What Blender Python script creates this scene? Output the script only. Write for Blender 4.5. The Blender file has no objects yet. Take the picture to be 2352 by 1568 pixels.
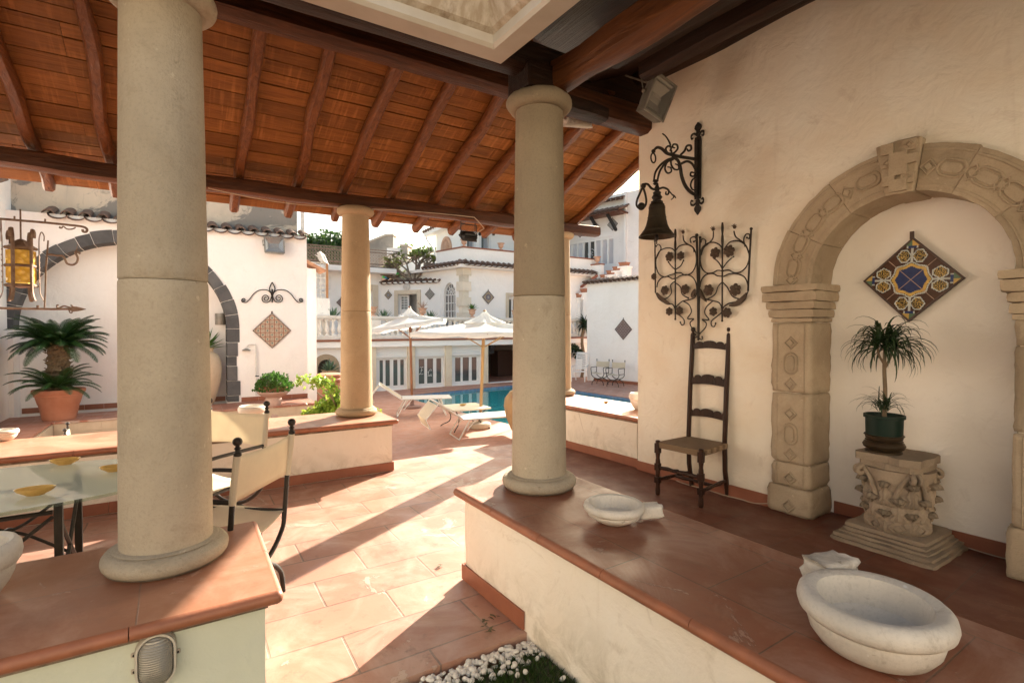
import bpy, math, random
from mathutils import Matrix, Vector, noise
from mathutils.geometry import tessellate_polygon
random.seed(7)
R = math.radians
scene = bpy.context.scene
COL = scene.collection

# ---------------------------------------------------------------- camera
FPX, HOR, HC, PITCH = 1190.0, 755.0, 1.45, R(1.0)      # focal length in px of a 2352 px wide frame
PY = HOR + FPX * math.tan(PITCH)
cam = bpy.data.cameras.new('camera'); camo = bpy.data.objects.new('camera', cam); COL.objects.link(camo)
cam.sensor_width = 36; cam.lens = FPX / 2352 * 36; cam.clip_start = 0.05; cam.clip_end = 2000
cam.shift_y = -(784 - PY) / 2352
camo.location = (0, 0, HC); camo.rotation_euler = (R(90) - PITCH, 0, 0)
scene.camera = camo

# ---------------------------------------------------------------- light
SUN_AZ, SUN_EL = 26.0, 25.8        # degrees right of the view direction, above the horizon
world = bpy.data.worlds.new('World'); scene.world = world; world.use_nodes = True
nt = world.node_tree; nt.nodes.clear()
wo = nt.nodes.new('ShaderNodeOutputWorld'); bg = nt.nodes.new('ShaderNodeBackground'); sk = nt.nodes.new('ShaderNodeTexSky')
sk.sky_type = 'NISHITA'; sk.sun_disc = False; sk.sun_elevation = R(SUN_EL); sk.sun_rotation = R(SUN_AZ)
sk.air_density = 1.0; sk.dust_density = 3.5; sk.ozone_density = 1.0
bg.inputs['Strength'].default_value = 0.088
tn = nt.nodes.new('ShaderNodeMixRGB'); tn.blend_type = 'MULTIPLY'; tn.inputs[0].default_value = 1; tn.inputs[2].default_value = (1.07, 1.02, .86, 1)
nt.links.new(sk.outputs[0], tn.inputs[1]); nt.links.new(tn.outputs[0], bg.inputs[0]); nt.links.new(bg.outputs[0], wo.inputs[0])
sun = bpy.data.lights.new('sun', 'SUN'); suno = bpy.data.objects.new('sun', sun); COL.objects.link(suno)
sun.energy = 5.0; sun.angle = R(0.5); sun.color = (1.0, 0.91, 0.76)
suno.rotation_euler = (R(90 - SUN_EL), 0, R(180 - SUN_AZ))
scene.view_settings.view_transform = 'Standard'; scene.view_settings.look = 'None'
scene.view_settings.exposure = 2.05; scene.view_settings.gamma = 1.0
scene.cycles.use_denoising = True
scene.cycles.max_bounces = 10; scene.cycles.diffuse_bounces = 6; scene.cycles.transparent_max_bounces = 16
scene.cycles.sample_clamp_indirect = 6.0
scene.cycles.caustics_reflective = False; scene.cycles.caustics_refractive = False

# ---------------------------------------------------------------- geometry of the place
def ray(x, y):
    u = (x - 1176) / FPX; v = (PY - y) / FPX
    c, s = math.cos(PITCH), math.sin(PITCH)
    return Vector((u, c + v * s, -s + v * c))
def G(px, z=0.0):                      # point of a level surface
    d = ray(*px); k = (z - HC) / d.z
    return Vector((d.x * k, d.y * k, z))
class Frame:                           # a rotated ground frame: x along a wall, y away from it
    def __init__(s, deg, o=(0, 0)):
        s.deg = deg; s.M = Matrix.Translation((o[0], o[1], 0)) @ Matrix.Rotation(R(deg), 4, 'Z'); s.I = s.M.inverted()
    def px(s, p, c=0.0):               # pixel -> (x, z) on the upright plane y = c
        d = s.I.to_3x3() @ ray(*p); o = s.I @ Vector((0, 0, HC)); k = (c - o.y) / d.y
        return (o.x + k * d.x, o.z + k * d.z)
    def w(s, x, y, z=0): return s.M @ Vector((x, y, z))
    def l(s, p): return s.I @ Vector(p)
def crop(ox, oy, k): return lambda x, y: ((ox + k * x) / 1.63265, (oy + k * y) / 1.63265)
c1 = crop(0, 0, .5486); c2 = crop(760, 0, .5484); c3 = crop(1900, 0, .5486); c4 = crop(2300, 400, .5738)
c5 = crop(2900, 500, .5739); c6 = crop(2350, 1150, .6058); c7 = crop(740, 740, .574); c8 = crop(1100, 780, .38265)
cL = crop(0, 650, .6375); cP = crop(1350, 1080, .39538); cR = crop(2080, 650, .6383); cB = crop(2850, 1300, .8036)
cC = crop(680, 1450, .4146); cF = crop(0, 1450, .7079); cU = crop(1600, 820, .3189); cG = crop(1400, 1600, .6122)
FA = Frame(32.3); FW = Frame(-54.8); FT = Frame(-56.5)
DECK = -0.65
def frame_through(p, q):
    d = q - p; return Frame(math.degrees(math.atan2(d.y, d.x)), (p.x, p.y))

# ---------------------------------------------------------------- mesh builder
def catmull(pts, n=6, closed=False):
    P = [Vector(p) for p in pts]; out = []
    m = len(P)
    if m < 3: return P
    for i in range(m if closed else m - 1):
        if closed: a, b, c, d = P[(i - 1) % m], P[i], P[(i + 1) % m], P[(i + 2) % m]
        else: a, b, c, d = P[max(i - 1, 0)], P[i], P[i + 1], P[min(i + 2, m - 1)]
        for k in range(n):
            t = k / n
            out.append(0.5 * ((2 * b) + (c - a) * t + (2 * a - 5 * b + 4 * c - d) * t * t + (3 * b - a - 3 * c + d) * t ** 3))
    if not closed: out.append(P[-1])
    return out
class MB:
    def __init__(s, M=None, world=False): s.v = []; s.f = []; s.mi = []; s.M = M or Matrix(); s.world = world or M is not None
    def add(s, vs, fs, mi=0):
        b = len(s.v); s.v += [s.M @ Vector(p) for p in vs]
        for f in fs: s.f.append([b + i for i in f]); s.mi.append(mi)
        return s
    def box(s, x0, x1, y0, y1, z0, z1, mi=0):
        if x0 > x1: x0, x1 = x1, x0
        if y0 > y1: y0, y1 = y1, y0
        if z0 > z1: z0, z1 = z1, z0
        return s.add([(x0,y0,z0),(x1,y0,z0),(x1,y1,z0),(x0,y1,z0),(x0,y0,z1),(x1,y0,z1),(x1,y1,z1),(x0,y1,z1)],
              [(0,3,2,1),(4,5,6,7),(0,1,5,4),(1,2,6,5),(2,3,7,6),(3,0,4,7)], mi)
    def rbox(s, x0, x1, y0, y1, z0, z1, step=.05, amp=.006, fr=9.0, mi=0):
        """box with slightly worn, uneven faces"""
        X = [max(1, min(40, round((b - a) / step))) for a, b in ((x0, x1), (y0, y1), (z0, z1))]; idx = {}; vs = []; fs = []
        lo = (x0, y0, z0); hi = (x1, y1, z1); c = Vector(((x0 + x1) / 2, (y0 + y1) / 2, (z0 + z1) / 2))
        def vid(i, j, k):
            key = (i, j, k)
            if key not in idx:
                p = Vector([lo[q] + (hi[q] - lo[q]) * key[q] / X[q] for q in range(3)])
                e = sum(1 for q in range(3) if key[q] in (0, X[q])) - 1
                n = Vector([(1 if key[q] == X[q] else -1 if key[q] == 0 else 0) for q in range(3)])
                d = noise.noise(p * fr) * amp + noise.noise(p * fr * 3.1) * amp * .5 - (amp * .5 * e + abs(noise.noise(p * fr * 2)) * amp * 1.1 * e)
                idx[key] = len(vs); vs.append(p + n * d)
            return idx[key]
        for q in range(3):
            a, b = (q + 1) % 3, (q + 2) % 3
            for side in (0, X[q]):
                for i in range(X[a]):
                    for j in range(X[b]):
                        f = []
                        for di, dj in ((0, 0), (1, 0), (1, 1), (0, 1)):
                            k = [0, 0, 0]; k[q] = side; k[a] = i + di; k[b] = j + dj; f.append(vid(*k))
                        fs.append(f if side else f[::-1])
        return s.add(vs, fs, mi)
    def tube(s, pts, r, n=8, mi=0, closed=False, caps=True, sq=None, jit=0, phase=0.0):
        P = [Vector(p) for p in pts]; m = len(P)
        if m < 2: return s
        rs = r if isinstance(r, (list, tuple)) else [r] * m
        vs = []; nrm = None
        for i in range(m):
            if closed: t = P[(i + 1) % m] - P[(i - 1) % m]
            else: t = P[min(i + 1, m - 1)] - P[max(i - 1, 0)]
            if t.length < 1e-9: t = Vector((0, 0, 1))
            t.normalize()
            if nrm is None:
                up = Vector((0, 0, 1)) if abs(t.z) < .95 else Vector((0, 1, 0))
                nrm = up - t * up.dot(t)
            else: nrm = nrm - t * nrm.dot(t)
            nrm.normalize(); b = t.cross(nrm)
            for k in range(n):
                an = 2 * math.pi * k / n + phase; cx, sx = math.cos(an), math.sin(an)
                if sq:      # rounded rectangle section, sq = width/height pair
                    e = 5.0; q = (abs(cx) ** e + abs(sx) ** e) ** (-1 / e); cx *= q * sq[0]; sx *= q * sq[1]
                rr = rs[i] * (1 + (noise.noise(P[i] * 2.3 + Vector((cx, sx, 3))) * jit if jit else 0))
                vs.append(P[i] + (nrm * cx + b * sx) * rr)
        fs = []
        for i in range(m if closed else m - 1):
            for k in range(n):
                a = i * n + k; b2 = i * n + (k + 1) % n; j = (i + 1) % m
                fs.append((a, b2, j * n + (k + 1) % n, j * n + k))
        if caps and not closed: fs += [tuple(range(n))[::-1], tuple((m - 1) * n + k for k in range(n))]
        return s.add(vs, fs, mi)
    def lathe(s, prof, n=32, o=(0, 0, 0), mi=0, ripple=None, sx=1, sy=1, cap=True):
        vs = []; ox, oy, oz = o
        for j, (r, z) in enumerate(prof):
            for k in range(n):
                an = 2 * math.pi * k / n; rr = r * (1 + (ripple(an, z, j) if ripple else 0))
                vs.append((ox + rr * math.cos(an) * sx, oy + rr * math.sin(an) * sy, oz + z))
        fs = []
        for j in range(len(prof) - 1):
            for k in range(n): a = j * n + k; b = j * n + (k + 1) % n; fs.append((a, b, b + n, a + n))
        if cap: fs += [tuple(range(n))[::-1], tuple((len(prof) - 1) * n + k for k in range(n))]
        return s.add(vs, fs, mi)
    def ball(s, c, r, n=10, m=8, mi=0, sc=(1, 1, 1), jit=0):
        vs = []; fs = []; c = Vector(c)
        for j in range(1, m):
            th = math.pi * j / m
            for k in range(n):
                an = 2 * math.pi * k / n; d = Vector((math.sin(th) * math.cos(an), math.sin(th) * math.sin(an), math.cos(th)))
                q = 1 + (noise.noise(d * 1.7 + c * 9) * jit if jit else 0)
                vs.append(c + Vector((d.x * sc[0], d.y * sc[1], d.z * sc[2])) * r * q)
        vs += [c + Vector((0, 0, r * sc[2])), c - Vector((0, 0, r * sc[2]))]; t = len(vs) - 2
        for j in range(m - 2):
            for k in range(n): a = j * n + k; b = j * n + (k + 1) % n; fs.append((a, a + n, b + n, b))
        for k in range(n): fs.append((t, k, (k + 1) % n)); fs.append((t + 1, (m - 2) * n + (k + 1) % n, (m - 2) * n + k))
        return s.add(vs, fs, mi)
    def prism(s, poly, y0, y1, mi=0):              # poly in (x, z), extruded along y
        n = len(poly); vs = [(x, y0, z) for x, z in poly] + [(x, y1, z) for x, z in poly]
        fs = [tuple(range(n)), tuple(range(n, 2 * n))[::-1]] + [(i, i + n, (i + 1) % n + n, (i + 1) % n) for i in range(n)]
        return s.add(vs, fs, mi)
    def slab(s, poly, z0, z1, mi=0, holes=()):     # poly in (x, y), extruded along z
        loops = [[Vector((x, y, 0)) for x, y in l] for l in [poly] + list(holes)]
        tri = tessellate_polygon(loops); flat = [p for l in loops for p in l]; n = len(flat)
        vs = [(p.x, p.y, z0) for p in flat] + [(p.x, p.y, z1) for p in flat]
        fs = [(a, b, c) for a, b, c in tri] + [(c + n, b + n, a + n) for a, b, c in tri]
        k = 0
        for l in loops:
            m = len(l); fs += [(k + i, k + (i + 1) % m, k + (i + 1) % m + n, k + i + n) for i in range(m)]; k += m
        return s.add(vs, fs, mi)
    def panel(s, poly, y0, y1, holes=(), mi=0):    # upright wall (x, z) with real openings
        loops = [[Vector((x, z, 0)) for x, z in l] for l in [poly] + list(holes)]
        tri = tessellate_polygon(loops); flat = [p for l in loops for p in l]; n = len(flat)
        vs = [(p.x, y0, p.y) for p in flat] + [(p.x, y1, p.y) for p in flat]
        fs = [(a, b, c) for a, b, c in tri] + [(c + n, b + n, a + n) for a, b, c in tri]
        k = 0
        for l in loops:
            m = len(l); fs += [(k + i, k + (i + 1) % m, k + (i + 1) % m + n, k + i + n) for i in range(m)]; k += m
        return s.add(vs, fs, mi)
    def build(s, name, mats, parent=None, smooth=False, bevel=0, seg=2, fix=False, sub=0):
        me = bpy.data.meshes.new(name); vs = s.v; o = bpy.data.objects.new(name, me); COL.objects.link(o)
        if parent is not None:
            o.parent = parent
            if s.world:
                root = parent
                while root.parent: root = root.parent
                I = root.matrix_basis.inverted(); vs = [I @ p for p in vs]
        elif s.world and vs:
            c = sum(vs, Vector()) / len(vs); c.z = min(p.z for p in vs); vs = [p - c for p in vs]; o.location = c
        me.from_pydata([tuple(p) for p in vs], [], s.f)
        if not isinstance(mats, (list, tuple)): mats = [mats]
        for m in mats: me.materials.append(m)
        if len(mats) > 1: me.polygons.foreach_set('material_index', s.mi)
        if smooth: me.polygons.foreach_set('use_smooth', [True] * len(me.polygons))
        if fix:
            import bmesh
            b = bmesh.new(); b.from_mesh(me); bmesh.ops.remove_doubles(b, verts=b.verts, dist=1e-5)
            bmesh.ops.recalc_face_normals(b, faces=b.faces); b.to_mesh(me); b.free()
        if smooth and smooth != 'all':
            try: me.set_sharp_from_angle(angle=R(40))
            except Exception: pass
        if bevel:
            m = o.modifiers.new('bevel', 'BEVEL'); m.width = bevel; m.segments = seg; m.limit_method = 'ANGLE'; m.angle_limit = R(35)
        if sub:
            m = o.modifiers.new('sub', 'SUBSURF'); m.levels = sub; m.render_levels = sub
        return o
def tag(o, label=None, cat=None, group=None, kind=None):
    if cat and not kind: kind = 'thing'
    if label: o['label'] = label
    if cat: o['category'] = cat
    if group: o['group'] = group
    if kind: o['kind'] = kind
    return o
def thing(name, label, cat, loc=(0, 0, 0), rz=0.0, group=None, kind=None, rot=None):
    o = bpy.data.objects.new(name, None); COL.objects.link(o); o.empty_display_size = .1
    e = rot if rot else (0, 0, R(rz))
    o.matrix_basis = Matrix.Translation(loc) @ Matrix.Rotation(e[2], 4, 'Z') @ Matrix.Rotation(e[1], 4, 'Y') @ Matrix.Rotation(e[0], 4, 'X')
    return tag(o, label, cat, group, kind)
def dup(root, loc, rz=0.0, label=None, scale=1.0):
    def cp(o, p):
        c = o.copy(); COL.objects.link(c)
        if p is not None: c.parent = p
        for ch in [x for x in KIDS[o.name]] if o.name in KIDS else []: cp(ch, c)
        return c
    KIDS = {}
    def walk(o):
        KIDS[o.name] = list(o.children)
        for ch in o.children: walk(ch)
    walk(root)
    c = cp(root, None); c.matrix_basis = Matrix.Translation(loc) @ Matrix.Rotation(R(rz), 4, 'Z') @ Matrix.Scale(scale, 4)
    if label: c['label'] = label
    return c

# ---------------------------------------------------------------- materials
def newmat(name):
    m = bpy.data.materials.new(name); m.use_nodes = True; t = m.node_tree
    b = t.nodes['Principled BSDF']; return m, t, b
def N(t, kind, **kw):
    n = t.nodes.new('ShaderNode' + kind)
    for k, v in kw.items():
        if k in n.inputs: n.inputs[k].default_value = v
        elif hasattr(n, k): setattr(n, k, v)
    return n
def coords(t, world=True, rot=0.0, scale=(1, 1, 1)):
    if world: src = N(t, 'NewGeometry').outputs['Position']
    else: src = N(t, 'TexCoord').outputs['Object']
    mp = N(t, 'Mapping'); mp.inputs['Rotation'].default_value = (0, 0, R(rot)); mp.inputs['Scale'].default_value = scale
    t.links.new(src, mp.inputs[0]); return mp.outputs[0]
def ramp(t, fac, stops):
    r = N(t, 'ValToRGB'); e = r.color_ramp.elements
    while len(e) < len(stops): e.new(.5)
    for i, (p, c) in enumerate(stops):
        e[i].position = p; e[i].color = (c[0], c[1], c[2], 1) if hasattr(c, '__len__') else (c, c, c, 1)
    t.links.new(fac, r.inputs[0]); return r.outputs[0]
def mix(t, f, a, b, mode='MIX'):
    m = N(t, 'MixRGB'); m.blend_type = mode
    for i, x in enumerate((f, a, b)):
        if hasattr(x, 'links') or hasattr(x, 'is_linked'): t.links.new(x, m.inputs[i])
        elif i == 0: m.inputs[0].default_value = x
        else: m.inputs[i].default_value = (x[0], x[1], x[2], 1)
    return m.outputs[0]
def noise_n(t, vec, scale, detail=4, rough=.55, dist=0.0):
    n = N(t, 'TexNoise', Scale=scale, Detail=detail, Roughness=rough, Distortion=dist); t.links.new(vec, n.inputs['Vector']); return n.outputs['Fac']
def bump(t, b, h, strength=.3, dist=.01, prev=None):
    n = N(t, 'Bump', Strength=strength, Distance=dist); t.links.new(h, n.inputs['Height'])
    if prev is not None: t.links.new(prev, n.inputs['Normal'])
    t.links.new(n.outputs[0], b.inputs['Normal']); return n.outputs[0]
def simple(name, col, rough=.6, col2=None, scale=6, amt=.5, bs=0, bstr=.2, metal=0, world=False, stretch=(1, 1, 1), spec=.5, bd=.006):
    m, t, b = newmat(name); v = coords(t, world, 0, stretch); c = col
    if col2:
        f = ramp(t, noise_n(t, v, scale, 6, .6), [(.5 - amt * .4, 0), (.5 + amt * .4, 1)])
        t.links.new(mix(t, f, col, col2), b.inputs['Base Color'])
    else: b.inputs['Base Color'].default_value = (*col, 1)
    b.inputs['Roughness'].default_value = rough; b.inputs['Metallic'].default_value = metal; b.inputs['Specular IOR Level'].default_value = spec
    if bs: bump(t, b, noise_n(t, v, bs, 5, .6), bstr, bd)
    return m
def plaster(name, col, warm, stain=(.35, .28, .2), amt=.35, bs=60, low=None, crack=0.0):
    m, t, b = newmat(name); v = coords(t)
    f = ramp(t, noise_n(t, v, 1.1, 5, .6, .6), [(.35, 0), (.7, 1)])
    c = mix(t, f, col, warm)
    g = ramp(t, noise_n(t, v, 3.7, 8, .72, 1.2), [(.58, 0), (.74, 1)])
    g2 = mix(t, 1.0, g, (amt, amt, amt), 'MULTIPLY')
    c = mix(t, g2, c, stain)
    vs = coords(t, True, 0, (5, 5, .55))
    st = ramp(t, noise_n(t, vs, 2.2, 6, .6, .4), [(.6, 0), (.8, 1)])
    c = mix(t, mix(t, 1.0, st, (amt * .5,) * 3, 'MULTIPLY'), c, stain)
    if low is not None:          # damp patches just above the ground
        z = N(t, 'SeparateXYZ'); t.links.new(N(t, 'NewGeometry').outputs['Position'], z.inputs[0])
        mr = N(t, 'MapRange'); mr.inputs['From Min'].default_value = low[0]; mr.inputs['From Max'].default_value = low[1]
        mr.inputs['To Min'].default_value = 1; mr.inputs['To Max'].default_value = 0; t.links.new(z.outputs[2], mr.inputs[0])
        q = ramp(t, noise_n(t, v, 5, 8, .7, .8), [(.45, 0), (.62, 1)])
        c = mix(t, mix(t, 1.0, mix(t, 1.0, mr.outputs[0], q, 'MULTIPLY'), (.75,) * 3, 'MULTIPLY'), c, low[2])
    if crack:
        vo = N(t, 'TexVoronoi', Scale=1.3); vo.feature = 'DISTANCE_TO_EDGE'
        dv = mix(t, .12, v, N(t, 'TexNoise', Scale=2.5, Detail=6).outputs['Color']); t.links.new(dv, vo.inputs['Vector'])
        k = ramp(t, vo.outputs['Distance'], [(0, 1), (.006, 0)])
        msk = ramp(t, noise_n(t, v, 1.7, 2), [(.5, 0), (.6, 1)])
        c = mix(t, mix(t, 1.0, mix(t, 1.0, k, msk, 'MULTIPLY'), (crack,) * 3, 'MULTIPLY'), c, (.3, .24, .18))
    t.links.new(c, b.inputs['Base Color']); b.inputs['Roughness'].default_value = .85; b.inputs['Specular IOR Level'].default_value = .2
    n1 = bump(t, b, noise_n(t, v, bs, 4, .6), .25, .004); bump(t, b, noise_n(t, v, 4.5, 6, .6, .5), .6, .03, n1)
    return m
def tiles(name, w, h, ca, cb, grout, rot, wear=(.6, .5, .42), wamt=.4, mortar=.012, rough=.45, off=.5, loc=(0, 0), dirt_or_shade=.3, bstr=.35):
    m, t, b = newmat(name); g = N(t, 'NewGeometry').outputs['Position']
    mp = N(t, 'Mapping'); mp.vector_type = 'POINT'; mp.inputs['Rotation'].default_value = (0, 0, R(-rot)); mp.inputs['Location'].default_value = (loc[0], loc[1], 0)
    t.links.new(g, mp.inputs[0]); v = mp.outputs[0]
    wv = N(t, 'TexNoise', Scale=3.0, Detail=3); t.links.new(v, wv.inputs['Vector'])
    vv = mix(t, .012, v, wv.outputs['Color'], 'ADD')
    br = N(t, 'TexBrick', Scale=1.0); br.offset = off; br.inputs['Brick Width'].default_value = w; br.inputs['Row Height'].default_value = h
    br.inputs['Mortar Size'].default_value = mortar * .5; br.inputs['Mortar Smooth'].default_value = .3; br.inputs['Bias'].default_value = 0
    br.inputs['Color1'].default_value = (*ca, 1); br.inputs['Color2'].default_value = (*cb, 1); br.inputs['Mortar'].default_value = (*grout, 1)
    t.links.new(vv, br.inputs['Vector'])
    n1 = ramp(t, noise_n(t, v, 2.3, 9, .68, .8), [(.45, 0), (.7, 1)])
    c = mix(t, mix(t, 1.0, n1, (wamt,) * 3, 'MULTIPLY'), br.outputs['Color'], wear)
    fk = noise_n(t, v, 1.7, 12, .66, 1.6); fr = ramp(t, fk, [(.60, 0), (.615, 1)])
    c = mix(t, mix(t, 1.0, fr, (min(1, wamt * 1.1),) * 3, 'MULTIPLY'), c, tuple(x * .86 for x in wear))
    fe = ramp(t, fk, [(.592, 0), (.601, 1), (.61, 0)]); c = mix(t, mix(t, 1.0, fe, (wamt * .8,) * 3, 'MULTIPLY'), c, grout)
    n2 = ramp(t, noise_n(t, v, 6.5, 10, .75), [(.56, 0), (.66, 1)])
    c = mix(t, mix(t, 1.0, n2, (dirt_or_shade,) * 3, 'MULTIPLY'), c, (.10, .06, .045))
    t.links.new(c, b.inputs['Base Color'])
    rr = ramp(t, noise_n(t, v, 4, 5, .6), [(.3, rough - .13), (.7, rough + .2)]); t.links.new(rr, b.inputs['Roughness'])
    inv = N(t, 'Math'); inv.operation = 'SUBTRACT'; inv.inputs[0].default_value = 1; t.links.new(br.outputs['Fac'], inv.inputs[1])
    k = bump(t, b, inv.outputs[0], bstr, .004); k = bump(t, b, fr, .3, .003, k); bump(t, b, noise_n(t, v, 22, 6, .7), .18, .005, k)
    return m
def wood(name, ca, cb, dark, axis=0, rough=.42, scale=1.0, saw=True):
    m, t, b = newmat(name)
    s = [14, 14, 14]; s[axis] = 1.2
    v = coords(t, False, 0, [x * scale for x in s]); vo = coords(t, False)
    g = N(t, 'NewGeometry').outputs['Random Per Island']
    add = N(t, 'VectorMath'); add.operation = 'ADD'; t.links.new(v, add.inputs[0])
    mul = N(t, 'Math'); mul.operation = 'MULTIPLY'; mul.inputs[1].default_value = 57.0; t.links.new(g, mul.inputs[0]); t.links.new(mul.outputs[0], add.inputs[1])
    f = noise_n(t, add.outputs[0], 1.6, 7, .65, 1.4)
    c = mix(t, ramp(t, f, [(.3, 0), (.68, 1)]), ca, cb)
    k = ramp(t, noise_n(t, add.outputs[0], 3.4, 9, .7, .9), [(.62, 0), (.74, 1)]); c = mix(t, mix(t, 1.0, k, (.75,) * 3, 'MULTIPLY'), c, dark)
    if saw:
        s2 = [1.6, 1.6, 1.6]; s2[axis] = 34
        sv = coords(t, False, 0, s2); ad2 = N(t, 'VectorMath'); ad2.operation = 'ADD'; t.links.new(sv, ad2.inputs[0]); t.links.new(mul.outputs[0], ad2.inputs[1])
        w2 = ramp(t, noise_n(t, ad2.outputs[0], 1.0, 3, .5, .3), [(.5, 0), (.68, 1)])
        msk = ramp(t, noise_n(t, vo, 2.3, 3), [(.42, 0), (.6, 1)])
        c = mix(t, mix(t, 1.0, mix(t, 1.0, w2, msk, 'MULTIPLY'), (.5,) * 3, 'MULTIPLY'), c, tuple(min(1, x * 1.75 + .02) for x in cb))
    hv = N(t, 'HueSaturation'); t.links.new(c, hv.inputs['Color']); mr = N(t, 'MapRange'); mr.inputs['To Min'].default_value = .62; mr.inputs['To Max'].default_value = 1.2
    t.links.new(g, mr.inputs[0]); t.links.new(mr.outputs[0], hv.inputs['Value']); t.links.new(hv.outputs[0], b.inputs['Base Color'])
    b.inputs['Roughness'].default_value = rough; b.inputs['Specular IOR Level'].default_value = .22
    bump(t, b, f, .8, .012)
    return m
def leafmat(name, ca, cb, trans=.35, rough=.45):
    m, t, b = newmat(name); g = N(t, 'NewGeometry').outputs['Random Per Island']
    c = mix(t, g, ca, cb); t.links.new(c, b.inputs['Base Color']); b.inputs['Roughness'].default_value = rough
    tr = N(t, 'BsdfTranslucent'); t.links.new(c, tr.inputs[0]); ms = N(t, 'MixShader'); ms.inputs[0].default_value = trans
    t.links.new(b.outputs[0], ms.inputs[1]); t.links.new(tr.outputs[0], ms.inputs[2]); t.links.new(ms.outputs[0], t.nodes['Material Output'].inputs[0])
    return m
def cloth(name, col, trans=.4):
    m, t, b = newmat(name); v = coords(t, False)
    c = mix(t, ramp(t, noise_n(t, v, 9, 6, .6), [(.3, 0), (.7, 1)]), col, tuple(x * .9 for x in col)); t.links.new(c, b.inputs['Base Color'])
    b.inputs['Roughness'].default_value = .9; b.inputs['Specular IOR Level'].default_value = .1
    bump(t, b, noise_n(t, v, 180, 2), .2, .002)
    tr = N(t, 'BsdfTranslucent'); t.links.new(c, tr.inputs[0]); ms = N(t, 'MixShader'); ms.inputs[0].default_value = trans
    t.links.new(b.outputs[0], ms.inputs[1]); t.links.new(tr.outputs[0], ms.inputs[2]); t.links.new(ms.outputs[0], t.nodes['Material Output'].inputs[0])
    return m
def stone(name, ca, cb, pit=.5, streak=False, rough=.85, grime=(.2, .16, .11), gamt=.3, dirt_or_shade=False):
    m, t, b = newmat(name); v = coords(t, False)
    c = mix(t, ramp(t, noise_n(t, v, 2.2, 7, .6, .5), [(.32, 0), (.7, 1)]), ca, cb)
    fine = noise_n(t, v, 90, 3, .7)
    c = mix(t, ramp(t, fine, [(.35, .32), (.5, 0)]), c, tuple(x * .62 for x in ca))
    g = ramp(t, noise_n(t, v, 5, 9, .75, .6), [(.55, 0), (.72, 1)]); c = mix(t, mix(t, 1.0, g, (gamt,) * 3, 'MULTIPLY'), c, grime)
    w = ramp(t, noise_n(t, v, 26, 3, .5), [(.70, 0), (.76, .6)]); c = mix(t, w, c, tuple(min(.85, x * 1.35) for x in ca))
    vp = N(t, 'TexVoronoi', Scale=17, Randomness=1.0); t.links.new(mix(t, .06, v, N(t, 'TexNoise', Scale=9).outputs['Color'], 'ADD'), vp.inputs['Vector'])
    pitm = mix(t, 1.0, ramp(t, vp.outputs['Distance'], [(.06, 1), (.13, 0)]), ramp(t, noise_n(t, v, 3.1, 3), [(.5, 0), (.62, 1)]), 'MULTIPLY')
    c = mix(t, mix(t, 1.0, pitm, (.6,) * 3, 'MULTIPLY'), c, grime)
    if dirt_or_shade: c = mix(t, ramp(t, N(t, 'NewGeometry').outputs['Pointiness'], [(.40, .75), (.49, 0)]), c, tuple(x * .5 for x in grime))  # crevice shade painted into the colour: concave creases darkened
    hv = N(t, 'HueSaturation'); t.links.new(c, hv.inputs['Color']); mr = N(t, 'MapRange'); mr.inputs['To Min'].default_value = .86; mr.inputs['To Max'].default_value = 1.1
    t.links.new(N(t, 'ObjectInfo').outputs['Random'], mr.inputs[0]); t.links.new(mr.outputs[0], hv.inputs['Value']); c = hv.outputs[0]
    t.links.new(c, b.inputs['Base Color']); b.inputs['Roughness'].default_value = rough; b.inputs['Specular IOR Level'].default_value = .25
    k = bump(t, b, fine, pit, .004)
    if streak:
        sv = coords(t, False, 0, (55, 55, 1.2)); k = bump(t, b, noise_n(t, sv, 1, 4, .6), .4, .004, k)
    bump(t, b, noise_n(t, v, 9, 5, .6), .4, .012, k)
    return m
W_IN = plaster('cream_plaster', (.83, .78, .69), (.74, .64, .51), (.42, .31, .22), .4)
W_PAR = plaster('parapet_plaster', (.82, .77, .69), (.79, .70, .59), (.42, .34, .25), .42, low=(-.05, .3, (.42, .36, .27)), crack=.6)
W_OUT = plaster('white_plaster', (.90, .87, .84), (.86, .82, .78), (.5, .42, .34), .2)
W_FAR = plaster('white_far_plaster', (.91, .895, .875), (.87, .85, .82), (.45, .41, .37), .14)
W_OLD = plaster('weathered_plaster', (.62, .53, .42), (.46, .41, .34), (.10, .10, .10), .85, bs=25)
_t = W_OLD.node_tree; _b = _t.nodes['Principled BSDF']; _c = _b.inputs['Base Color'].links[0].from_socket
_k = ramp(_t, noise_n(_t, coords(_t), .8, 10, .62, 1.4), [(.50, 0), (.53, 1)]); _c = mix(_t, mix(_t, 1.0, _k, (.8,) * 3, 'MULTIPLY'), _c, (.17, .165, .16)); _t.links.new(_c, _b.inputs['Base Color'])
TERR = tiles('terracotta_floor', .62, .31, (.40, .205, .145), (.315, .15, .105), (.19, .12, .09), 32.3, (.58, .45, .37), .55, .012, .42, dirt_or_shade=.45, bstr=.5)
CORR = tiles('corridor_floor', .45, .45, (.16, .05, .026), (.125, .038, .02), (.10, .05, .035), -54.8, (.26, .12, .085), .35, .008, .46, off=0, dirt_or_shade=.25)
DECKM = tiles('deck_floor', .42, .21, (.46, .23, .16), (.40, .19, .13), (.30, .2, .15), 75, (.55, .35, .27), .4, .01, .6)
CAPT = tiles('bench_tile', .62, .40, (.36, .165, .098), (.30, .13, .076), (.24, .14, .10), 33.2, (.60, .38, .28), .5, .006, .42, off=0, loc=(.1, .03), dirt_or_shade=.2)
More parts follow.
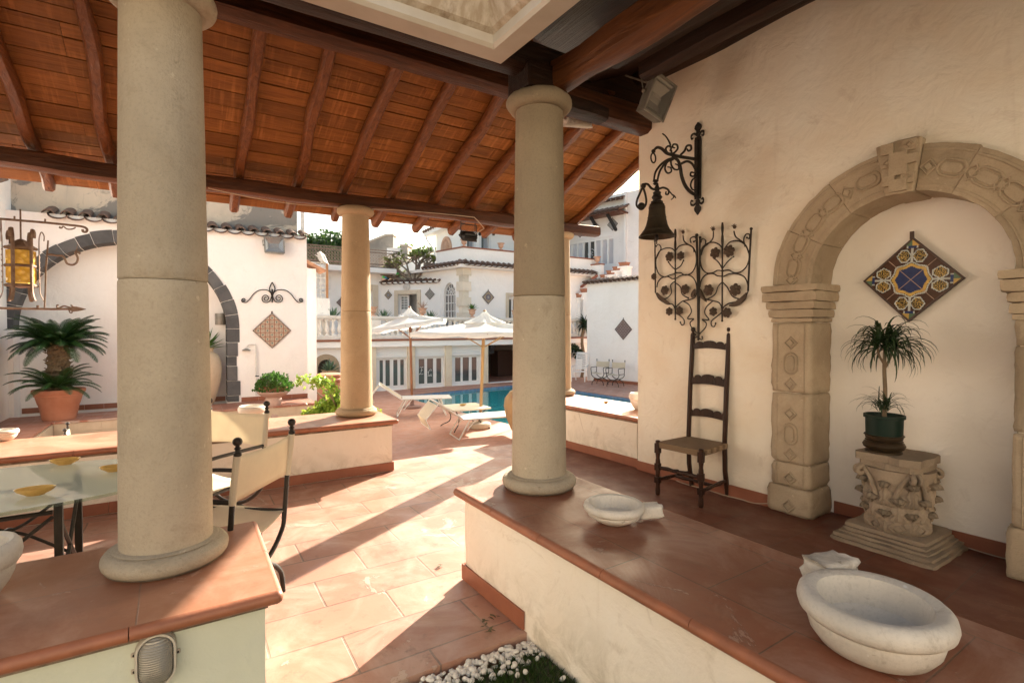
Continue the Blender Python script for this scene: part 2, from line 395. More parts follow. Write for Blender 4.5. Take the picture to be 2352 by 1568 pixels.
CAPB = tiles('bench_tile_b', .62, .42, (.25, .088, .046), (.21, .073, .038), (.12, .06, .035), -56.5, (.48, .31, .24), .6, .006, .42, off=.5, loc=(.2, .09), dirt_or_shade=.2)
SKIRT = simple('terracotta_skirting', (.33, .12, .065), .5, (.24, .08, .045), 7, .8, 30, .2, world=True)
NOSE = simple('terracotta_nosing', (.42, .15, .075), .5, (.20, .08, .045), 9, .8, 40, .3, world=True)
COLS = stone('column_sandstone', (.45, .39, .305), (.35, .30, .23), 1.0, True, gamt=.5)
COLS3 = stone('warm_sandstone', (.47, .35, .225), (.39, .28, .175), 1.0, True, gamt=.4)
COLS2 = stone('grey_brown_sandstone', (.31, .25, .175), (.25, .20, .14), .6, True, gamt=.5)
ARCHS = stone('arch_sandstone', (.47, .38, .275), (.35, .27, .185), .9, False, gamt=.5, dirt_or_shade=True)
CAPS = stone('carved_limestone', (.36, .285, .21), (.25, .19, .135), .9, False, gamt=.5, dirt_or_shade=True)
MARB = stone('worn_marble', (.74, .69, .62), (.50, .455, .40), .3, False, .6, grime=(.24, .19, .14), gamt=.8)
LAVA = stone('lava_stone', (.05, .05, .055), (.13, .13, .13), 1.0, False, .9, gamt=.2)
_t = LAVA.node_tree; _b = _t.nodes['Principled BSDF']; _c = _b.inputs['Base Color'].links[0].from_socket; _r = N(_t, 'ObjectInfo').outputs['Random']
_t.links.new(mix(_t, ramp(_t, _r, [(.1, 0), (1, .4)]), _c, (.20, .195, .19)), _b.inputs['Base Color'])
BOARD = wood('roof_boards', (.15, .056, .015), (.27, .11, .028), (.05, .016, .007), 0, .6)
BOARD.node_tree.nodes['Map Range'].inputs['To Min'].default_value = .8
BEAM = wood('beam_wood', (.05, .017, .008), (.15, .052, .019), (.018, .007, .004), 0, .40, saw=False)
WBM = wood('hewn_log', (.08, .028, .012), (.27, .10, .036), (.02, .009, .005), 0, .42, .8, saw=False)
DKW = wood('near_black_wood', (.012, .006, .004), (.045, .018, .009), (.01, .005, .003), 0, .5, saw=False)  # even near-black brown for inner slope, wing and packer timbers
BEAM_R = wood('rafter_wood', (.075, .024, .009), (.21, .075, .025), (.025, .009, .005), 1, .38, saw=False)
DARKW = wood('dark_wood', (.022, .010, .007), (.045, .019, .011), (.008, .005, .004), 2, .35, saw=False)
IRON = simple('black_iron', (.012, .011, .010), .5, (.035, .025, .018), 20, .7, 60, .35, metal=.2, spec=.35)
RUST = simple('rusted_iron', (.13, .07, .045), .7, (.3, .22, .17), 22, .6, 60, .35, metal=.3)
# ================================================================ the setting
ground = MB(world=True); ground.box(-400, 400, -400, 600, -2.3, -2.0)
tag(ground.build('ground', simple('earth', (.18, .14, .09), .95, (.1, .08, .05), 2)), kind='structure')

CN = FT.w(-2.42, 1.74)                                            # centre line of the right hand bench
edgeN = 5.5
wl = [FA.w(-11, 2.035), FA.w(1.45, 2.035), FT.w(-2.0, 1.62), FT.w(1.2, 1.62), FW.w(1.2, 4.6), FW.w(-3.62, 4.6), FW.w(-3.62, 4.6), FW.w(-5.7, 4.6), None, FA.w(-11, edgeN)]
pE = FW.w(-5.7, 4.6); lp = FA.l(pE); wl[8] = FA.w(lp.x, edgeN); wl.pop(6)
fl = MB(world=True); fl.slab([(p.x, p.y) for p in wl], -2.0, 0.0)
fl.build('terrace_floor', TERR)['kind'] = 'structure'
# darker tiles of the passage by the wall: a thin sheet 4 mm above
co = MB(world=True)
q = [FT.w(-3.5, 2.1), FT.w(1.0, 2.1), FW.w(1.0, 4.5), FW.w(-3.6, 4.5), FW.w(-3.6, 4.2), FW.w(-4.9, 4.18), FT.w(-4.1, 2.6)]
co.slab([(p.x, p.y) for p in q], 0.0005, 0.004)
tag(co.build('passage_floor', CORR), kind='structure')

# pool deck with the pool cut out
Q0 = G((911.6, 908.5), DECK); q1 = G((1177, 883), DECK); q3 = G((1087, 953), DECK)
r1 = G((1315, 894.4), DECK); r2 = G((1450, 914), DECK)
def isect(p, q, a, b):
    d1 = q - p; d2 = b - a; k = ((a.x - p.x) * d2.y - (a.y - p.y) * d2.x) / (d1.x * d2.y - d1.y * d2.x); return p + d1 * k
Q1 = isect(Q0, q1, r1, r2); Q2 = Q1 + (r2 - r1).normalized() * 14; Q3 = Q0 + (q3 - Q0).normalized() * 13.5
pool = [(p.x, p.y) for p in (Q0, Q1, Q2, Q3)]
dk = MB(world=True); e1 = FA.w(-14, edgeN + .003); e2 = FA.w(7.5, edgeN + .003)
outer = [(e1.x, e1.y), (e2.x, e2.y), (20, 3), (30, 20), (12, 42), (-22, 34), (-22, 2)]
dk.slab(outer, -2.0, DECK, holes=[pool])
tag(dk.build('pool_deck', DECKM), kind='structure')
wm, t, b = newmat('pool_water'); b.inputs['Base Color'].default_value = (.03, .25, .28, 1); b.inputs['Roughness'].default_value = .03
b.inputs['IOR'].default_value = 1.33; bump(t, b, noise_n(t, coords(t), 2.2, 3), .12, .03)
wa = MB(world=True); wa.add([(x, y, DECK - .09) for x, y in pool], [(0, 1, 2, 3)]); tag(wa.build('pool_water', wm), kind='structure')
ptile = tiles('pool_tile', .3, .3, (.05, .09, .22), (.03, .06, .17), (.45, .5, .55), 32.3, (.4, .45, .55), .2, .03, .3, dirt_or_shade=.1)
# upright tile band built as separate tiles round the rim
pt = MB(world=True)
for i in range(4):
    a = Vector((*pool[i], 0)); c = Vector((*pool[(i + 1) % 4], 0)); L = (c - a).length; d = (c - a) / L; nn = Vector((-d.y, d.x, 0))
    if (Vector((sum(p[0] for p in pool) / 4, sum(p[1] for p in pool) / 4, 0)) - a).dot(nn) < 0: nn = -nn
    k = int(L / .3)
    for j in range(k):
        p = a + d * (j * L / k + .006) + nn * .012; q = a + d * ((j + 1) * L / k - .006) + nn * .012
        pt.add([(p.x, p.y, DECK - .3), (q.x, q.y, DECK - .3), (q.x, q.y, DECK - .02), (p.x, p.y, DECK - .02)], [(0, 1, 2, 3)])
tag(pt.build('pool_wall', simple('blue_tile', (.10, .16, .30), .3, (.22, .30, .42), 9, .5, world=True)), kind='structure')

# unseen wall added behind the viewer, bouncing sun into the portico
m = MB(world=True); m.box(-9, 7, -5.4, -5.1, -.5, 5.0); m.box(-9.3, -9.001, -5.4, 1.2, -.5, 4.0)
tag(m.build('bounce_wall', simple('bounce_plaster', (.46, .42, .36), .9, (.38, .34, .29), 3)), kind='structure')
m = MB(world=True); m.box(-9, 7, -5.09, -2.2, -.5, -.045); tag(m.build('courtyard_path', simple('path_stone', (.45, .36, .28), .9, (.38, .3, .22), 5)), kind='structure')
# planted strip in front
gr = MB(world=True); p = [FA.w(-1, 2.03), FT.w(-1.9, 1.6), FT.w(1.5, 1.6), FA.w(3, -2), FA.w(-4, -2), FA.w(-4, 2.03)]
gr.slab([(x.x, x.y) for x in p], -.4, -.035); tag(gr.build('soil', simple('soil', (.05, .035, .022), .95, (.1, .08, .06), 12, .6, 40, .6, world=True)), kind='structure')

# ================================================================ low walls with tiled tops
MORT = simple('dark_mortar', (.09, .06, .04), .95, (.34, .26, .19), 14, .5, 60, .8, world=True)
def bench(name_label, F, x0, x1, y0, y1, capm, endL=True, skx=None, ztop=.53):
    o = F.w(x0, (y0 + y1) / 2); t = thing('low_wall', name_label, 'low wall', o, F.deg, 'tile topped low walls of the portico')
    L = x1 - x0; h = (y1 - y0) / 2; i = .05
    b = MB(); b.rbox(i, L - i, -h + i, h - i, -.45, ztop - .03, .09, .004, 5.0); b.build('wall_body', W_PAR, t, smooth=True)
    c = MB(); c.box(.02, L - .02, -h + .02, h - .02, ztop - .03, ztop); c.build('tiled_top', capm, t)
    # rounded nosing tiles
    n = MB(); seg = .42
    def run(p, q):
        Lr = (q - p).length; k = max(1, round(Lr / seg)); d = (q - p) / Lr
        for j in range(k):
            a = p + d * (j * Lr / k + .0015); e = p + d * ((j + 1) * Lr / k - .0015)
            n.tube([a, e], random.uniform(.0225, .0238), 12, sq=None)
    z = ztop - .023
    run(Vector((.02, -h + .02, z)), Vector((L - .02, -h + .02, z))); run(Vector((.02, h - .02, z)), Vector((L - .02, h - .02, z)))
    run(Vector((.02, -h + .02, z)), Vector((.02, h - .02, z))); run(Vector((L - .02, -h + .02, z)), Vector((L - .02, h - .02, z)))
    for px, py in ((.02, -h + .02), (L - .02, -h + .02), (L - .02, h - .02), (.02, h - .02)): n.ball((px, py, z), .0232, 12, 8)
    n.build('nosing', NOSE, t, smooth=True)
    g = MB(); g.box(i - .006, L - i + .006, -h + i - .006, h - i + .006, ztop - .066, ztop - .0345); g.build('mortar_bed', simple('dark_mortar', (.10, .065, .045), .95, (.30, .22, .16), 14, .5, 60, .8, world=True) if 'MORT' not in globals() else MORT, t)
    s = MB(); w = .012; s0, s1 = skx if skx else (i - w, L - i + w)
    def sk(x0, x1, y0, y1):
        if abs(x1 - x0) > abs(y1 - y0):
            k = max(1, int(abs(x1 - x0) / .33)); st = (x1 - x0) / k
            for j in range(k): s.box(x0 + j * st + .001, x0 + (j + 1) * st - .001, y0, y1, 0.006, .095 + random.uniform(-.002, .002))
        else: s.box(x0, x1, y0, y1, 0.006, .095)
    sk(s0, s1, -h + i - w, -h + i - .0005); sk(i - w, L - i + w, h - i + .0005, h - i + w)
    s.box(i - w, i - .0005, -h + i, h - i, .006, .094); s.box(L - i + .0005, L - i + w, -h + i, h - i, .006, .094)
    s.build('skirting', SKIRT, t)
    return t
# FA frame extents (along, across)
fa = FA.l(G((648, 1348), .53)); benchA = bench('low wall in the left foreground with a bulkhead lamp on its pale green plaster', FA, -5.2, fa.x, 1.953, 2.765, CAPT)
fc = FA.l(G((917, 963), .53)); benchC = bench('long low wall under the thin column beside the entrance to the pool', FA, -7.5, fc.x, 5.06, 5.87, CAPT)
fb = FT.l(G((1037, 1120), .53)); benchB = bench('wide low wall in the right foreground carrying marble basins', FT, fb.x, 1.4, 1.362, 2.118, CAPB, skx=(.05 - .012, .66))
benchD = bench('short low wall running from the big plaster wall towards the pool', FW, -5.86, -3.6, 4.12, 4.92, CAPT)
GREENP = plaster('green_plaster', (.64, .66, .56), (.60, .62, .50), (.4, .42, .3), .2)
for ch in benchA.children:
    if ch.name.startswith('wall_body'): ch.data.materials[0] = GREENP

# ================================================================ columns
def column(label, p, r0=.158, r1=.136, top=2.78, chip=0, um=None, bm=None):
    global COLS
    keep = COLS; COLS = bm or COLS
    t = thing('stone_column', label, 'column', (p[0], p[1], .53), random.uniform(0, 360), 'sandstone columns of the portico')
    H = top - .53
    b = MB(); R0 = .215; prof = [(0.02, 0), (R0 - .035, 0.0), (R0 - .012, .012)]
    for k in range(9): an = -math.pi / 2 + math.pi * k / 8; prof.append((R0 - .04 + .04 * math.cos(an), .042 + .036 * math.sin(an)))
    prof += [(r0 + .022, .082), (r0 + .012, .088), (.05, .088)]
    rip = lambda an, z, j: noise.noise(Vector((math.cos(an) * 2.2, math.sin(an) * 2.2, z * 9))) * .012
    b.lathe(prof, 64, ripple=rip); b.build('base', COLS, t, smooth=True)
    zj = 1.635 - .53; zt = H - .085
    rf = lambda z: r0 + (r1 - r0) * (max(0, z) / zt) ** 1.35
    rip2 = lambda an, z, j: noise.noise(Vector((math.cos(an) * 2, math.sin(an) * 2, z * 2.5))) * .006 + noise.noise(Vector((math.cos(an) * 7, math.sin(an) * 7, z * 9))) * .003
    l = MB(); pr = [(.03, .084)] + [(rf(.084 + (zj - .092) * k / 14), .084 + (zj - .092) * k / 14) for k in range(15)] + [(rf(zj) - .003, zj - .001), (.03, zj - .001)]
    l.lathe(pr, 64, ripple=rip2); l.build('lower_drum', COLS, t, smooth=True)
    u = MB(); z0 = zj + .001; pr = [(.03, z0), (rf(z0) - .005, z0)] + [(rf(z0 + .006 + (zt - z0) * k / 14), z0 + .006 + (zt - z0 - .006) * k / 14) for k in range(15)] + [(.03, zt)]
    u.lathe(pr, 64, ripple=rip2); u.build('upper_drum', um or COLS, t, smooth=True)
    c = MB(); R1 = .19; prof = [(.03, zt - .004), (r1 + .012, zt - .004)]
    for k in range(11): an = -math.pi / 2 + math.pi * k / 10; prof.append((R1 - .045 + .045 * math.cos(an), zt + .042 + .045 * math.sin(an)))
    prof += [(.03, H)]
    ch = random.uniform(0, 6)
    rip3 = lambda an, z, j: noise.noise(Vector((math.cos(an) * 2.2 + ch, math.sin(an) * 2.2, z * 5))) * (.06 if um else .03) - chip * max(0, .05 - abs(((an - 1.2) % 6.28) - 3.1) * .35)
    c.lathe(prof, 64, ripple=rip3); c.build('capital', um or COLS, t, smooth=True)
    COLS = keep
    return t
column('thick sandstone column in the left foreground beside the glass table', (-1.369, 2.045))
column('sandstone column standing on the wide low wall near the marble dish', (.157, 3.01), chip=1, um=COLS2)
column('sandstone column on the long low wall with the succulent pot behind it', (-1.66, 5.52), .165, .136, 2.73, bm=COLS3)
column('far sandstone column half hidden behind another, beside the pool', (.67, 7.22), .155, .13, bm=COLS3)

# ================================================================ portico roof
EN, ER, EZ, SL = 5.65, 3.74, 2.90, .40      # eave beam, ridge, height of the rafters' underside on the eave beam, slope
VA = 4.64                                    # the verge
roof = thing('portico_roof', 'brown timber roof of boards and rafters over the portico', 'roof', FA.w(0, EN, 0), FA.deg)
RF = Matrix.Translation((0, 0, EZ)) @ Matrix.Rotation(math.atan(-SL), 4, 'X')     # local y runs down the outer slope, z = 0 underside of rafters
cs = math.cos(math.atan(SL)); LR = (EN - ER) / cs; TAIL = .60; RH = .115
for k in range(-9, 10):
    a = -.03 + .502 * k
    if a > VA - .2: a = VA
    y0 = -LR - .05; y1 = TAIL + random.uniform(-.03, .03); n = 17
    pts = []; wob = random.uniform(0, 50)
    for i in range(n):
        y = y0 + (y1 - y0) * i / (n - 1)
        pts.append((a + noise.noise(Vector((y * 1.3, wob, 0))) * .045, y, RH / 2 + noise.noise(Vector((y * 1.1, wob, 9))) * .022))
    m = MB(RF); m.tube(pts, 1, 12, sq=(RH / 2 * 1.02, .045), jit=.22)
    m.world = False
    m.build('rafter', BEAM_R, roof, smooth=True)
    if a == VA: break
bd = MB(RF); bd.world = False
y = TAIL + .03; bw_total = TAIL + .03 + LR
while y > -LR - .02:
    w = random.uniform(.12, .185); x = -5.2
    while x < VA + .06:
        L = .502 * random.choice((4, 5, 6, 8, 9)); x1 = min(x + L, VA + .07); g = random.choice((.004, .006, .010, .014)); dz = random.uniform(0, .004)
        bd.box(x + .0015, x1 - .0015, y - w + g, y, RH + dz + .001, RH + .026)
        x = x1
    y -= w
bd.build('boarding', BOARD, roof)
ct = MB(RF); ct.world = False; ct.box(-5.25, VA + .1, -LR - .03, TAIL + .05, RH + .03, RH + .045)
tp = .2
for i in range(int((VA + 5.3) / tp)):
    x = -5.2 + i * tp
    ct.tube([(x, -LR, RH + .12), (x, TAIL + .06, RH + .12)], .07, 8)
ct.build('roof_tiles', simple('roof_tile', (.25, .13, .08), .85, (.12, .09, .07), 6, .7, 20, .4), roof, smooth=True)
# eave beam: a rough log along the columns, in lengths
def log(mb, p, q, r, n=26, jit=.16, wob=.02, sq=None, nn=14):
    p = Vector(p); q = Vector(q); s = random.uniform(0, 99); pts = []
    for i in range(n):
        f = i / (n - 1); v = p.lerp(q, f); v += Vector((0, noise.noise(Vector((f * 7, s, 0))), noise.noise(Vector((f * 6, s, 5)))))* wob; pts.append(v)
    mb.tube(pts, 1 if sq else r, nn, sq=sq, jit=jit)
em = MB(); log(em, (-5.2, 0, 2.815), (-.2, 0, 2.81), .075, 40, wob=.03, sq=(.072, .085)); em.build('eave_beam', BEAM, roof, smooth=True)
em = MB(); log(em, (-.25, .0, 2.815), (5.0, .0, 2.835), .075, 40, sq=(.072, .085)); em.build('eave_beam', BEAM, roof, smooth=True)
RIDGE = wood('ridge_wood', (.03, .012, .007), (.10, .036, .015), (.012, .006, .004), 0, .45, saw=False)
em = MB(); log(em, (-5.2, ER - EN, 3.53), (6.2, ER - EN, 3.53), .12, 50, jit=.05, wob=.012, sq=(.13, .10)); em.build('ridge_beam', RIDGE, roof, smooth=True)
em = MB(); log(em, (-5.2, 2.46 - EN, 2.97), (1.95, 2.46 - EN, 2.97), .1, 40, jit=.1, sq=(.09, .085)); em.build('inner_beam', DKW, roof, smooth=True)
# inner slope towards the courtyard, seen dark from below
def halfclip(poly, n, d):
    out = []
    for i in range(len(poly)):
        a, b = poly[i], poly[(i + 1) % len(poly)]; fa_, fb_ = a.dot(n) - d, b.dot(n) - d
        if fa_ >= 0: out.append(a)
        if (fa_ >= 0) != (fb_ >= 0): out.append(a.lerp(b, fa_ / (fa_ - fb_)))
    return out
S1, S2, G1, G2, GZ = .5, .40, 2.13, 1.33, 2.95
nA = Vector((-math.sin(R(32.3)), math.cos(R(32.3)), 0)); nT = Vector((math.cos(R(-56.5) + math.pi / 2), math.sin(R(-56.5) + math.pi / 2), 0))
zA = lambda p: GZ + S1 * (nA.dot(p) - G1); zT = lambda p: GZ + S2 * (nT.dot(p) - G2)
vn = nA * S1 - nT * S2; vd = S1 * G1 - S2 * G2
def sheet(mb, poly, zf, th):
    n = len(poly); mb.add([(p.x, p.y, zf(p)) for p in poly] + [(p.x, p.y, zf(p) + th) for p in poly],
        [tuple(range(n))[::-1], tuple(range(n, 2 * n))] + [(i, (i + 1) % n, (i + 1) % n + n, i + n) for i in range(n)])
pa = halfclip([FA.w(-5.2, G1), FA.w(5.5, G1), FA.w(5.5, ER), FA.w(-5.2, ER)], vn, vd)
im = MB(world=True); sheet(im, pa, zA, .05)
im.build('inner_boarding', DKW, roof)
for k in range(-9, 9):
    a = .2 + .5 * k; P = [FA.w(a, G1 + .03 + (ER - G1 - .1) * i / 8) for i in range(9)]
    P = [p for p in P if vn.dot(p) > vd]
    if len(P) < 2: continue
    m = MB(world=True); m.tube([(p.x, p.y, zA(p) - .055) for p in P], 1, 10, sq=(.05, .045), jit=.2); m.build('rafter', BEAM_R, roof, smooth=True)
m = MB(); m.box(1.0, VA + .1, ER - EN - .03, ER - EN + .02, 3.62, 4.4); m.build('ridge_board', DKW, roof)
# ---- wing along the wall
wing = thing('wing_roof', 'dark timber lean-to roof between the gutter and the big plaster wall', 'roof', FT.w(0, 1.8, 0), FT.deg)
pw = halfclip([FT.w(-6.0, G2), FT.w(2.2, G2), FW.w(2.2, 4.14), FW.w(-3.7, 4.14), FA.w(1.2, ER + .05)], -vn, -vd)
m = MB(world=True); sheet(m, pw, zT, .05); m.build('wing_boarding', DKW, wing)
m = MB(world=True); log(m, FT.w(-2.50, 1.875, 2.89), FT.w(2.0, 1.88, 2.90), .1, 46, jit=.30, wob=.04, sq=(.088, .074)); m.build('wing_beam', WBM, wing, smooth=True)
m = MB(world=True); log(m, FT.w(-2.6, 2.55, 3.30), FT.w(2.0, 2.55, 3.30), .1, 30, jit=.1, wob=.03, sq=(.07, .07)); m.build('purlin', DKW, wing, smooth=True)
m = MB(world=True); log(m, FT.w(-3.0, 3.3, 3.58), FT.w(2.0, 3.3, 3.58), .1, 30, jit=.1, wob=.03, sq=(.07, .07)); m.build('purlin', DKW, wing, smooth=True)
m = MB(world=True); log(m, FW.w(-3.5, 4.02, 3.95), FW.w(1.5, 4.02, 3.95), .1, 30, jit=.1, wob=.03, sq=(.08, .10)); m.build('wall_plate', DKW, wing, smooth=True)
m = MB(world=True)
for i in range(-4, 3):
    a = FT.w(i * .75 + .1, G2 + .05); b_ = FT.w(i * .75 + .1, 4.05)
    if vn.dot(a) > vd: continue
    m2 = MB(world=True); m2.tube([(p.x, p.y, zT(p) - .05) for p in (a, a.lerp(b_, .3), a.lerp(b_, .6), b_)], 1, 10, sq=(.045, .04), jit=.2); m2.build('rafter', BEAM_R, wing, smooth=True)
# packer block over the second column and bracket piece
m = MB(world=True); m.M = Matrix.Translation((.157, 3.01, 0)) @ Matrix.Rotation(R(32.3), 4, 'Z'); m.box(-.14, .13, -.10, .12, 2.785, 2.93); m.build('packer_block', DKW, roof, bevel=.01)
m = MB(world=True); log(m, FA.w(1.72, 2.52, 2.83), FA.w(2.35, 2.60, 2.86), .05, 8, sq=(.045, .06)); m.build('packer_block', DKW, roof, smooth=True)

# ================================================================ box gutter round the courtyard
gm, t, b = newmat('gutter_metal'); v = coords(t); sv = coords(t, True, -32.3, (26, 26, 1.0))
c = mix(t, ramp(t, noise_n(t, sv, 1, 5, .6), [(.38, 0), (.6, 1)]), (.52, .46, .38), (.36, .29, .21))
c = mix(t, ramp(t, noise_n(t, v, 6, 8, .7), [(.58, 0), (.7, .8)]), c, (.22, .16, .11)); t.links.new(c, b.inputs['Base Color']); b.inputs['Roughness'].default_value = .5
gm2 = simple('gutter_lip', (.50, .46, .40), .5, (.40, .35, .28), 5, .6, world=True)
gut = thing('box_gutter', 'pale streaked metal box gutter meeting in a corner overhead', 'gutter', (-.08, 2.37, 2.7))
prof = [(.095, 2.72), (0, 2.72), (-.012, 2.735), (-.012, 2.775), (-.035, 2.79), (-.075, 2.87), (-.085, 2.93), (-.11, 2.935), (-.11, 2.965), (.095, 2.965)]
def gpt(F, s, off, base): return None
A0, T0 = 2.055, 1.245
def corner(off):      # where the two runs meet for this offset
    a = nA * (A0 + off); n1, d1, n2, d2 = nA, A0 + off, nT, T0 + off
    det = n1.x * n2.y - n1.y * n2.x; return Vector(((d1 * n2.y - n1.y * d2) / det, (n1.x * d2 - d1 * n2.x) / det, 0))
for run_, dirv in (('left', Vector((-math.cos(R(32.3)), -math.sin(R(32.3)), 0))), ('right', Vector((math.cos(R(-56.5)), math.sin(R(-56.5)), 0)))):
    g = MB(world=True); n = len(prof); vs = []
    for (o_, z) in prof: p = corner(o_); vs.append((p.x, p.y, z))
    for (o_, z) in prof: p = corner(o_) + dirv * 5; vs.append((p.x, p.y, z))
    fs = [tuple(range(n)), tuple(range(n, 2 * n))[::-1]] + [(i, (i + 1) % n, (i + 1) % n + n, i + n) for i in range(n)]
    g.add(vs[:], [fs[0], fs[1]]); g.f = []; g.mi = []; g.v = []
    for fi, f_ in enumerate(fs): g.add(vs if not g.v else [], [f_] , 0) if False else None
    g.add(vs, fs[:2], 0); g.f += [list(f_) for f_ in fs[2:]]; g.mi += [1 if fi in (3, 4, 5) else 0 for fi in range(len(fs) - 2)]
    g.build('gutter_run', [gm2, gm], gut)

# ================================================================ big plaster wall with the arched niche
NB = 4.42
sL, sR, spring, rin, rout = -1.885, -.775, 1.79, .56, .855
sc = (sL + sR) / 2
big = thing('plaster_wall', 'tall cream plaster wall with arched niche beside the passage', 'wall', FW.w(-2, 4.12), FW.deg)
o = -2
def arc(c, z, r, a0, a1, n): return [(c + r * math.cos(R(a0 + (a1 - a0) * i / n)), z + r * math.sin(R(a0 + (a1 - a0) * i / n))) for i in range(n + 1)]
w = MB(FW.M)
x0, x1, zt = -3.595, 1.6, 5.0
hole = [(sL - .02, .0), (sR + .02, .0)] + arc(sc, spring, rin + .02, 0, 180, 32)
w.panel([(x0, -.3), (sL - .02, -.3), (sL - .02, .0)] + arc(sc, spring, rin + .02, 180, 0, 32) + [(sR + .02, 0), (sR + .02, -.3), (x1, -.3), (x1, zt), (x0, zt)], 4.12, NB + .3)
w.build('wall_surface', W_IN, big, fix=True)
w = MB(FW.M); w.box(sL - .3, sR + .3, NB, NB + .12, -.2, 2.9); w.build('niche_back', plaster('niche_plaster', (.90, .85, .79), (.86, .79, .71), (.5, .42, .34), .22), big)
def skirt_run(mb, x0, x1, y, th=.012, h=.1):
    k = max(1, round((x1 - x0) / .33)); st = (x1 - x0) / k
    for j in range(k): mb.box(x0 + j * st + .0015, x0 + (j + 1) * st - .0015, y - th, y - .0005, .006, h + random.uniform(-.003, .003))
for q_ in ((x0 - .005, -2.21, 4.12), (sL + .03, sR - .03, NB), (sR + .32, x1, 4.12)): s = MB(FW.M); skirt_run(s, *q_); s.build('skirting', SKIRT, big)

# stone arch
arch = thing('stone_arch', 'carved sandstone arch framing the wall niche', 'arch', FW.w(sc, 4.1), FW.deg)
AF = 4.085                                              # front face
def vou(a0, a1, r0, r1, y0, y1, n=6):
    m = MB(FW.M); jr = lambda L_: [(x + .007 * noise.noise(Vector((x * 17, z * 17, 1))), z + .007 * noise.noise(Vector((x * 17, z * 17, 5)))) for x, z in L_]; o_ = jr(arc(sc, spring, r1, a0, a1, n)); i_ = jr(arc(sc, spring, r0, a1, a0, n)); m.prism(o_ + i_, y0, y1); return m
def carve(mb, cx, cz, ang, kind, w, h, y, d=.010, t_=.012):
    d *= 1.0
    """raised outline (ring) of a lozenge or a rounded lozenge on the face"""
    ca, sa = math.cos(ang), math.sin(ang)
    def loop(k):
        if kind == 'd': pts = [(w * k, 0), (0, h * k), (-w * k, 0), (0, -h * k)]
        else:
            ww, hh = w - (1 - k) * .05, h - (1 - k) * .05; r_ = ww * .95; pts = []
            for q in range(16):
                an = 2 * math.pi * q / 16; pts.append((ww * math.cos(an), (hh - ww) * (1 if math.sin(an) > 0.01 else -1 if math.sin(an) < -.01 else 0) + ww * math.sin(an)))
        return [(cx + px * ca - pz * sa, cz + px * sa + pz * ca) for px, pz in pts]
    O, I = loop(1), loop(.66) ; n = len(O)
    vs = [(x, y, z) for x, z in O] + [(x, y - d, z) for x, z in loop(.9)] + [(x, y - d, z) for x, z in loop(.76)] + [(x, y, z) for x, z in I]
    fs = []
    for j in range(3): fs += [(j * n + i, j * n + (i + 1) % n, (j + 1) * n + (i + 1) % n, (j + 1) * n + i) for i in range(n)]
    mb.add(vs, fs)
    J = loop(.4); vs = [(x, y, z) for x, z in loop(.5)] + [(x, y - d * .8, z) for x, z in J]
    mb.add(vs, [(i, (i + 1) % n, (i + 1) % n + n, i + n) for i in range(n)] + [tuple(range(n, 2 * n))])
angs = [0, 34, 62, 82, 99, 122, 150, 180]
for i in range(len(angs) - 1):
    if i == 3: continue
    a0, a1 = angs[i] + .08, angs[i + 1] - .08
    r = rout + random.uniform(-.01, .01)
    m = vou(a0, a1, rin, r, AF, NB - .002, 10); ob = m.build('voussoir', ARCHS, arch, bevel=.004)
    m = MB(FW.M)
    am = (a0 + a1) / 2
    # raised borders
    for rr in (rin + .035, r - .035):
        pts = [(x, AF - .001, z) for x, z in arc(sc, spring, rr, a0 + .5, a1 - .5, 10)]; m.tube(pts, .006, 6, sq=(1.6, .8), jit=.6)
    k = 2 if a1 - a0 > 24 else 1
    for j in range(k):
        for kd, off in (('o', .30), ('d', .80)):
            aa = a0 + (a1 - a0) * (j + off) / k; rm = (rin + r) / 2
            carve(m, sc + rm * math.cos(R(aa)), spring + rm * math.sin(R(aa)), R(aa), kd, .06 if kd == 'o' else .055, .085 if kd == 'o' else .055, AF)
    m.build('carving', ARCHS, ob)
m = vou(82.3, 98.7, rin - .01, rout + .045, AF - .035, NB - .002, 6); ks = m.build('keystone', ARCHS, arch, bevel=.012)
m = MB(FW.M)
for ai, rr, sw, sh in ((90, .60, .05, .04), (90, .74, .05, .075), (85.5, .64, .035, .035), (94.5, .64, .035, .035), (85.5, .76, .04, .03), (94.5, .76, .04, .03), (85.8, .85, .035, .035), (94.2, .85, .035, .035)):
    cx, cz = sc + rr * math.cos(R(ai)), spring + rr * math.sin(R(ai)); m.box(cx - sw, cx + sw, AF - .055 - random.uniform(0, .012), AF - .034, cz - sh, cz + sh)
    carve(m, cx, cz, R(ai - 90), 'd', sw * .8, sh * .8, AF - .058, .008)
m.build('carving', ARCHS, ks, bevel=.008)
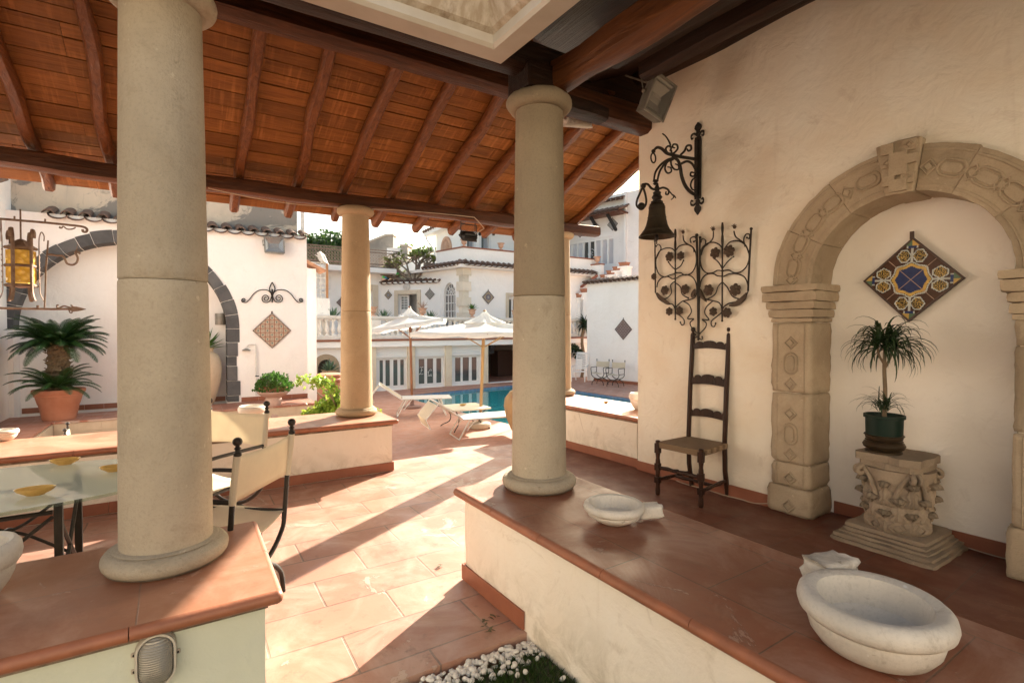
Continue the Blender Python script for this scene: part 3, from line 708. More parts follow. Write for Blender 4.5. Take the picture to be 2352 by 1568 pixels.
for side in (-1, 1):
    pw_ = .305; xi = sL if side < 0 else sR; xo = xi + side * pw_ ; a_, b_ = min(xi, xo), max(xi, xo)
    # blocks of the pier
    zs = [0.001, .215, .40, .95, 1.50] if side < 0 else [.001, .30, .85, 1.35, 1.50]
    for j in range(4):
        e = .018 if j == 0 else random.uniform(-.003, .003); m = MB(FW.M); m.rbox(a_ - e, b_ + e, AF - e, NB - .004, zs[j] + .001, zs[j + 1] + .001, .035, .0065)
        ob = m.build('pier_block', ARCHS, arch, smooth='all')
        m = MB(FW.M); z = zs[j] + .07; kd = 'd'; cx = (a_ + b_) / 2
        while z < zs[j + 1] - .05 and (j > 0 or side < 0):
            hh = .055 if kd == 'd' else .09
            if z + hh > zs[j + 1] - .01: break
            carve(m, cx, z, 0, kd, .055 if kd == 'd' else .058, hh, AF - e, .009); z += .16; kd = 'o' if kd == 'd' else 'd'
        if j:
            for xx in (a_ + .05, b_ - .05): m.tube([(xx, AF - e - .001, zs[j] + .01), (xx, AF - e - .001, zs[j + 1] - .01)], .005, 6, jit=.5)
        if m.v: m.build('carving', ARCHS, ob)
    m = MB(FW.M)
    for z0, z1, e in ((1.50, 1.535, .01), (1.536, 1.60, .022), (1.601, 1.66, .034), (1.661, 1.735, .055), (1.736, 1.79, .062)): m.rbox(a_ - e, b_ + e, AF - e, NB - .006 , z0, z1, .03, .004)
    m.build('impost', ARCHS, arch, smooth=True)
# ================================================================ things under the portico
TC = simple('terracotta_pot', (.34, .13, .07), .75, (.44, .21, .13), 5, .7, 40, .25)
TCL = simple('pale_terracotta', (.50, .28, .18), .8, (.62, .42, .32), 6, .7, 40, .25)
CANV = cloth('canvas', (.78, .70, .56), .35)
WCAN = cloth('white_canvas', (.86, .85, .82), .4)
BRONZE = simple('bronze', (.05, .035, .02), .45, (.09, .06, .035), 12, .7, 30, .2, metal=.7)
PLASTW = simple('white_metal', (.72, .70, .66), .45, (.6, .57, .52), 9, .4)
GREY = simple('grey_metal', (.26, .245, .21), .45, (.18, .16, .13), 12, .5, metal=.2)
glm, t, b = newmat('lamp_glass'); b.inputs['Base Color'].default_value = (.42, .40, .37, 1); b.inputs['Roughness'].default_value = .08; b.inputs['Metallic'].default_value = .5
gls, t, b = newmat('clear_glass'); b.inputs['Base Color'].default_value = (.55, .62, .56, 1); b.inputs['Roughness'].default_value = .03; b.inputs['Specular IOR Level'].default_value = .5
tr = N(t, 'BsdfTransparent'); tr.inputs[0].default_value = (.82, .90, .84, 1); ms = N(t, 'MixShader'); lw = N(t, 'LayerWeight', Blend=.5); t.links.new(ramp(t, lw.outputs['Fresnel'], [(0, .04), (.8, .14), (1, .6)]), ms.inputs[0]); t.links.new(tr.outputs[0], ms.inputs[1]); t.links.new(b.outputs[0], ms.inputs[2]); t.links.new(ms.outputs[0], t.nodes['Material Output'].inputs[0])
wgl, t, b = newmat('window_glass'); b.inputs['Base Color'].default_value = (.055, .06, .06, 1); b.inputs['Roughness'].default_value = .08; b.inputs['Specular IOR Level'].default_value = .8
LEAF = leafmat('green_leaf', (.045, .12, .02), (.09, .2, .035)); LEAFD = leafmat('dark_leaf', (.012, .03, .012), (.03, .06, .02), .15)
LEAFY = leafmat('yellow_green_leaf', (.28, .34, .05), (.16, .28, .04), .5); LEAFT = leafmat('tree_leaf', (.02, .055, .012), (.06, .11, .022), .3)

def bowl(mb, o, R0, H, foot=.5, th=.18, bead=.1, ri=None, n=48, sx=1, sy=1):
    r = lambda a, z, j: noise.noise(Vector((math.cos(a) * 1.5 + o[0], math.sin(a) * 1.5, z * 4))) * .02
    T = R0 * th
    pr = [(.01, 0), (R0 * foot, 0), (R0 * (foot + .12), H * .07), (R0 * (foot * .45 + .585), H * .28), (R0 * .90, H * .44), (R0 * .92, H * .54), (R0 * .905, H * .585),
          (R0 * .965, H * .60), (R0 * 1.02, H * .67), (R0 * 1.045, H * .78), (R0 * 1.02, H * .91), (R0 * .95, H * .985), (R0 * .885, H), (R0 * (1 - th), H * .95), (R0 * (.97 - th), H * .82), (R0 * .68, H * .42), (R0 * .4, H * .25), (.01, H * .2)]
    mb.lathe(pr, n, o, ripple=r, sx=sx, sy=sy)
def lump(mb, c, s, rz=0, jit=.35, n=5):
    """broken block of stone"""
    vs = []; fs = []; M_ = Matrix.Translation(c) @ Matrix.Rotation(R(rz), 4, 'Z'); idx = {}
    for f in range(6):
        for i in range(n + 1):
            for j in range(n + 1):
                a, b_ = -1 + 2 * i / n, -1 + 2 * j / n; p = [(1, a, b_), (-1, b_, a), (a, 1, b_), (b_, -1, a), (b_, a, 1), (a, b_, -1)][f]
                if p not in idx: idx[p] = len(idx); 
    for p in idx:
        v = Vector(p); v = v * (.55 + .45 * 3 ** .25 / max(1e-6, (abs(v.x) ** 4 + abs(v.y) ** 4 + abs(v.z) ** 4) ** .25) * .76); q = 1 + noise.noise(v * 2.2 + Vector(c) * 7) * jit * .8; v = Vector((v.x * s[0], v.y * s[1], v.z * s[2] )) * q; vs.append(M_ @ v)
    for f in range(6):
        for i in range(n):
            for j in range(n):
                g = lambda a_, b2: idx[[(1, -1 + 2 * a_ / n, -1 + 2 * b2 / n), (-1, -1 + 2 * b2 / n, -1 + 2 * a_ / n), (-1 + 2 * a_ / n, 1, -1 + 2 * b2 / n), (-1 + 2 * b2 / n, -1, -1 + 2 * a_ / n), (-1 + 2 * b2 / n, -1 + 2 * a_ / n, 1), (-1 + 2 * a_ / n, -1 + 2 * b2 / n, -1)][f]]
                fs.append((g(i, j), g(i + 1, j), g(i + 1, j + 1), g(i, j + 1)))
    mb.add(vs, fs)
def basin(label, p, R0, H, lug=None, mat=None, foot=.5, th=.18, name='marble_basin', cat='basin', **k):
    t = thing(name, label, cat, p); m = MB(); bowl(m, (0, 0, 0), R0, H, foot, th, **k); m.build('bowl', mat or MARB, t, smooth=True)
    if lug:
        m = MB(); lump(m, lug[0], lug[1], lug[2], .3); m.build('broken_handle', mat or MARB, t, smooth='all')
    return t
Z = .5305
basin('large round white marble basin with broken handle, right foreground on the tiled low wall', (1.043, 1.482, Z), .186, .15, ((.03, .252, .108), (.075, .055, .042), 15), foot=.62, th=.24)
basin('small marble dish with a rough stub handle beside the column base', (.485, 2.44, Z), .138, .10, ((.175, .04, .045), (.06, .036, .030), 10), foot=.34)
basin('grey stone mortar at the left end of the foreground low wall', (-1.83, 1.70, Z), .15, .20, foot=.5, th=.2, name='stone_mortar', cat='mortar')
basin('white marble mortar with square rim on the long low wall behind a canvas chair', (-2.56, 5.1, Z), .125, .165, foot=.6, th=.2, name='stone_mortar', cat='mortar')
basin('white marble mortar at the wall end of the short low wall', (1.475, 5.89, Z), .135, .19, foot=.5, th=.2, name='stone_mortar', cat='mortar')
basin('little white stone bowl far left on the long low wall', (-4.19, 4.26, Z), .09, .09, foot=.5, name='stone_mortar', cat='bowl')
AMB = simple('amber_ceramic', (.66, .44, .15), .25, (.40, .24, .07), 14, .8)
def ashtray(label, p, rz, mat=AMB, s=1.0):
    s *= .68
    m = MB(); n = 28
    pr = [(.01, 0), (.045, 0), (.05, .004), (.085, .026), (.10, .046), (.096, .048), (.075, .028), (.04, .013), (.01, .011)]
    m.lathe(pr, n, ripple=lambda a, z, j: .06 * abs(math.cos(2 * a)) if j in (3, 4, 5) else 0, sy=.55)
    m.v = [v * s for v in m.v]
    o = m.build('ashtray', mat, smooth=True); o.location = p; o.rotation_euler = (0, 0, R(rz)); tag(o, label, 'ashtray', 'boat shaped ceramic ashtrays'); return o
TZ = .7205
p = G((81, 1136), TZ); ashtray('amber ceramic ashtray nearest the front edge of the glass table', p, 28)
p = G((149, 1066), TZ); ashtray('amber ceramic ashtray near the back edge of the glass table', p, 25, s=.95)
p = G((262, 1082), TZ); ashtray('amber ceramic ashtray by the right end of the glass table beside the thick column', p, 20, s=.9)
ashtray('brown ceramic ashtray on the sunlit short low wall by the pool', (1.165, 6.4, Z), 40, s=.62)
# ---- oval glass table
tb = thing('glass_table', 'oval glass topped table on black iron legs', 'table', FA.w(-1.0, 3.26), FA.deg)
m = MB(); n = 72; e = 2.5
lp_ = [(.98 * math.copysign(abs(math.cos(2 * math.pi * i / n)) ** (2 / e), math.cos(2 * math.pi * i / n)), .46 * math.copysign(abs(math.sin(2 * math.pi * i / n)) ** (2 / e), math.sin(2 * math.pi * i / n))) for i in range(n)]
m.slab(lp_, .706, .72); m.build('table_top', gls, tb, bevel=.003)
m = MB()
for sx in (-1, 1):
    for sy in (-1, 1):
        x, y = sx * .52, sy * .25; m = MB(); m.tube([(x, y, .703), (x, y, .0)], .017, 8, sq=(1, 1), phase=.0); m.build('leg', IRON, tb)
m = MB()
for sy in (-1, 1):
    m.tube([(-.5, sy * .25, .64), (.5, sy * .25, .64)], .010, 6); m.tube([(-.5, sy * .25, .25), (.5, sy * .25, .25)], .010, 6)
    for x0 in (-.5, 0):
        m.tube(catmull([(x0, sy * .25, .62), (x0 + .17, sy * .25, .48), (x0 + .25, sy * .25, .44), (x0 + .33, sy * .25, .40), (x0 + .5, sy * .25, .27)]), .008, 6)
        m.tube(catmull([(x0, sy * .25, .27), (x0 + .17, sy * .25, .40), (x0 + .25, sy * .25, .44), (x0 + .33, sy * .25, .48), (x0 + .5, sy * .25, .62)]), .008, 6)
for sx in (-1, 1):
    m.tube([(sx * .52, -.24, .60), (sx * .52, .24, .22)], .009, 6); m.tube([(sx * .52, .24, .60), (sx * .52, -.24, .22)], .009, 6)
m.tube([(-.5, -.24, .25), (.5, .24, .25)], .011, 6); m.tube([(-.5, .24, .25), (.5, -.24, .25)], .011, 6); m.build('cross_bars', IRON, tb)
for p in ((0, 0, .25), (-.25, -.25, .44), (.25, -.25, .44), (-.25, .25, .44), (.25, .25, .44)): m = MB(); m.ball(p, .026, 10, 8, sc=(1, 1, .7)); m.build('rosette', IRON, tb, smooth=True)

# ---- folding canvas armchair with ball finials; local: faces -y
def armchair(label, p, rz, group='black iron armchairs with canvas seats'):
    t = thing('canvas_armchair', label, 'chair', p, rz, group)
    W, D = .25, .21
    for sx in (-1, 1):
        m = MB(); m.tube([(sx * W, D, .40), (sx * W, D + .02, .66), (sx * W, D + .045, .885)], .0125, 10); m.build('back_post', IRON, t, smooth=True)
        m = MB(); m.lathe([(.004, .87), (.017, .872), (.017, .885), (.011, .89), (.010, .90), (.016, .905), (.009, .912), (.009, .917)] + [(.0195 * math.sin(math.pi * k / 10) + .002, .936 - .0195 * math.cos(math.pi * k / 10)) for k in range(1, 11)], 16, (sx * W, D + .047, .0)); m.build('finial', IRON, t, smooth=True)
        m = MB(); m.tube(catmull([(sx * W, D + .018, .655), (sx * W, 0, .66), (sx * W, -D, .66), (sx * W, -D - .05, .63), (sx * W, -D - .045, .56), (sx * W, -D, .45)]), .0115, 10); m.build('arm', IRON, t, smooth=True)
    for sy in (-1, 1):
        y = sy * D
        m = MB(); m.tube(catmull([(-W, y, .45), (-W + .015, y, .36), (-.12, y, .27), (0, y, .245), (.12, y, .27), (W - .015, y, .36), (W, y, .45)]), .0125, 10)
        m.tube(catmull([(-.235, y, .0), (-.21, y, .12), (-.11, y, .21), (0, y, .235), (.11, y, .21), (.21, y, .12), (.235, y, .0)]), .0125, 10); m.build('curved_leg', IRON, t, smooth=True)
    for sx in (-1, 1): m = MB(); m.tube([(sx * .1, -D, .22), (sx * .1, D, .22)], .009, 8); m.build('stretcher', IRON, t, smooth=True); m = MB(); m.tube([(sx * W, -D, .445), (sx * W, D, .445)], .0115, 8); m.build('seat_rail', IRON, t, smooth=True)
    def sheet_(fn, nu, nv, name, th=.003):
        m = MB(); vs = [fn(i / nu, j / nv) for j in range(nv + 1) for i in range(nu + 1)]; fs = [(j * (nu + 1) + i, j * (nu + 1) + i + 1, (j + 1) * (nu + 1) + i + 1, (j + 1) * (nu + 1) + i) for j in range(nv) for i in range(nu)]
        m.add(vs, fs); o = m.build(name, CANV, t, smooth=True); s = o.modifiers.new('thick', 'SOLIDIFY'); s.thickness = th
    def back(u, v):
        a = (u - .5) * 2; wrap = max(0, abs(a) - .93) / .07
        return (a * (W + .017) * (1 - .0 * wrap), D + .028 + .02 * v + .028 * (1 - a * a) * (.6 + .4 * math.sin(v * 3)) - .016 * (1 - wrap) + .0, .645 + .225 * v - .012 * (1 - a * a) * (v - .5) * 2)
    sheet_(back, 24, 8, 'back_canvas')
    sheet_(lambda u, v: ((u - .5) * 2 * (W + .012), -D + 2 * D * v, .458 - .045 * (1 - ((u - .5) * 2) ** 2) + .006 * math.sin(v * 6)), 20, 10, 'seat_canvas')
    for sx in (-1, 1): m = MB(); m.tube([(sx * W, D + .019, .645), (sx * W, D + .046, .87)], .0165, 10); m.build('canvas_sleeve', CANV, t, smooth=True)
    return t
ac1 = armchair('canvas armchair in front of the low wall end, seen from behind its right side', (-1.49, 2.62, 0), -94)
ac2 = dup(ac1, (-2.0, 3.38, 0), -17, 'canvas armchair on the far side of the glass table, back to the long low wall')
# one more stands lower down beyond the long wall: only its finials and a canvas edge show
p = G((217, 975), .30); dup(ac1, (p.x, p.y, DECK + .02), 128, 'canvas armchair beyond the long low wall, only finials and canvas edge showing')

# ---- rush seated ladder-back chair
lc = thing('ladder_back_chair', 'tall dark wooden ladder-back chair with woven rush seat against the plaster wall', 'chair', (1.272, 4.50, 0), -51.5)
def turned(mb, x, y, z0, z1, r, blocks=(), n=16):
    pr = [(.004, z0)]; k = 26
    for i in range(k + 1):
        z = z0 + (z1 - z0) * i / k; f = 1
        inb = any(a <= z <= b_ for a, b_ in blocks)
        f = 1.12 if inb else .72 + .28 * abs(math.sin((z - z0) * 38))
        pr.append((r * f, z))
    pr.append((.004, z1)); mb.lathe(pr, n, (x, y, 0))
for x in (0, .415):
    m = MB(); turned(m, x, 0, 0, .47, .021)
    for a, b_ in ((.11, .16), (.22, .28), (.37, .455)): m.box(x - .021, x + .021, -.021, .021, a, b_)
    m.ball((x, 0, .472), .022, 12, 8, sc=(1, 1, .5)); m.build('front_leg', DARKW, lc, smooth=True)
for x in (.035, .385):
    m = MB(); m.tube([(x, .47, 0), (x, .425, .22), (x, .415, .46), (x, .435, .9), (x, .475, 1.40)], 1, 12, sq=(.0215, .017))
    m.build('back_post', DARKW, lc, smooth=True)
    m = MB(); m.lathe([(.004, 1.40), (.017, 1.401), (.019, 1.41), (.010, 1.417), (.010, 1.422), (.018, 1.43), (.021, 1.445), (.018, 1.458), (.008, 1.465), (.003, 1.466)], 16, (x, .476, 0)); m.build('finial', DARKW, lc, smooth=True)
for z, h, yb in ((.655, .085, .425), (.945, .10, .438), (1.265, .08, .463)):
    m = MB(); P = [(.05, z)]; k = 40
    P += [(.05 + .32 * i / k, z + .012 * math.sin(math.pi * i / k)) for i in range(1, k)] + [(.37, z)]
    top = []
    for i in range(k + 1):
        u = i / k; a = abs(u - .5) * 2
        hh = h * (.72 + .28 * math.sqrt(max(0, 1 - (a / .38) ** 2))) if a < .38 else h * (.66 + .24 * math.sqrt(max(0, 1 - ((a - .62) / .2) ** 2))) if .42 < a < .82 else h * (.62 + (.12 if a > .9 else 0))
        top.append((.05 + .32 * u, z + hh))
    P = [(.05, z)] + P[1:-1] + [(.37, z)] + top[::-1]
    m.prism(P, yb - .009, yb + .009); m.build('slat', DARKW, lc, bevel=.003)
m = MB()
for y, z in ((0, .245),): m.tube([(0.02, y, z), (.395, y, z)], [.013 + .006 * abs(math.sin(i * .9)) for i in range(2)], 10)
m.tube([(.02, 0, .25), (.1, 0, .25), (.15, 0, .25), (.2, 0, .25), (.215, 0, .25), (.27, 0, .25), (.33, 0, .25), (.395, 0, .25)], [.010, .017, .011, .018, .011, .018, .012, .011], 12); m.build('stretcher', DARKW, lc, smooth=True)
for x0, x1 in ((0, .035), (.415, .385)):
    m = MB(); m.tube([(x0, .02, .135), (x0 * .7 + x1 * .3, .12, .135), ((x0 + x1) / 2, .22, .135), (x0 * .3 + x1 * .7, .32, .135), (x1, .44, .135)], [.012, .018, .012, .018, .012], 12); m.build('stretcher', DARKW, lc, smooth=True)
m = MB(); m.tube([(.02, .22, .135), (.12, .22, .135), (.2, .22, .135), (.3, .22, .135), (.395, .22, .135)], [.011, .017, .012, .017, .011], 12); m.build('stretcher', DARKW, lc, smooth=True)
rm, t, b = newmat('woven_rush'); v = coords(t, False); wv = N(t, 'TexWave', Scale=60, Distortion=2.5, Detail=3); wv.wave_type = 'BANDS'; t.links.new(v, wv.inputs['Vector'])
t.links.new(mix(t, wv.outputs['Fac'], (.12, .075, .04), (.30, .21, .13)), b.inputs['Base Color']); b.inputs['Roughness'].default_value = .85; bump(t, b, wv.outputs['Fac'], .6, .004)
m = MB(); C = (.21, .21, .452)
cor = [(-.012, -.012), (.427, -.012), (.405, .43), (.015, .43)]
for i in range(4):
    a, b_ = cor[i], cor[(i + 1) % 4]; K = 22     # cords laid in four triangles
    for j in range(K):
        f0, f1 = (j + .1) / K, (j + .9) / K; f0_, f1_ = f0, f1
        q0 = Vector((a[0] + (b_[0] - a[0]) * f0, a[1] + (b_[1] - a[1]) * f0, .462)); q1 = Vector((a[0] + (b_[0] - a[0]) * f1, a[1] + (b_[1] - a[1]) * f1, .462))
    m.add([(a[0], a[1], .468), (b_[0], b_[1], .468), C, (a[0], a[1], .415), (b_[0], b_[1], .415), (C[0], C[1], .43)], [(0, 1, 2), (3, 5, 4), (0, 3, 4, 1)])
m.build('rush_seat', rm, lc, bevel=.008)

# ---- corinthian capital used as a stand
CC = (2.60, 3.47)
m = MB(Matrix.Translation((CC[0], CC[1], 0)) @ Matrix.Rotation(R(-57.5), 4, 'Z'))
for z0, z1, h in ((.0, .028, .30), (.0285, .055, .285), (.0555, .075, .262), (.0755, .10, .245), (.1005, .13, .235)): m.rbox(-h, h, -h + .01, h - .01, z0 + .001, z1 + .002, .04, .005)
o = m.build('stone_plinth', CAPS, smooth=True); tag(o, 'stepped square stone plinth under the carved capital', 'plinth')
cp = thing('stone_capital', 'weathered carved leafy stone capital standing in the niche as a plant stand', 'capital', (CC[0] - .02, CC[1] - .02, .131), -57.5)
m = MB(); m.lathe([(.01, 0), (.165, 0), (.172, .02), (.165, .12), (.17, .24), (.185, .34), (.20, .40), (.01, .41)], 48, ripple=lambda a, z, j: noise.noise(Vector((math.cos(a) * 3, math.sin(a) * 3, z * 14))) * .05); m.build('bell', CAPS, cp, smooth=True)
m = MB(); n = 8; pts = []
for s_ in range(4):
    a0 = R(45 + 90 * s_)
    pts += [(.245 * math.cos(a0 - .10), .245 * math.sin(a0 - .10)), (.245 * math.cos(a0 + .10), .245 * math.sin(a0 + .10))]
    for f in (.25, .5, .75): a1 = a0 + f * math.pi / 2; pts.append((.205 * math.cos(a1) * (1.02 if f != .5 else .93), .205 * math.sin(a1) * (1.02 if f != .5 else .93)))
m.slab([(x * .9 + random.gauss(0, .008), y * .9 + random.gauss(0, .008)) for x, y in pts], .405, .445); m.slab([(x * .98 + random.gauss(0, .014), y * .98 + random.gauss(0, .014)) for x, y in pts], .4455, .492); ob = m.build('abacus', CAPS, cp, bevel=.012)
def acanthus(mb, ang, z0, h, r0, out, w, th=.014):
    """a curling lobed leaf that hugs the bell and turns out at the tip"""
    nu, nv = 8, 14; fr_ = []; vs = []; fs = []
    for j in range(nv + 1):
        f = j / nv; z = z0 + h * (f / .78 if f < .78 else 1 + .04 * math.sin((f - .78) * 14) - (f - .78) * .95)
        r = r0 + .014 + .008 * math.sin(f * 9) + out * max(0, (f - .5) / .5) ** 1.5
        ww = w * (1 - .25 * f) * (1 + .30 * math.sin(f * 22)) * (1 if f < .88 else .6)
        for i in range(nu + 1):
            u = (i / nu - .5) * 2; an = ang + u * ww / r; rr = r + .012 * (1 - abs(u)) * (.4 + f) - .02 * u * u * f + .004 * math.cos(u * 12)
            vs.append((rr * math.cos(an), rr * math.sin(an), z - .01 * u * u))
    b_ = len(vs); vs += [(x * .90, y * .90, z - .008) for x, y, z in vs]
    for j in range(nv):
        for i in range(nu): a = j * (nu + 1) + i; fs += [(a, a + 1, a + nu + 2, a + nu + 1), (a + b_, a + nu + 1 + b_, a + nu + 2 + b_, a + 1 + b_)]
    ring = [i for i in range(nu + 1)] + [j * (nu + 1) + nu for j in range(1, nv + 1)] + [nv * (nu + 1) + i for i in range(nu - 1, -1, -1)] + [j * (nu + 1) for j in range(nv - 1, 0, -1)]
    for i in range(len(ring)): a, c = ring[i], ring[(i + 1) % len(ring)]; fs.append((a, a + b_, c + b_, c))
    mb.add(vs, fs)
for k in range(8):
    m = MB(); acanthus(m, R(45 * k), .0, .15, .160, .028, .066); m.build('acanthus_leaf', CAPS, cp, smooth=True)
    m = MB(); acanthus(m, R(45 * k + 22.5), .08, .16, .166, .036, .062); m.build('acanthus_leaf', CAPS, cp, smooth=True)
    m = MB(); acanthus(m, R(45 * k), .18, .16, .172, .042, .052); m.build('acanthus_leaf', CAPS, cp, smooth=True)
for k in range(4):
    m = MB(); a0 = R(45 + 90 * k)
    for sg in (-1, 1):
        P = [Vector((.185 * math.cos(a0 + sg * .5), .185 * math.sin(a0 + sg * .5), .22)), Vector((.19 * math.cos(a0 + sg * .35), .19 * math.sin(a0 + sg * .35), .31))]
        for q in range(9): an = q * .75; rr = .030 * (1 - q / 11); P.append(Vector(((.225 + rr * math.cos(2.2 - an)) * math.cos(a0 + sg * .08), (.225 + rr * math.cos(2.2 - an)) * math.sin(a0 + sg * .08), .365 + rr * math.sin(2.2 - an))))
        m.tube(catmull(P, 3), .015, 8)
    m.build('volute', CAPS, cp, smooth=True)
# ---- pot with the dracaena
pz = .131 + .493; px_, py_ = G((2034, 1040), pz).xy
px_, py_ = 2.50, 3.47
bp = thing('bronze_planter', 'dark bronze planter ring on top of the stone capital', 'planter', (px_, py_, pz)); m = MB()
m.lathe([(.01, 0), (.115, 0), (.115, .012), (.105, .018), (.128, .035), (.135, .055), (.125, .075), (.115, .082), (.120, .088), (.112, .095), (.117, .105), (.119, .12), (.128, .126), (.124, .132), (.110, .132), (.105, .04), (.01, .03)], 40); m.build('planter_body', BRONZE, bp, smooth=True); bp.matrix_basis = bp.matrix_basis @ Matrix.Scale(.9, 4)
GP = simple('green_plastic', (.003, .016, .010), .5, spec=.25)
S9 = .88
pp = thing('potted_dracaena', 'green plastic pot with a spiky dracaena in the niche', 'potted plant', (px_, py_, pz + .04)); m = MB()
m.lathe([(.01, 0), (.100, 0), (.102, .08), (.118, .083), (.120, .14), (.121, .20), (.134, .203), (.134, .225), (.124, .226), (.118, .20), (.01, .195)], 40); m.v = [Vector((v.x * .88, v.y * .88, v.z * .94)) for v in m.v]; m.build('pot', GP, pp, smooth=True)
BARK = simple('bark', (.22, .16, .10), .9, (.12, .08, .05), 20, .7, 40, .5)
m = MB(); P = catmull([(0, 0, .19), (.008, .005, .36), (-.004, 0, .53), (.006, .006, .68)]); m.tube(P, [.014 - .004 * i / len(P) for i in range(len(P))], 8)
P2 = catmull([(0, 0, .52), (.03, -.01, .60), (.045, -.01, .67)]); m.tube(P2, .008, 8); P2 = catmull([(0, 0, .54), (-.03, .02, .62), (-.035, .02, .70)]); m.tube(P2, .007, 8); m.build('stem', BARK, pp, smooth=True)
def strap(mb, o, az, el, L, w, droop, n=9, fold=.25, mi=0):
    P = []; p = Vector(o); th = el
    for i in range(n + 1):
        P.append(p.copy()); d = Vector((math.cos(az) * math.cos(th), math.sin(az) * math.cos(th), math.sin(th))); p = p + d * L / n; th -= droop / n * (.4 + 1.2 * i / n)
    sd = Vector((-math.sin(az), math.cos(az), 0)); vs = []; fs = []
    for i, q in enumerate(P):
        f = i / n; ww = w * (1 - f) ** .6 * (.6 + .4 * min(1, f * 5)) * .5 + .0004
        vs += [q - sd * ww + Vector((0, 0, ww * fold * 2)), q, q + sd * ww + Vector((0, 0, ww * fold * 2))]
    for i in range(n): a = i * 3; fs += [(a, a + 1, a + 4, a + 3), (a + 1, a + 2, a + 5, a + 4)]
    mb.add(vs, fs, mi)
m = MB()
for c_, nn, L, zz in (((.006, .006), 62, .33, .70), ((.045, -.01), 46, .30, .69), ((-.035, .02), 46, .30, .71)):
    for i in range(nn):
        el = random.uniform(-.25, 1.45); strap(m, (c_[0], c_[1], zz - random.uniform(0, .06)), random.uniform(0, 6.28), el, L * random.uniform(.6, 1.12), .018, random.uniform(1.6, 2.9) + max(0, el) * .5)
for i in range(60): strap(m, (random.uniform(-.03, .03), random.uniform(-.03, .03), .22 + random.uniform(0, .06)), random.uniform(0, 6.28), random.uniform(.5, 1.4), random.uniform(.14, .22), .008, random.uniform(1.8, 3))
m.build('leaves', LEAFD, pp)

# ---- maiolica plaques
def plaque(label, fr, c, pc, half, painter, cols, n=24, tilt=0, name='tile_plaque', th=.02, hook=True, group=None, flat=False):
    x, z = fr.px(pc, c); o = fr.w(x, c - .001, z); rz = fr.deg
    t = thing(name, label, 'tile plaque', o, rz, group)
    side = half * math.sqrt(2); M_ = Matrix.Rotation(R(45 + tilt), 4, 'Y')
    m = MB(M_); m.world = False
    y = -th; h = side / 2
    for i in range(n):
        for j in range(n):
            p0, p1, q0, q1 = -h + side * i / n, -h + side * (i + 1) / n, -h + side * j / n, -h + side * (j + 1) / n
            ci = painter((i + .5) / n - .5, (j + .5) / n - .5)
            m.add([(p0, y, q0), (p1, y, q0), (p1, y, q1), (p0, y, q1)], [(0, 1, 2, 3)], ci)
    m.build('glazed_tiles', cols, t)
    f = MB(M_); f.world = False; e = .012 * (half / .28) ** .5
    f.box(-h, h, y + .001, 0, -h, h)
    for s_ in (-1, 1): f.box(-h - e, h + e, y - .004, 0, s_ * h, s_ * (h + e)); f.box(s_ * h, s_ * (h + e), y - .0035, 0, -h - .0005, h + .0005)
    if hook: f.M = Matrix(); f.box(-e, e, -.012, 0, half + .005, half + .06)
    f.build('iron_frame', simple('frame_iron', (.07, .04, .03), .6) if 'FRM' not in globals() else FRM, t)
    return t
FRM = simple('frame_iron', (.07, .04, .03), .6)
cer = lambda nme, c, c2=None: simple(nme, c, .18, c2 or tuple(x * .6 for x in c), 30, .5)
MC = [cer('glaze_blue', (.010, .020, .095), (.02, .04, .15)), cer('glaze_yellow', (.72, .47, .12)), cer('glaze_white', (.62, .65, .62)), cer('glaze_brown', (.085, .035, .02)), cer('glaze_black', (.02, .018, .016)), cer('glaze_green', (.12, .2, .12)), cer('grout_pink', (.55, .38, .28))]
def paint_big(p, q):
    if abs(p) < .006 or abs(q) < .006: return 6 if max(abs(p), abs(q)) < .5 else 3
    u, v = abs(p), abs(q); r = math.hypot(u, v); th = math.atan2(v, u); t_ = (u + v) / math.sqrt(2); s_ = abs(u - v) / math.sqrt(2)
    lob = 1 + .13 * abs(math.cos(2 * th + math.pi / 2)) ** 3 + .13 * abs(math.cos(2 * th)) ** 3 - .10 * abs(math.sin(4 * th))
    if r < .215 * lob: return 0
    if r < .262 * lob: return 1
    if r < .268 * lob: return 4
    if r < .292 * lob: return 2
    # corner cube
    if t_ > .60: return (1 if (p * q > 0) == (u > v) else 5)
    if t_ > .555: return 0 if s_ < .06 else (2 if s_ < .085 else 3)
    # strap loops: two panels mirrored about the diagonal
    cx, cy = .42, .115
    a = abs(t_ - cx); b_ = abs(s_ - cy); d = max(a, a * .62 + b_ * .95)
    if d < .092:
        if abs(s_) < .02 and abs(t_ - .38) > .03: return 0
        return 1 if math.sin(61 * p + 9 * math.sin(47 * q)) * math.sin(67 * q + 8 * math.sin(53 * p)) > .12 else 4
    if d < .114: return 2
    if s_ < .02: return 2
    if d < .120: return 4
    return 3
def hyp(a, b): return math.hypot(a, b)
def paint_star(p, q, k=4):
    a = ((p + .5) * k) % 1 - .5; b_ = ((q + .5) * k) % 1 - .5; u, v = abs(a), abs(b_); r = math.hypot(u, v)
    if r < .14: return 2
    if r < .2: return 1
    if abs(u - v) < .06: return 0
    if abs(u + v - .5) < .07: return 3
    if u > .42 and v > .42: return 2
    return 4
def paint_net(p, q, k=6):
    a = ((p + .5) * k) % 1 - .5; b_ = ((q + .5) * k) % 1 - .5; u, v = abs(a), abs(b_)
    if abs(math.hypot(u, v) - .36) < .07: return 0
    if math.hypot(u, v) < .14: return 1
    if u > .4 and v > .4: return 0
    return 2
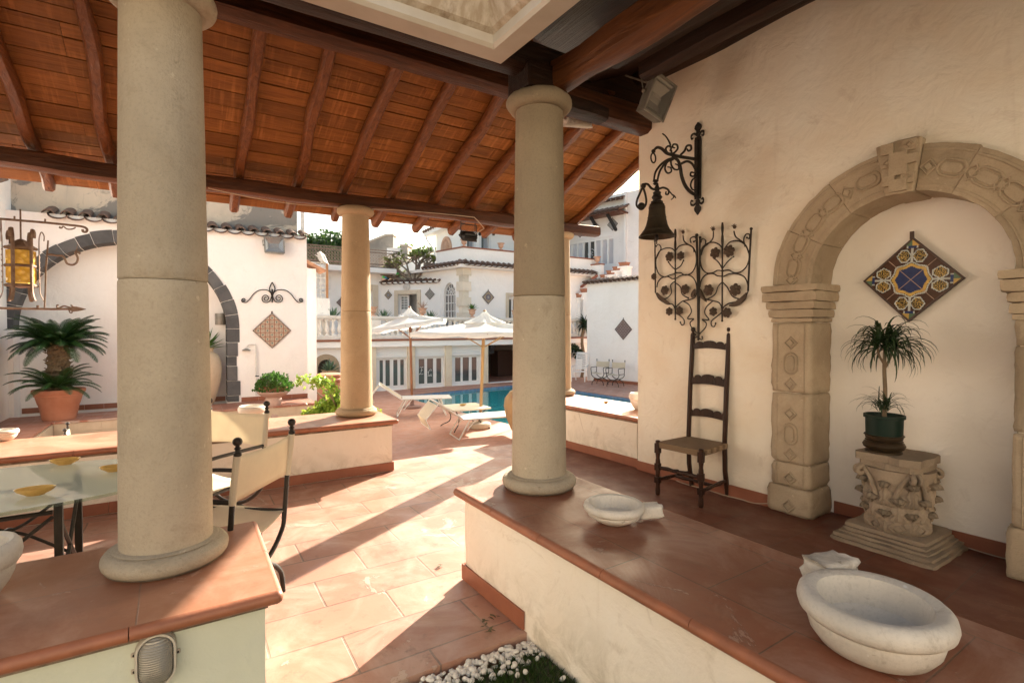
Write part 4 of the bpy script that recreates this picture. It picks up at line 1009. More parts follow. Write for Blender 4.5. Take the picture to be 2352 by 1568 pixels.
def paint_flower(p, q):
    u, v = abs(p), abs(q); r = math.hypot(u, v); th = math.atan2(v, u)
    if max(u, v) > .43: return 0 if (int((p + .5) * 24) + int((q + .5) * 24)) % 3 else 2
    if r < .10: return 1
    if r < .28 * (.75 + .35 * abs(math.sin(4 * th))): return 0
    if r < .34: return 2
    return 1 if math.sin(40 * p) * math.sin(40 * q) > .2 else 3
xl = FW.px(c5(590, 975), NB - .02); xr = FW.px(c5(1248, 940), NB - .02)
plaque('large blue, yellow and brown diamond tile panel hanging in the wall niche', FW, NB - .022, c5(905, 957), .278, paint_big, MC, 97, 2.0)

# ---- bulkhead lamp
x, z = FA.px(cF(828, 1425), 2.003); bl = thing('bulkhead_lamp', 'oval ribbed glass bulkhead lamp on the pale green foreground wall', 'lamp', FA.w(x, 2.002, z), FA.deg)
def stad(w, h, n=14):
    o_ = []; r_ = w
    for i in range(n + 1): a = math.pi * i / n; o_.append((r_ * math.cos(a), (h - r_) + r_ * math.sin(a)))
    for i in range(n + 1): a = math.pi + math.pi * i / n; o_.append((r_ * math.cos(a), -(h - r_) + r_ * math.sin(a)))
    return o_
m = MB(); m.prism(stad(.056, .088), -.022, 0); m.box(-.066, -.05, -.008, 0, .018, .034); m.box(-.066, -.05, -.008, 0, -.034, -.018); m.box(.05, .066, -.008, 0, -.008, .008); m.build('housing', simple('cream_plastic', (.50, .44, .36), .5, (.38, .32, .25), 14, .6), bl, bevel=.004)
m = MB(); A_, B_ = stad(.055, .087), stad(.046, .078); n = len(A_)
vs = [(x, -.0225, z) for x, z in A_] + [(x, -.034, z) for x, z in stad(.0535, .0855)] + [(x, -.034, z) for x, z in stad(.0475, .0795)] + [(x, -.0225, z) for x, z in B_]
m.add(vs, [(j * n + i, j * n + (i + 1) % n, (j + 1) * n + (i + 1) % n, (j + 1) * n + i) for j in range(3) for i in range(n)]); m.build('rim', simple('rim_plastic', (.55, .5, .42), .45), bl)
rg, t, b = newmat('ribbed_glass'); b.inputs['Base Color'].default_value = (.30, .28, .24, 1); b.inputs['Roughness'].default_value = .16; b.inputs['Metallic'].default_value = .25; wv = N(t, 'TexWave', Scale=44); wv.bands_direction = 'Z'; t.links.new(coords(t, False), wv.inputs['Vector']); bump(t, b, wv.outputs['Fac'], .5, .003)
m = MB(); K = 34; vs = []
rings = 14
for j in range(rings + 1):
    q_ = math.sin(math.pi / 2 * (1 - j / rings)) if j < rings else .02
    for x, z in stad(.046, .078, 24): vs.append((x * q_, -.024 - .036 * math.sqrt(max(0, 1 - q_ * q_)), z * q_))
n = len(vs) // (rings + 1)
m.add(vs, [(j * n + i, j * n + (i + 1) % n, (j + 1) * n + (i + 1) % n, (j + 1) * n + i) for j in range(rings) for i in range(n)] + [tuple(rings * n + i for i in range(n))]); m.build('ribbed_glass', rg, bl, smooth='all')
for x_, y_ in ((-.058, .026), (-.058, -.026), (.058, 0)): m = MB(); m.ball((x_, -.009, y_), .004, 8, 6); m.build('screw', IRON, bl)

# ---- floodlights
lgl, t, b = newmat('lamp_cover_glass'); b.inputs['Base Color'].default_value = (.3, .29, .27, 1); b.inputs['Roughness'].default_value = .1
tr = N(t, 'BsdfTransparent'); ms = N(t, 'MixShader'); ms.inputs[0].default_value = .18; t.links.new(tr.outputs[0], ms.inputs[1]); t.links.new(b.outputs[0], ms.inputs[2]); t.links.new(ms.outputs[0], t.nodes['Material Output'].inputs[0])
def floodlight(label, p, rz, w=.34, h=.28, d=.12, tilt=0, roll=0, mat=None, glass=None, arm=None):
    t = thing('floodlight', label, 'floodlight', p, 0, 'floodlights'); t.matrix_basis = Matrix.Translation(p) @ Matrix.Rotation(R(rz), 4, 'Z') @ Matrix.Rotation(R(tilt), 4, 'X') @ Matrix.Rotation(R(roll), 4, 'Y')
    mat = mat or GREY; m = MB(); W, H = w / 2, h / 2
    vs = [(-W, 0, -H), (W, 0, -H), (W, 0, H), (-W, 0, H), (-W * .96, d * .5, -H * .9), (W * .96, d * .5, -H * .9), (W * .96, d * .5, H * .9), (-W * .96, d * .5, H * .9), (-W * .7, d, -H * .45), (W * .7, d, -H * .45), (W * .7, d, H * .45), (-W * .7, d, H * .45)]
    m.add(vs, [(4, 5, 1, 0), (5, 6, 2, 1), (6, 7, 3, 2), (7, 4, 0, 3), (8, 9, 5, 4), (9, 10, 6, 5), (10, 11, 7, 6), (11, 8, 4, 7), (8, 11, 10, 9)])
    k = 16
    for i in range(k): x = -W * .9 + 1.8 * W * i / (k - 1); m.box(x - .0025, x + .0025, .002, d * .72, H * .70, H + .012); m.box(x - .0025, x + .0025, .002, d * .72, -H - .012, -H * .7)
    m.build('housing', mat, t, bevel=.004)
    m = MB(); f = w * .05; m.box(-W - .006, W + .006, -.02, -.001, H - f, H + .006); m.box(-W - .006, W + .006, -.02, -.001, -H - .006, -H + f)
    m.box(-W - .006, -W + f, -.02, -.001, -H + f, H - f); m.box(W - f, W + .006, -.02, -.001, -H + f, H - f); m.build('front_frame', mat, t, bevel=.003)
    m = MB(); m.add([(-W + f, -.008, -H + f), (W - f, -.008, -H + f), (W - f, -.008, H - f), (-W + f, -.008, H - f)], [(0, 1, 2, 3)]); m.build('glass', lgl, t)
    m = MB(); r = [(-W + f, -.003, -H + f), (W - f, -.003, -H + f), (W - f, -.003, H - f), (-W + f, -.003, H - f), (-W * .5, d * .42, -H * .25), (W * .5, d * .42, -H * .25), (W * .5, d * .42, H * .25), (-W * .5, d * .42, H * .25)]
    m.add(r, [(0, 1, 5, 4), (1, 2, 6, 5), (2, 3, 7, 6), (3, 0, 4, 7), (4, 5, 6, 7)]); m.tube([(-W * .4, d * .2, 0), (W * .4, d * .2, 0)], .006, 8); m.build('reflector', glm, t)
    m = MB(); yl = d * .5
    for s_ in (-1, 1): m.tube([(s_ * (W + .015), yl, 0), (s_ * (W + .015), yl + .10, H * .6 + .04)], .006, 6); m.ball((s_ * (W + .01), yl, 0), .018, 10, 6)
    m.tube([(-W - .015, yl + .10, H * .6 + .04), (W + .015, yl + .10, H * .6 + .04)], .006, 6)
    if arm: m.tube([(0, yl + .1, H * .6 + .04), arm], .008, 6)
    m.build('bracket', mat, t)
    return t
BLK = simple('black_paint', (.02, .02, .02), .5)
floodlight('large grey floodlight under the dark roof corner above the iron bell bracket', (1.27, 4.50, 3.44), 30, .25, .31, .13, 16, 14, arm=(-.1, .45, .2))
pq = FA.px((1325, 288), 3.98); p = FA.w(pq[0], 3.98, pq[1]); floodlight('small pale floodlight under the boards just right of a capital', p, 190, .26, .16, .09, 70, 0, PLASTW)
pq = FA.px((1075, 545), 5.80); p = FA.w(pq[0], 5.80, pq[1]); hf = floodlight('black floodlight hanging from the eave beam above the villa balcony', p, 212, .19, .13, .07, 52, 0, BLK)
m = MB(world=True)
for s_ in (-.10, .10): q = FA.w(pq[0] + s_, 5.80, pq[1]); m.tube([q, q + Vector((0, 0, .21))], .006, 6)
m.tube([FA.w(pq[0] - .1, 5.8, pq[1] + .21), FA.w(pq[0] + .1, 5.8, pq[1] + .21)], .006, 6); m.build('hanging_bracket', BLK, hf)
# cable along the eave beam
WIRE = simple('pale_cable', (.45, .36, .27), .6)
m = MB(world=True); P = []
for i, (x, y) in enumerate([(478, 432), (540, 446), (620, 461), (700, 471), (800, 478), (900, 482), (1000, 490), (1080, 498), (1092, 502)]): a, z = FA.px((x, y), 5.565); P.append(FA.w(a, 5.565, z))
P += [FA.w(pq[0] + .12, 5.62, 2.70), FA.w(pq[0] + .16, 5.72, pq[1] + .10), FA.w(pq[0] + .03, 5.82, pq[1] + .01)]
m.tube(catmull(P, 5), .005, 6); tag(m.build('cable', WIRE, smooth=True), 'thin pale cable sagging along the eave beam to the black floodlight', 'cable')
m = MB(world=True); P = [FW.w(s, 4.105 - .02 * abs(math.sin(s * 9)), .008 + .05 * max(0, math.sin(s * 5.2)) ** 3) for s in [-3.1 + .9 * i / 16 for i in range(17)]]
m.tube(catmull(P, 4), .004, 6); tag(m.build('cable', WIRE, smooth=True), 'thin cable lying along the skirting behind the ladder-back chair', 'cable')
m = MB(world=True); P = [FW.w(s, NB - .018 - .02 * abs(math.sin(s * 9)), .012 + .04 * max(0, math.sin(s * 7.2)) ** 2) for s in [-1.3 + .5 * i / 12 for i in range(13)]]
m.tube(catmull(P, 4), .004, 6); tag(m.build('cable', WIRE, smooth=True), 'thin cable lying along the niche floor right of the stone plinth', 'cable')

# ---- iron bell bracket, in an upright plane square to the wall
wp = FW.px(c4(557, 400), 4.12); wp3 = FW.w(wp[0], 4.12, 0)
FB = Frame(FW.deg - 90, (wp3.x, wp3.y))
def B(pts, c=0.0, n=6): return [Vector((FB.px(c4(*p), c)[0], c, FB.px(c4(*p), c)[1])) for p in pts]
br = thing('bell_bracket', 'black wrought iron scrolled wall bracket holding the bell', 'bracket', FB.w(0, 0, FB.px(c4(557, 700))[1]), FB.deg)
oz = br.location.z if False else br.matrix_basis.translation.z
LB = lambda pts, c=0.0: [p - Vector((0, 0, oz)) for p in B(pts, c)]
zt_ = FB.px(c4(557, 215))[1] - oz; zb_ = FB.px(c4(557, 590))[1] - oz
m = MB(); m.box(.001, .02, -.032, .032, zb_, zt_); m.box(.02, .034, -.012, .012, zb_ + .01, zt_ - .01)
for zc, s_ in ((zt_, 1), (zb_, -1)):
    m.prism([(-.0, 0)] * 0 + [(.001, zc), (.02, zc), (.02, zc + s_ * .02), (.001, zc + s_ * .02)][::s_], -.028, .028)
def leafshape(mb, z, s_, L=.14):
    P = [(0, 0), (.020, .02), (.014, .06), (.034, .085), (.030, .11), (.0, .0 + L)]
    poly = [(a, b_) for a, b_ in P] + [(-a, b_) for a, b_ in P[::-1][1:-1]]
    vs = [(.002, a, z + s_ * b_) for a, b_ in poly] + [(.018, a, z + s_ * b_) for a, b_ in poly]; n = len(poly)
    mb.add(vs, [tuple(range(n)), tuple(range(n, 2 * n))[::-1]] + [(i, (i + 1) % n, (i + 1) % n + n, i + n) for i in range(n)])
leafshape(m, zt_ + .015, 1); leafshape(m, zb_ - .015, -1, .15)
for sg in (-1, 1):
    for zc, s_ in ((zt_ + .03, 1), (zb_ - .04, -1)): m.tube(catmull([(.01, 0, zc), (.015, sg * .04, zc + s_ * .03), (.02, sg * .065, zc + s_ * .015), (.02, sg * .06, zc - s_ * .015), (.02, sg * .045, zc - s_ * .005)]), [.010] * 12 + [.007] * 13, 8)
m.build('back_plate', IRON, br, bevel=.003, fix=True)
def iron(name, curves, par, r=.010, L=None):
    m = MB()
    for cv in curves:
        rr = r
        if isinstance(cv, tuple): cv, rr = cv
        P = catmull((L or LB)(cv), 5); k = len(P); m.tube(P, [rr * (1 - .35 * (i / k) ** 3) for i in range(k)], 8)
    return m.build(name, IRON, par, smooth=True)
iron('arm', [([(548, 345), (500, 338), (440, 328), (395, 318), (350, 305), (315, 275), (285, 268), (262, 290)], .015), ([(575, 580), (520, 568), (475, 525), (448, 460), (436, 390), (420, 350), (385, 330)], .016),
    ([(440, 375), (480, 358), (510, 370), (530, 400), (545, 440)], .011)], br)
iron('bell_arm', [([(400, 335), (350, 350), (305, 385), (275, 430), (264, 490)], .010), ([(390, 345), (345, 365), (310, 410), (295, 450), (287, 490)], .010)], br)
iron('scroll', [([(385, 320), (352, 300), (343, 275), (360, 258), (378, 270), (370, 288)], .009), ([(375, 315), (400, 300), (420, 275), (415, 250), (392, 248), (388, 266), (402, 270)], .009),
    ([(440, 315), (465, 290), (480, 258), (505, 255), (508, 280), (490, 290), (482, 275)], .010), ([(372, 345), (345, 375), (338, 410), (355, 435), (378, 425), (375, 400), (355, 395)], .008), ([(375, 350), (380, 385), (400, 410), (425, 410), (425, 385), (405, 375)], .008),
    ([(535, 400), (540, 430), (525, 455), (505, 450), (508, 430), (525, 432)], .009), ([(550, 460), (520, 475), (505, 510), (515, 540), (535, 545), (538, 528)], .008), ([(545, 445), (560, 420), (545, 400)], .007)], br)
m = MB(); P = LB([(380, 300), (372, 250), (362, 225), (350, 205), (338, 190), (322, 178)]); P = catmull(P, 4); m.tube(P, .006, 6)
for i, q in enumerate(P): m.ball(q, .010 * (1 - .5 * i / len(P)), 8, 6)
m.build('twisted_spike', IRON, br, smooth=True)
rg_c = LB([(261, 336)])[0]; m = MB(); m.tube([rg_c + Vector((.030 * math.cos(a * .4) , 0, .040 * math.sin(a * .4))) for a in range(16)][:16], .0065, 8, closed=True); m.ball(LB([(262, 292)])[0], .018, 10, 8); m.build('ring', IRON, br, smooth=True)
m = MB(); m.lathe([(.004, 0), (.012, .0), (.024, .01), (.012, .022), (.026, .032), (.012, .045), (.004, .046)], 14, LB([(276, 512)])[0]); m.build('knot', IRON, br, smooth=True)
# the bell
bc = B([(285, 628)])[0]; bw = FB.w(bc.x, 0, bc.z)
bell = thing('bronze_bell', 'dark bronze bell hanging from the iron wall bracket', 'bell', bw - Vector((0, 0, .29)), FB.deg); oz2 = bell.matrix_basis.translation.z; H = .29
m = MB(); pr = [(.01, .29), (.045, .289), (.060, .278), (.066, .255), (.070, .20), (.078, .15), (.090, .10), (.108, .06), (.132, .03), (.150, .008), (.151, .0), (.143, .0), (.125, .025), (.10, .06), (.082, .10), (.06, .2), (.05, .26), (.01, .27)]
m.lathe(pr, 48); 
for z, r_ in ((.255, .067), (.245, .068), (.165, .0765), (.055, .1125), (.045, .12)): m.tube([(r_ * math.cos(a * .19635), r_ * math.sin(a * .19635), z) for a in range(32)], .0022, 6, closed=True)
m.build('bell_body', simple('old_bronze', (.07, .052, .032), .55, (.03, .025, .018), 9, .8, 30, .25, metal=.6), bell, smooth=True)
m = MB(); m.tube([(0, 0, .27), (0, 0, .02)], .006, 8); m.ball((0, 0, -.005), .017, 12, 8, sc=(1, 1, 1.6)); m.tube([(0, 0, -.03), (0, 0, -.06)], .005, 8); m.build('clapper', IRON, bell, smooth=True)
hx = bc.x
LBb = lambda pts, c=0.0: [Vector((p.x - hx, 0, p.z - oz2)) for p in B(pts)]
m = MB(); m.lathe([(.01, .288), (.05, .29), (.05, .30), (.03, .31), (.045, .335), (.03, .36), (.035, .375), (.018, .39), (.026, .41), (.014, .43), (.012, .45), (.004, .451)], 16); m.build('crown', IRON, bell, smooth=True)
iron('side_arm', [([(285, 545), (250, 535), (225, 508), (200, 508), (188, 530)], .010), ([(285, 545), (320, 530), (345, 535), (362, 550), (358, 572), (343, 572), (345, 555)], .009), ([(362, 550), (380, 570), (395, 590), (378, 608)], .006), ([(385, 575), (400, 585), (408, 598)], .006)], bell, L=LBb)
iron('weight_loop', [([(190, 530), (172, 570), (155, 610), (152, 645), (168, 665), (185, 668)], .009), ([(195, 530), (208, 570), (215, 610), (212, 640), (200, 660), (185, 668)], .009)], bell, L=LBb)
m = MB(); m.ball(LBb([(183, 652)])[0], .032, 14, 10); m.ball(LBb([(196, 518)])[0], .022, 10, 8); m.build('weight_ball', IRON, bell, smooth=True)

# ---- wrought iron grille with roses
gy = 4.085; g0 = FW.px(c4(555, 1525), gy); gri = thing('iron_grille', 'black wrought iron grille of scrolls and roses on the plaster wall', 'wall ornament', FW.w(g0[0], gy, g0[1]), FW.deg)
def LG(pts, c=0.0): return [Vector((FW.px(c4(*p), gy)[0] - g0[0], c, FW.px(c4(*p), gy)[1] - g0[1])) for p in pts]
for pts, r in (([(545, 840), (553, 1180), (556, 1528)], .010), ([(566, 855), (562, 1180), (558, 1500)], .008), ([(272, 878), (275, 1215)], .007), ([(901, 798), (890, 1000), (880, 1205)], .008)):
    m = MB(); m.tube(LG(pts), r, 8); m.ball(LG([pts[0]])[0], r * 1.6, 8, 6); m.build('bar', IRON, gri, smooth=True)
for pts in ([(405, 800), (405, 1388)], [(713, 757), (711, 1398)]):
    m = MB(); P = LG(pts); a, b_ = P; K = 50; Q = [a.lerp(b_, i / K) for i in range(K + 1)]
    m.tube(Q, [(.009 * (1 + .6 * abs(math.sin(i * .55))) if i < K * .25 else .0085) for i in range(K + 1)], 6, sq=(1, .6)); m.ball(b_, .010, 8, 6); m.build('twisted_bar', IRON, gri, smooth=True)
CURV = [[(405, 950), (385, 928), (345, 924), (305, 942), (285, 975), (278, 1010), (282, 1055), (300, 1095), (335, 1112), (370, 1100), (400, 1092)], [(285, 1180), (292, 1145), (318, 1118), (355, 1110), (385, 1124), (402, 1122)],
 [(412, 935), (430, 912), (468, 900), (505, 908), (533, 940), (543, 1000), (533, 1052), (508, 1088), (470, 1100), (440, 1086), (410, 1085)], [(412, 1120), (440, 1104), (480, 1097), (518, 1115), (540, 1152), (546, 1205)],
 [(568, 1000), (575, 935), (608, 897), (650, 886), (690, 900), (712, 925)], [(568, 1000), (577, 1052), (608, 1085), (650, 1085), (680, 1070), (710, 1072)], [(565, 1180), (577, 1130), (607, 1097), (650, 1090), (680, 1105), (710, 1108)],
 [(722, 935), (758, 888), (810, 876), (858, 900), (884, 950), (886, 1000), (866, 1050), (830, 1080), (790, 1085), (755, 1068), (718, 1072)], [(720, 1110), (760, 1092), (812, 1093), (855, 1112), (876, 1152), (881, 1200)],
 [(277, 1215), (300, 1258), (345, 1285), (385, 1290), (402, 1315)], [(546, 1210), (530, 1248), (490, 1262), (450, 1272), (412, 1305)], [(562, 1200), (588, 1248), (640, 1265), (690, 1280), (708, 1312)], [(880, 1208), (852, 1258), (800, 1275), (750, 1287), (718, 1312)],
 [(405, 1348), (440, 1368), (462, 1393), (462, 1420), (447, 1426), (438, 1408)], [(455, 1270), (495, 1295), (510, 1340), (485, 1384), (525, 1386), (503, 1408), (508, 1436), (540, 1472), (556, 1482)],
 [(650, 1270), (608, 1308), (598, 1350), (625, 1392), (580, 1390), (606, 1412), (602, 1442), (565, 1482)], [(708, 1345), (672, 1374), (642, 1400), (642, 1430), (660, 1436), (668, 1415)],
 [(556, 1505), (570, 1520), (583, 1516), (580, 1503)], [(552, 1500), (535, 1508), (528, 1495), (538, 1488)], [(455, 838), (462, 878), (492, 902), (520, 920), (528, 945)], [(508, 890), (503, 862), (530, 850), (541, 870), (526, 882)], [(654, 815), (650, 862), (618, 897), (590, 922), (574, 965)], [(600, 905), (603, 875), (582, 862), (572, 884)],
 [(788, 812), (800, 850), (842, 882), (868, 912), (884, 950)], [(862, 915), (852, 868), (868, 834), (890, 836), (888, 862), (873, 856)], [(405, 1065), (378, 1040), (360, 1015)], [(405, 1065), (440, 1040), (458, 1005)], [(712, 1060), (690, 1020), (660, 992)], [(712, 1060), (745, 1015), (785, 980)],
 [(405, 1150), (440, 1180), (450, 1225), (490, 1250)], [(405, 1140), (375, 1165), (380, 1215), (350, 1250), (320, 1255)], [(712, 1145), (685, 1175), (665, 1225), (620, 1255)], [(712, 1145), (745, 1180), (775, 1235), (815, 1255)], [(278, 1000), (295, 960), (312, 925), (296, 900), (280, 912)]]
for cv in CURV: m = MB(); P = catmull(LG(cv), 5); m.tube(P, .0058, 6); m.ball(P[-1], .009, 6, 5); m.build('scroll', IRON, gri, smooth=True)
ROSE = simple('rusty_iron_rose', (.06, .04, .028), .7, (.10, .07, .05), 30, .6, metal=.3)
for (x, y, s_) in ((372, 980, 1), (445, 975, .9), (270, 1110, .7), (342, 1200, 1), (475, 1193, 1), (370, 1337, .85), (437, 1333, .9), (670, 957, 1.05), (762, 945, 1.1), (627, 1198, 1.1), (802, 1197, 1.15), (658, 1338, .85), (748, 1345, .95)):
    m = MB(); c_ = LG([(x, y)])[0]; ph = random.uniform(0, 6)
    for ring_, (rr, yy, k) in enumerate(((.030, -.012, 6), (.020, -.024, 5), (.009, -.032, 3))):
        for i in range(k): a = ph + 6.28 * i / k + ring_ * .5; m.ball((c_.x + rr * s_ * math.cos(a), yy, c_.z + rr * s_ * math.sin(a)), .019 * s_ * (1 - .2 * ring_), 8, 6, sc=(1, .42, 1), jit=.2)
    m.build('rose', ROSE, gri, smooth=True)
for (x, y) in ((456, 822), (652, 803), (792, 788)):
    m = MB(); c_ = LG([(x, y)])[0]
    for a in (-.9, -.3, .3, .9, 1.5): m.tube([c_, c_ + Vector((.028 * math.sin(a), -.01, .03 * math.cos(a)))], [.007, .002], 6)
    m.ball(c_, .014, 8, 6); m.build('bud', ROSE, gri, smooth=True)
for P in ([(285, 1215), (310, 1250), (350, 1282), (375, 1290)], [(870, 1215), (850, 1250), (800, 1290), (755, 1300)], [(535, 1190), (520, 1225), (515, 1250)], [(570, 1190), (580, 1235), (610, 1275)]):
    m = MB(); Q = catmull(LG(P), 4); k = len(Q); m.tube(Q, [.004 + .018 * math.sin(math.pi * i / (k - 1)) for i in range(k)], 8, sq=(1, .5), jit=.5); m.build('leaf', ROSE, gri, smooth=True)

# ---- pebbles and grass in front
PEB = stone('white_pebble', (.82, .80, .77), (.66, .62, .56), .1, False, .55, gamt=.15)
pb = MB(world=True); random.seed(3)
bx = FT
def inb(p): return FT.l(p).y < 1.40
for i in range(1500):
    a = random.uniform(-1.2, 1.75); n_ = 2.02 - abs(random.gauss(0, .075)) ; n_ = min(n_, 2.015) if random.random() < .9 else random.uniform(1.62, 2.0)
    p = FA.w(a, n_)
    if not inb(p): continue
    s_ = random.uniform(.007, .0185); pb.M = Matrix.Translation((p.x, p.y, -.032 + .6 * s_ * random.uniform(.3, 2.2))) @ Matrix.Rotation(random.uniform(0, 6.28), 4, 'Z') @ Matrix.Rotation(random.gauss(0, .35), 4, 'Y'); pb.ball((0, 0, 0), s_, 9, 7, sc=(1, random.uniform(.55, .85), random.uniform(.45, .7)), jit=0)
tag(pb.build('pebbles', PEB, smooth='all'), 'white pebble strip between terrace tiles and grass', kind='stuff')
gb = MB(world=True); GRASS = leafmat('grass_blade', (.02, .05, .008), (.05, .10, .018), .3)
for i in range(26000):
    a = random.uniform(-.3, 1.75); n_ = random.uniform(1.35, 1.92 + .02 * math.sin(a * 17)); p = FA.w(a, n_)
    if not inb(p): continue
    h = random.uniform(.015, .042); az = random.uniform(0, 6.28); dx, dy = math.cos(az) * .0016, math.sin(az) * .0016; lx, ly = random.gauss(0, .012), random.gauss(0, .012)
    gb.add([(p.x - dx, p.y - dy, -.035), (p.x + dx, p.y + dy, -.035), (p.x + lx * .5 + dx * .7, p.y + ly * .5 + dy * .7, -.035 + h * .6), (p.x + lx, p.y + ly, -.035 + h)], [(0, 1, 2), (0, 2, 3)])
tag(gb.build('grass', GRASS), 'short dark grass at the bottom of the low wall', kind='stuff')
# few fallen leaves on the tiles
lf = MB(world=True)
for q in ((1115, 1430), (1120, 1448), (1008, 1300), (1130, 1420)):
    p = G(q, .004)
    for i in range(5): a = random.uniform(0, 6); c_ = Vector((p.x + random.gauss(0, .012), p.y + random.gauss(0, .012), .006 + random.uniform(0, .012))); d = Vector((math.cos(a), math.sin(a), random.uniform(-.2, .4))) * .016; e_ = Vector((-math.sin(a), math.cos(a), .2)) * .007; lf.add([c_ - d, c_ + e_, c_ + d, c_ - e_], [(0, 1, 2, 3)])
tag(lf.build('fallen_leaves', simple('dry_leaf', (.10, .08, .04), .8)), 'dry leaf scraps on the terrace tiles', kind='stuff')
# ================================================================ building on the left
cV = crop(1100, 830, .27636); cW = crop(1130, 1040, .29338); cX = crop(2100, 1000, .35714); cY = crop(0, 1400, .19558)
def rect(F, c, cr, x0, y0, x1, y1):
    mx, my = (x0 + x1) / 2, (y0 + y1) / 2
    return F.px(cr(x0, my), c)[0], F.px(cr(x1, my), c)[0], F.px(cr(mx, y1), c)[1], F.px(cr(mx, y0), c)[1]
TILER = simple('old_roof_tile', (.23, .13, .09), .9, (.10, .075, .06), 9, .8, 25, .4)
CREAMT = simple('cream_wall_tile', (.55, .46, .34), .55, (.45, .36, .25), 5, .6, world=True)
def coping(F, a0, a1, c, z, parent=None, pitch=.26, r=.075, rise=.16, depth=.42, out=.10, nm='roof_tiles', mat=None):
    m = MB(F.M); k = max(2, round((a1 - a0) / pitch)); st = (a1 - a0) / k
    for i in range(k + 1):
        a = a0 + i * st
        for (yy0, zz0, yy1, zz1, up) in ((c - out, z, c + depth, z + rise, 1),):
            # half-round cover tile and the channel beside it
            vs = []; n = 8
            for t_, (y_, z_) in enumerate(((yy0, zz0), (yy1, zz1))):
                for q in range(n + 1): an = math.pi * q / n; vs.append((a + r * math.cos(an), y_, z_ + r * .85 * math.sin(an) + random.uniform(-.004, .004)))
                for q in range(n + 1): an = math.pi * q / n; vs.append((a + (r - .016) * math.cos(math.pi - an), y_, z_ + (r - .016) * .85 * math.sin(an)))
            w = 2 * (n + 1); fs = [tuple(range(w)), tuple(range(w, 2 * w))[::-1]] + [(q, (q + 1) % w, (q + 1) % w + w, q + w) for q in range(w)]
            m.add(vs, fs)
            if i < k:
                vs = []; a2 = a + st / 2; r2 = st / 2 + .01
                for (y_, z_) in ((yy0 - .01, zz0 + .008), (yy1, zz1 + .008)):
                    for q in range(n + 1): an = math.pi + math.pi * q / n; vs.append((a2 + r2 * math.cos(an), y_, z_ + r2 * .6 * math.sin(an)))
                    for q in range(n + 1): an = 2 * math.pi - math.pi * q / n; vs.append((a2 + (r2 - .002) * math.cos(an), y_, z_ - .014 + r2 * .6 * math.sin(an)))
                m.add(vs, fs)
    return m.build(nm, mat or TILER, parent, smooth=False)
CL = 13.25; zl = -.22
ax = lambda x, y=800: FA.px((x, y), CL)[0]
aR, aL = ax(706), ax(18)
ztop = FA.px((600, 534), CL)[1]
lb = thing('garden_building', 'white garden building with dark lava stone arch and tiled coping', 'building', FA.w(-1, CL, DECK), FA.deg)
ac, sp, ro, ri = -.96, 1.45, 2.0, 1.77
def arcp(c, z, r, a0, a1, n): return [(c + r * math.cos(R(a0 + (a1 - a0) * i / n)), z + r * math.sin(R(a0 + (a1 - a0) * i / n))) for i in range(n + 1)]
m = MB(FA.M)
m.panel([(aL - .4, -.9), (ac - ri, -.9)] + arcp(ac, sp, ri, 180, 0, 40) + [(ac + ri, -.9), (aR, -.9), (aR, ztop), (aL - .4, ztop)], CL, CL + .7)
m.build('wall', W_OUT, lb, fix=True)
m = MB(FA.M); m.box(ac - ri - .2, ac + ri + .2, CL + .45, CL + .6, -.9, 3.5); m.build('niche_back', W_OUT, lb)
m = MB(FA.M); m.box(aL - .25, aL - .001, 6.5, CL + .6, -.9, 5.2); m.build('side_wall', W_FAR, lb)
m = MB(FA.M); aU = ax(689, 500); m.box(aL - .4, aU, CL + .38, CL + 1.5, ztop + .05, 7.2); m.build('upper_wall', W_OLD, lb)
coping(FA, ax(112, 500), aR - .04, CL, ztop - .02, lb, .27, .098, .17)
coping(FA, aL + .02, ax(26, 470), CL - .9, 3.95, lb, .27, .07, .17)
# lava ring
m = None; na = 0; a_ = -1.0; rng = random.Random(5)
stones = []; a0 = 0
while a0 < 180: a1 = min(180, a0 + rng.uniform(7, 11)); stones.append((a0, a1)); a0 = a1
for s0, s1 in stones:
    o_ = rng.uniform(-.03, .03); m = MB(FA.M); y0 = CL - .012 - rng.uniform(0, .02); m.prism(arcp(ac, sp, ro + o_, s0 + .15, s1 - .15, 4) + arcp(ac, sp, ri - .005, s1 - .15, s0 + .15, 4), y0, CL + .44); m.build('arch_stone', LAVA, lb, bevel=.007)
for sg in (1,):
    z = sp
    while z > zl + .05:
        h = rng.uniform(.22, .34); z1 = max(zl + .02, z - h); x0 = ac + sg * (ri - .005); x1 = ac + sg * (ro + rng.uniform(-.05, .03)); m = MB(FA.M); m.box(x0, x1, CL - .012 - rng.uniform(0, .02), CL + .44, z1 + .006, z - .002); m.build('arch_stone', LAVA, lb, bevel=.008); z = z1
# ledge round the foot
e0 = FA.l(G(cY(945, 965), zl)); e1 = FA.l(G(c7(720, 1340), zl)); ce = (e0.y + e1.y) / 2
LT = tiles('ledge_tile', .33, .33, (.34, .14, .09), (.28, .11, .07), (.4, .3, .24), 32.3, (.42, .26, .2), .4, .008, .5, off=0)
m = MB(FA.M); m.box(e0.x, aR, ce, CL - .0005, zl - .04, zl); m.box(aL + .002, e0.x - .001, 7.2, CL - .0005, zl - .04, zl); m.build('ledge_top', LT, lb)
m = MB(FA.M); m.box(e0.x + .02, aR - .01, ce + .03, CL, -.9, zl - .045); m.box(aL + .01, e0.x + .0195, 7.25, CL - .02, -.9, zl - .046)
m.build('ledge_core', CREAMT, lb)
m = MB(FA.M); th = .16; z = zl - .045; row = 0
while z > DECK:
    x = e0.x + .02 - (row % 2) * .17
    while x < aR: m.box(max(x, e0.x + .02) + .002, min(x + .34, aR - .01) - .002, ce + .018, ce + .0299, z - th + .004, z); x += .34
    z -= th; row += 1
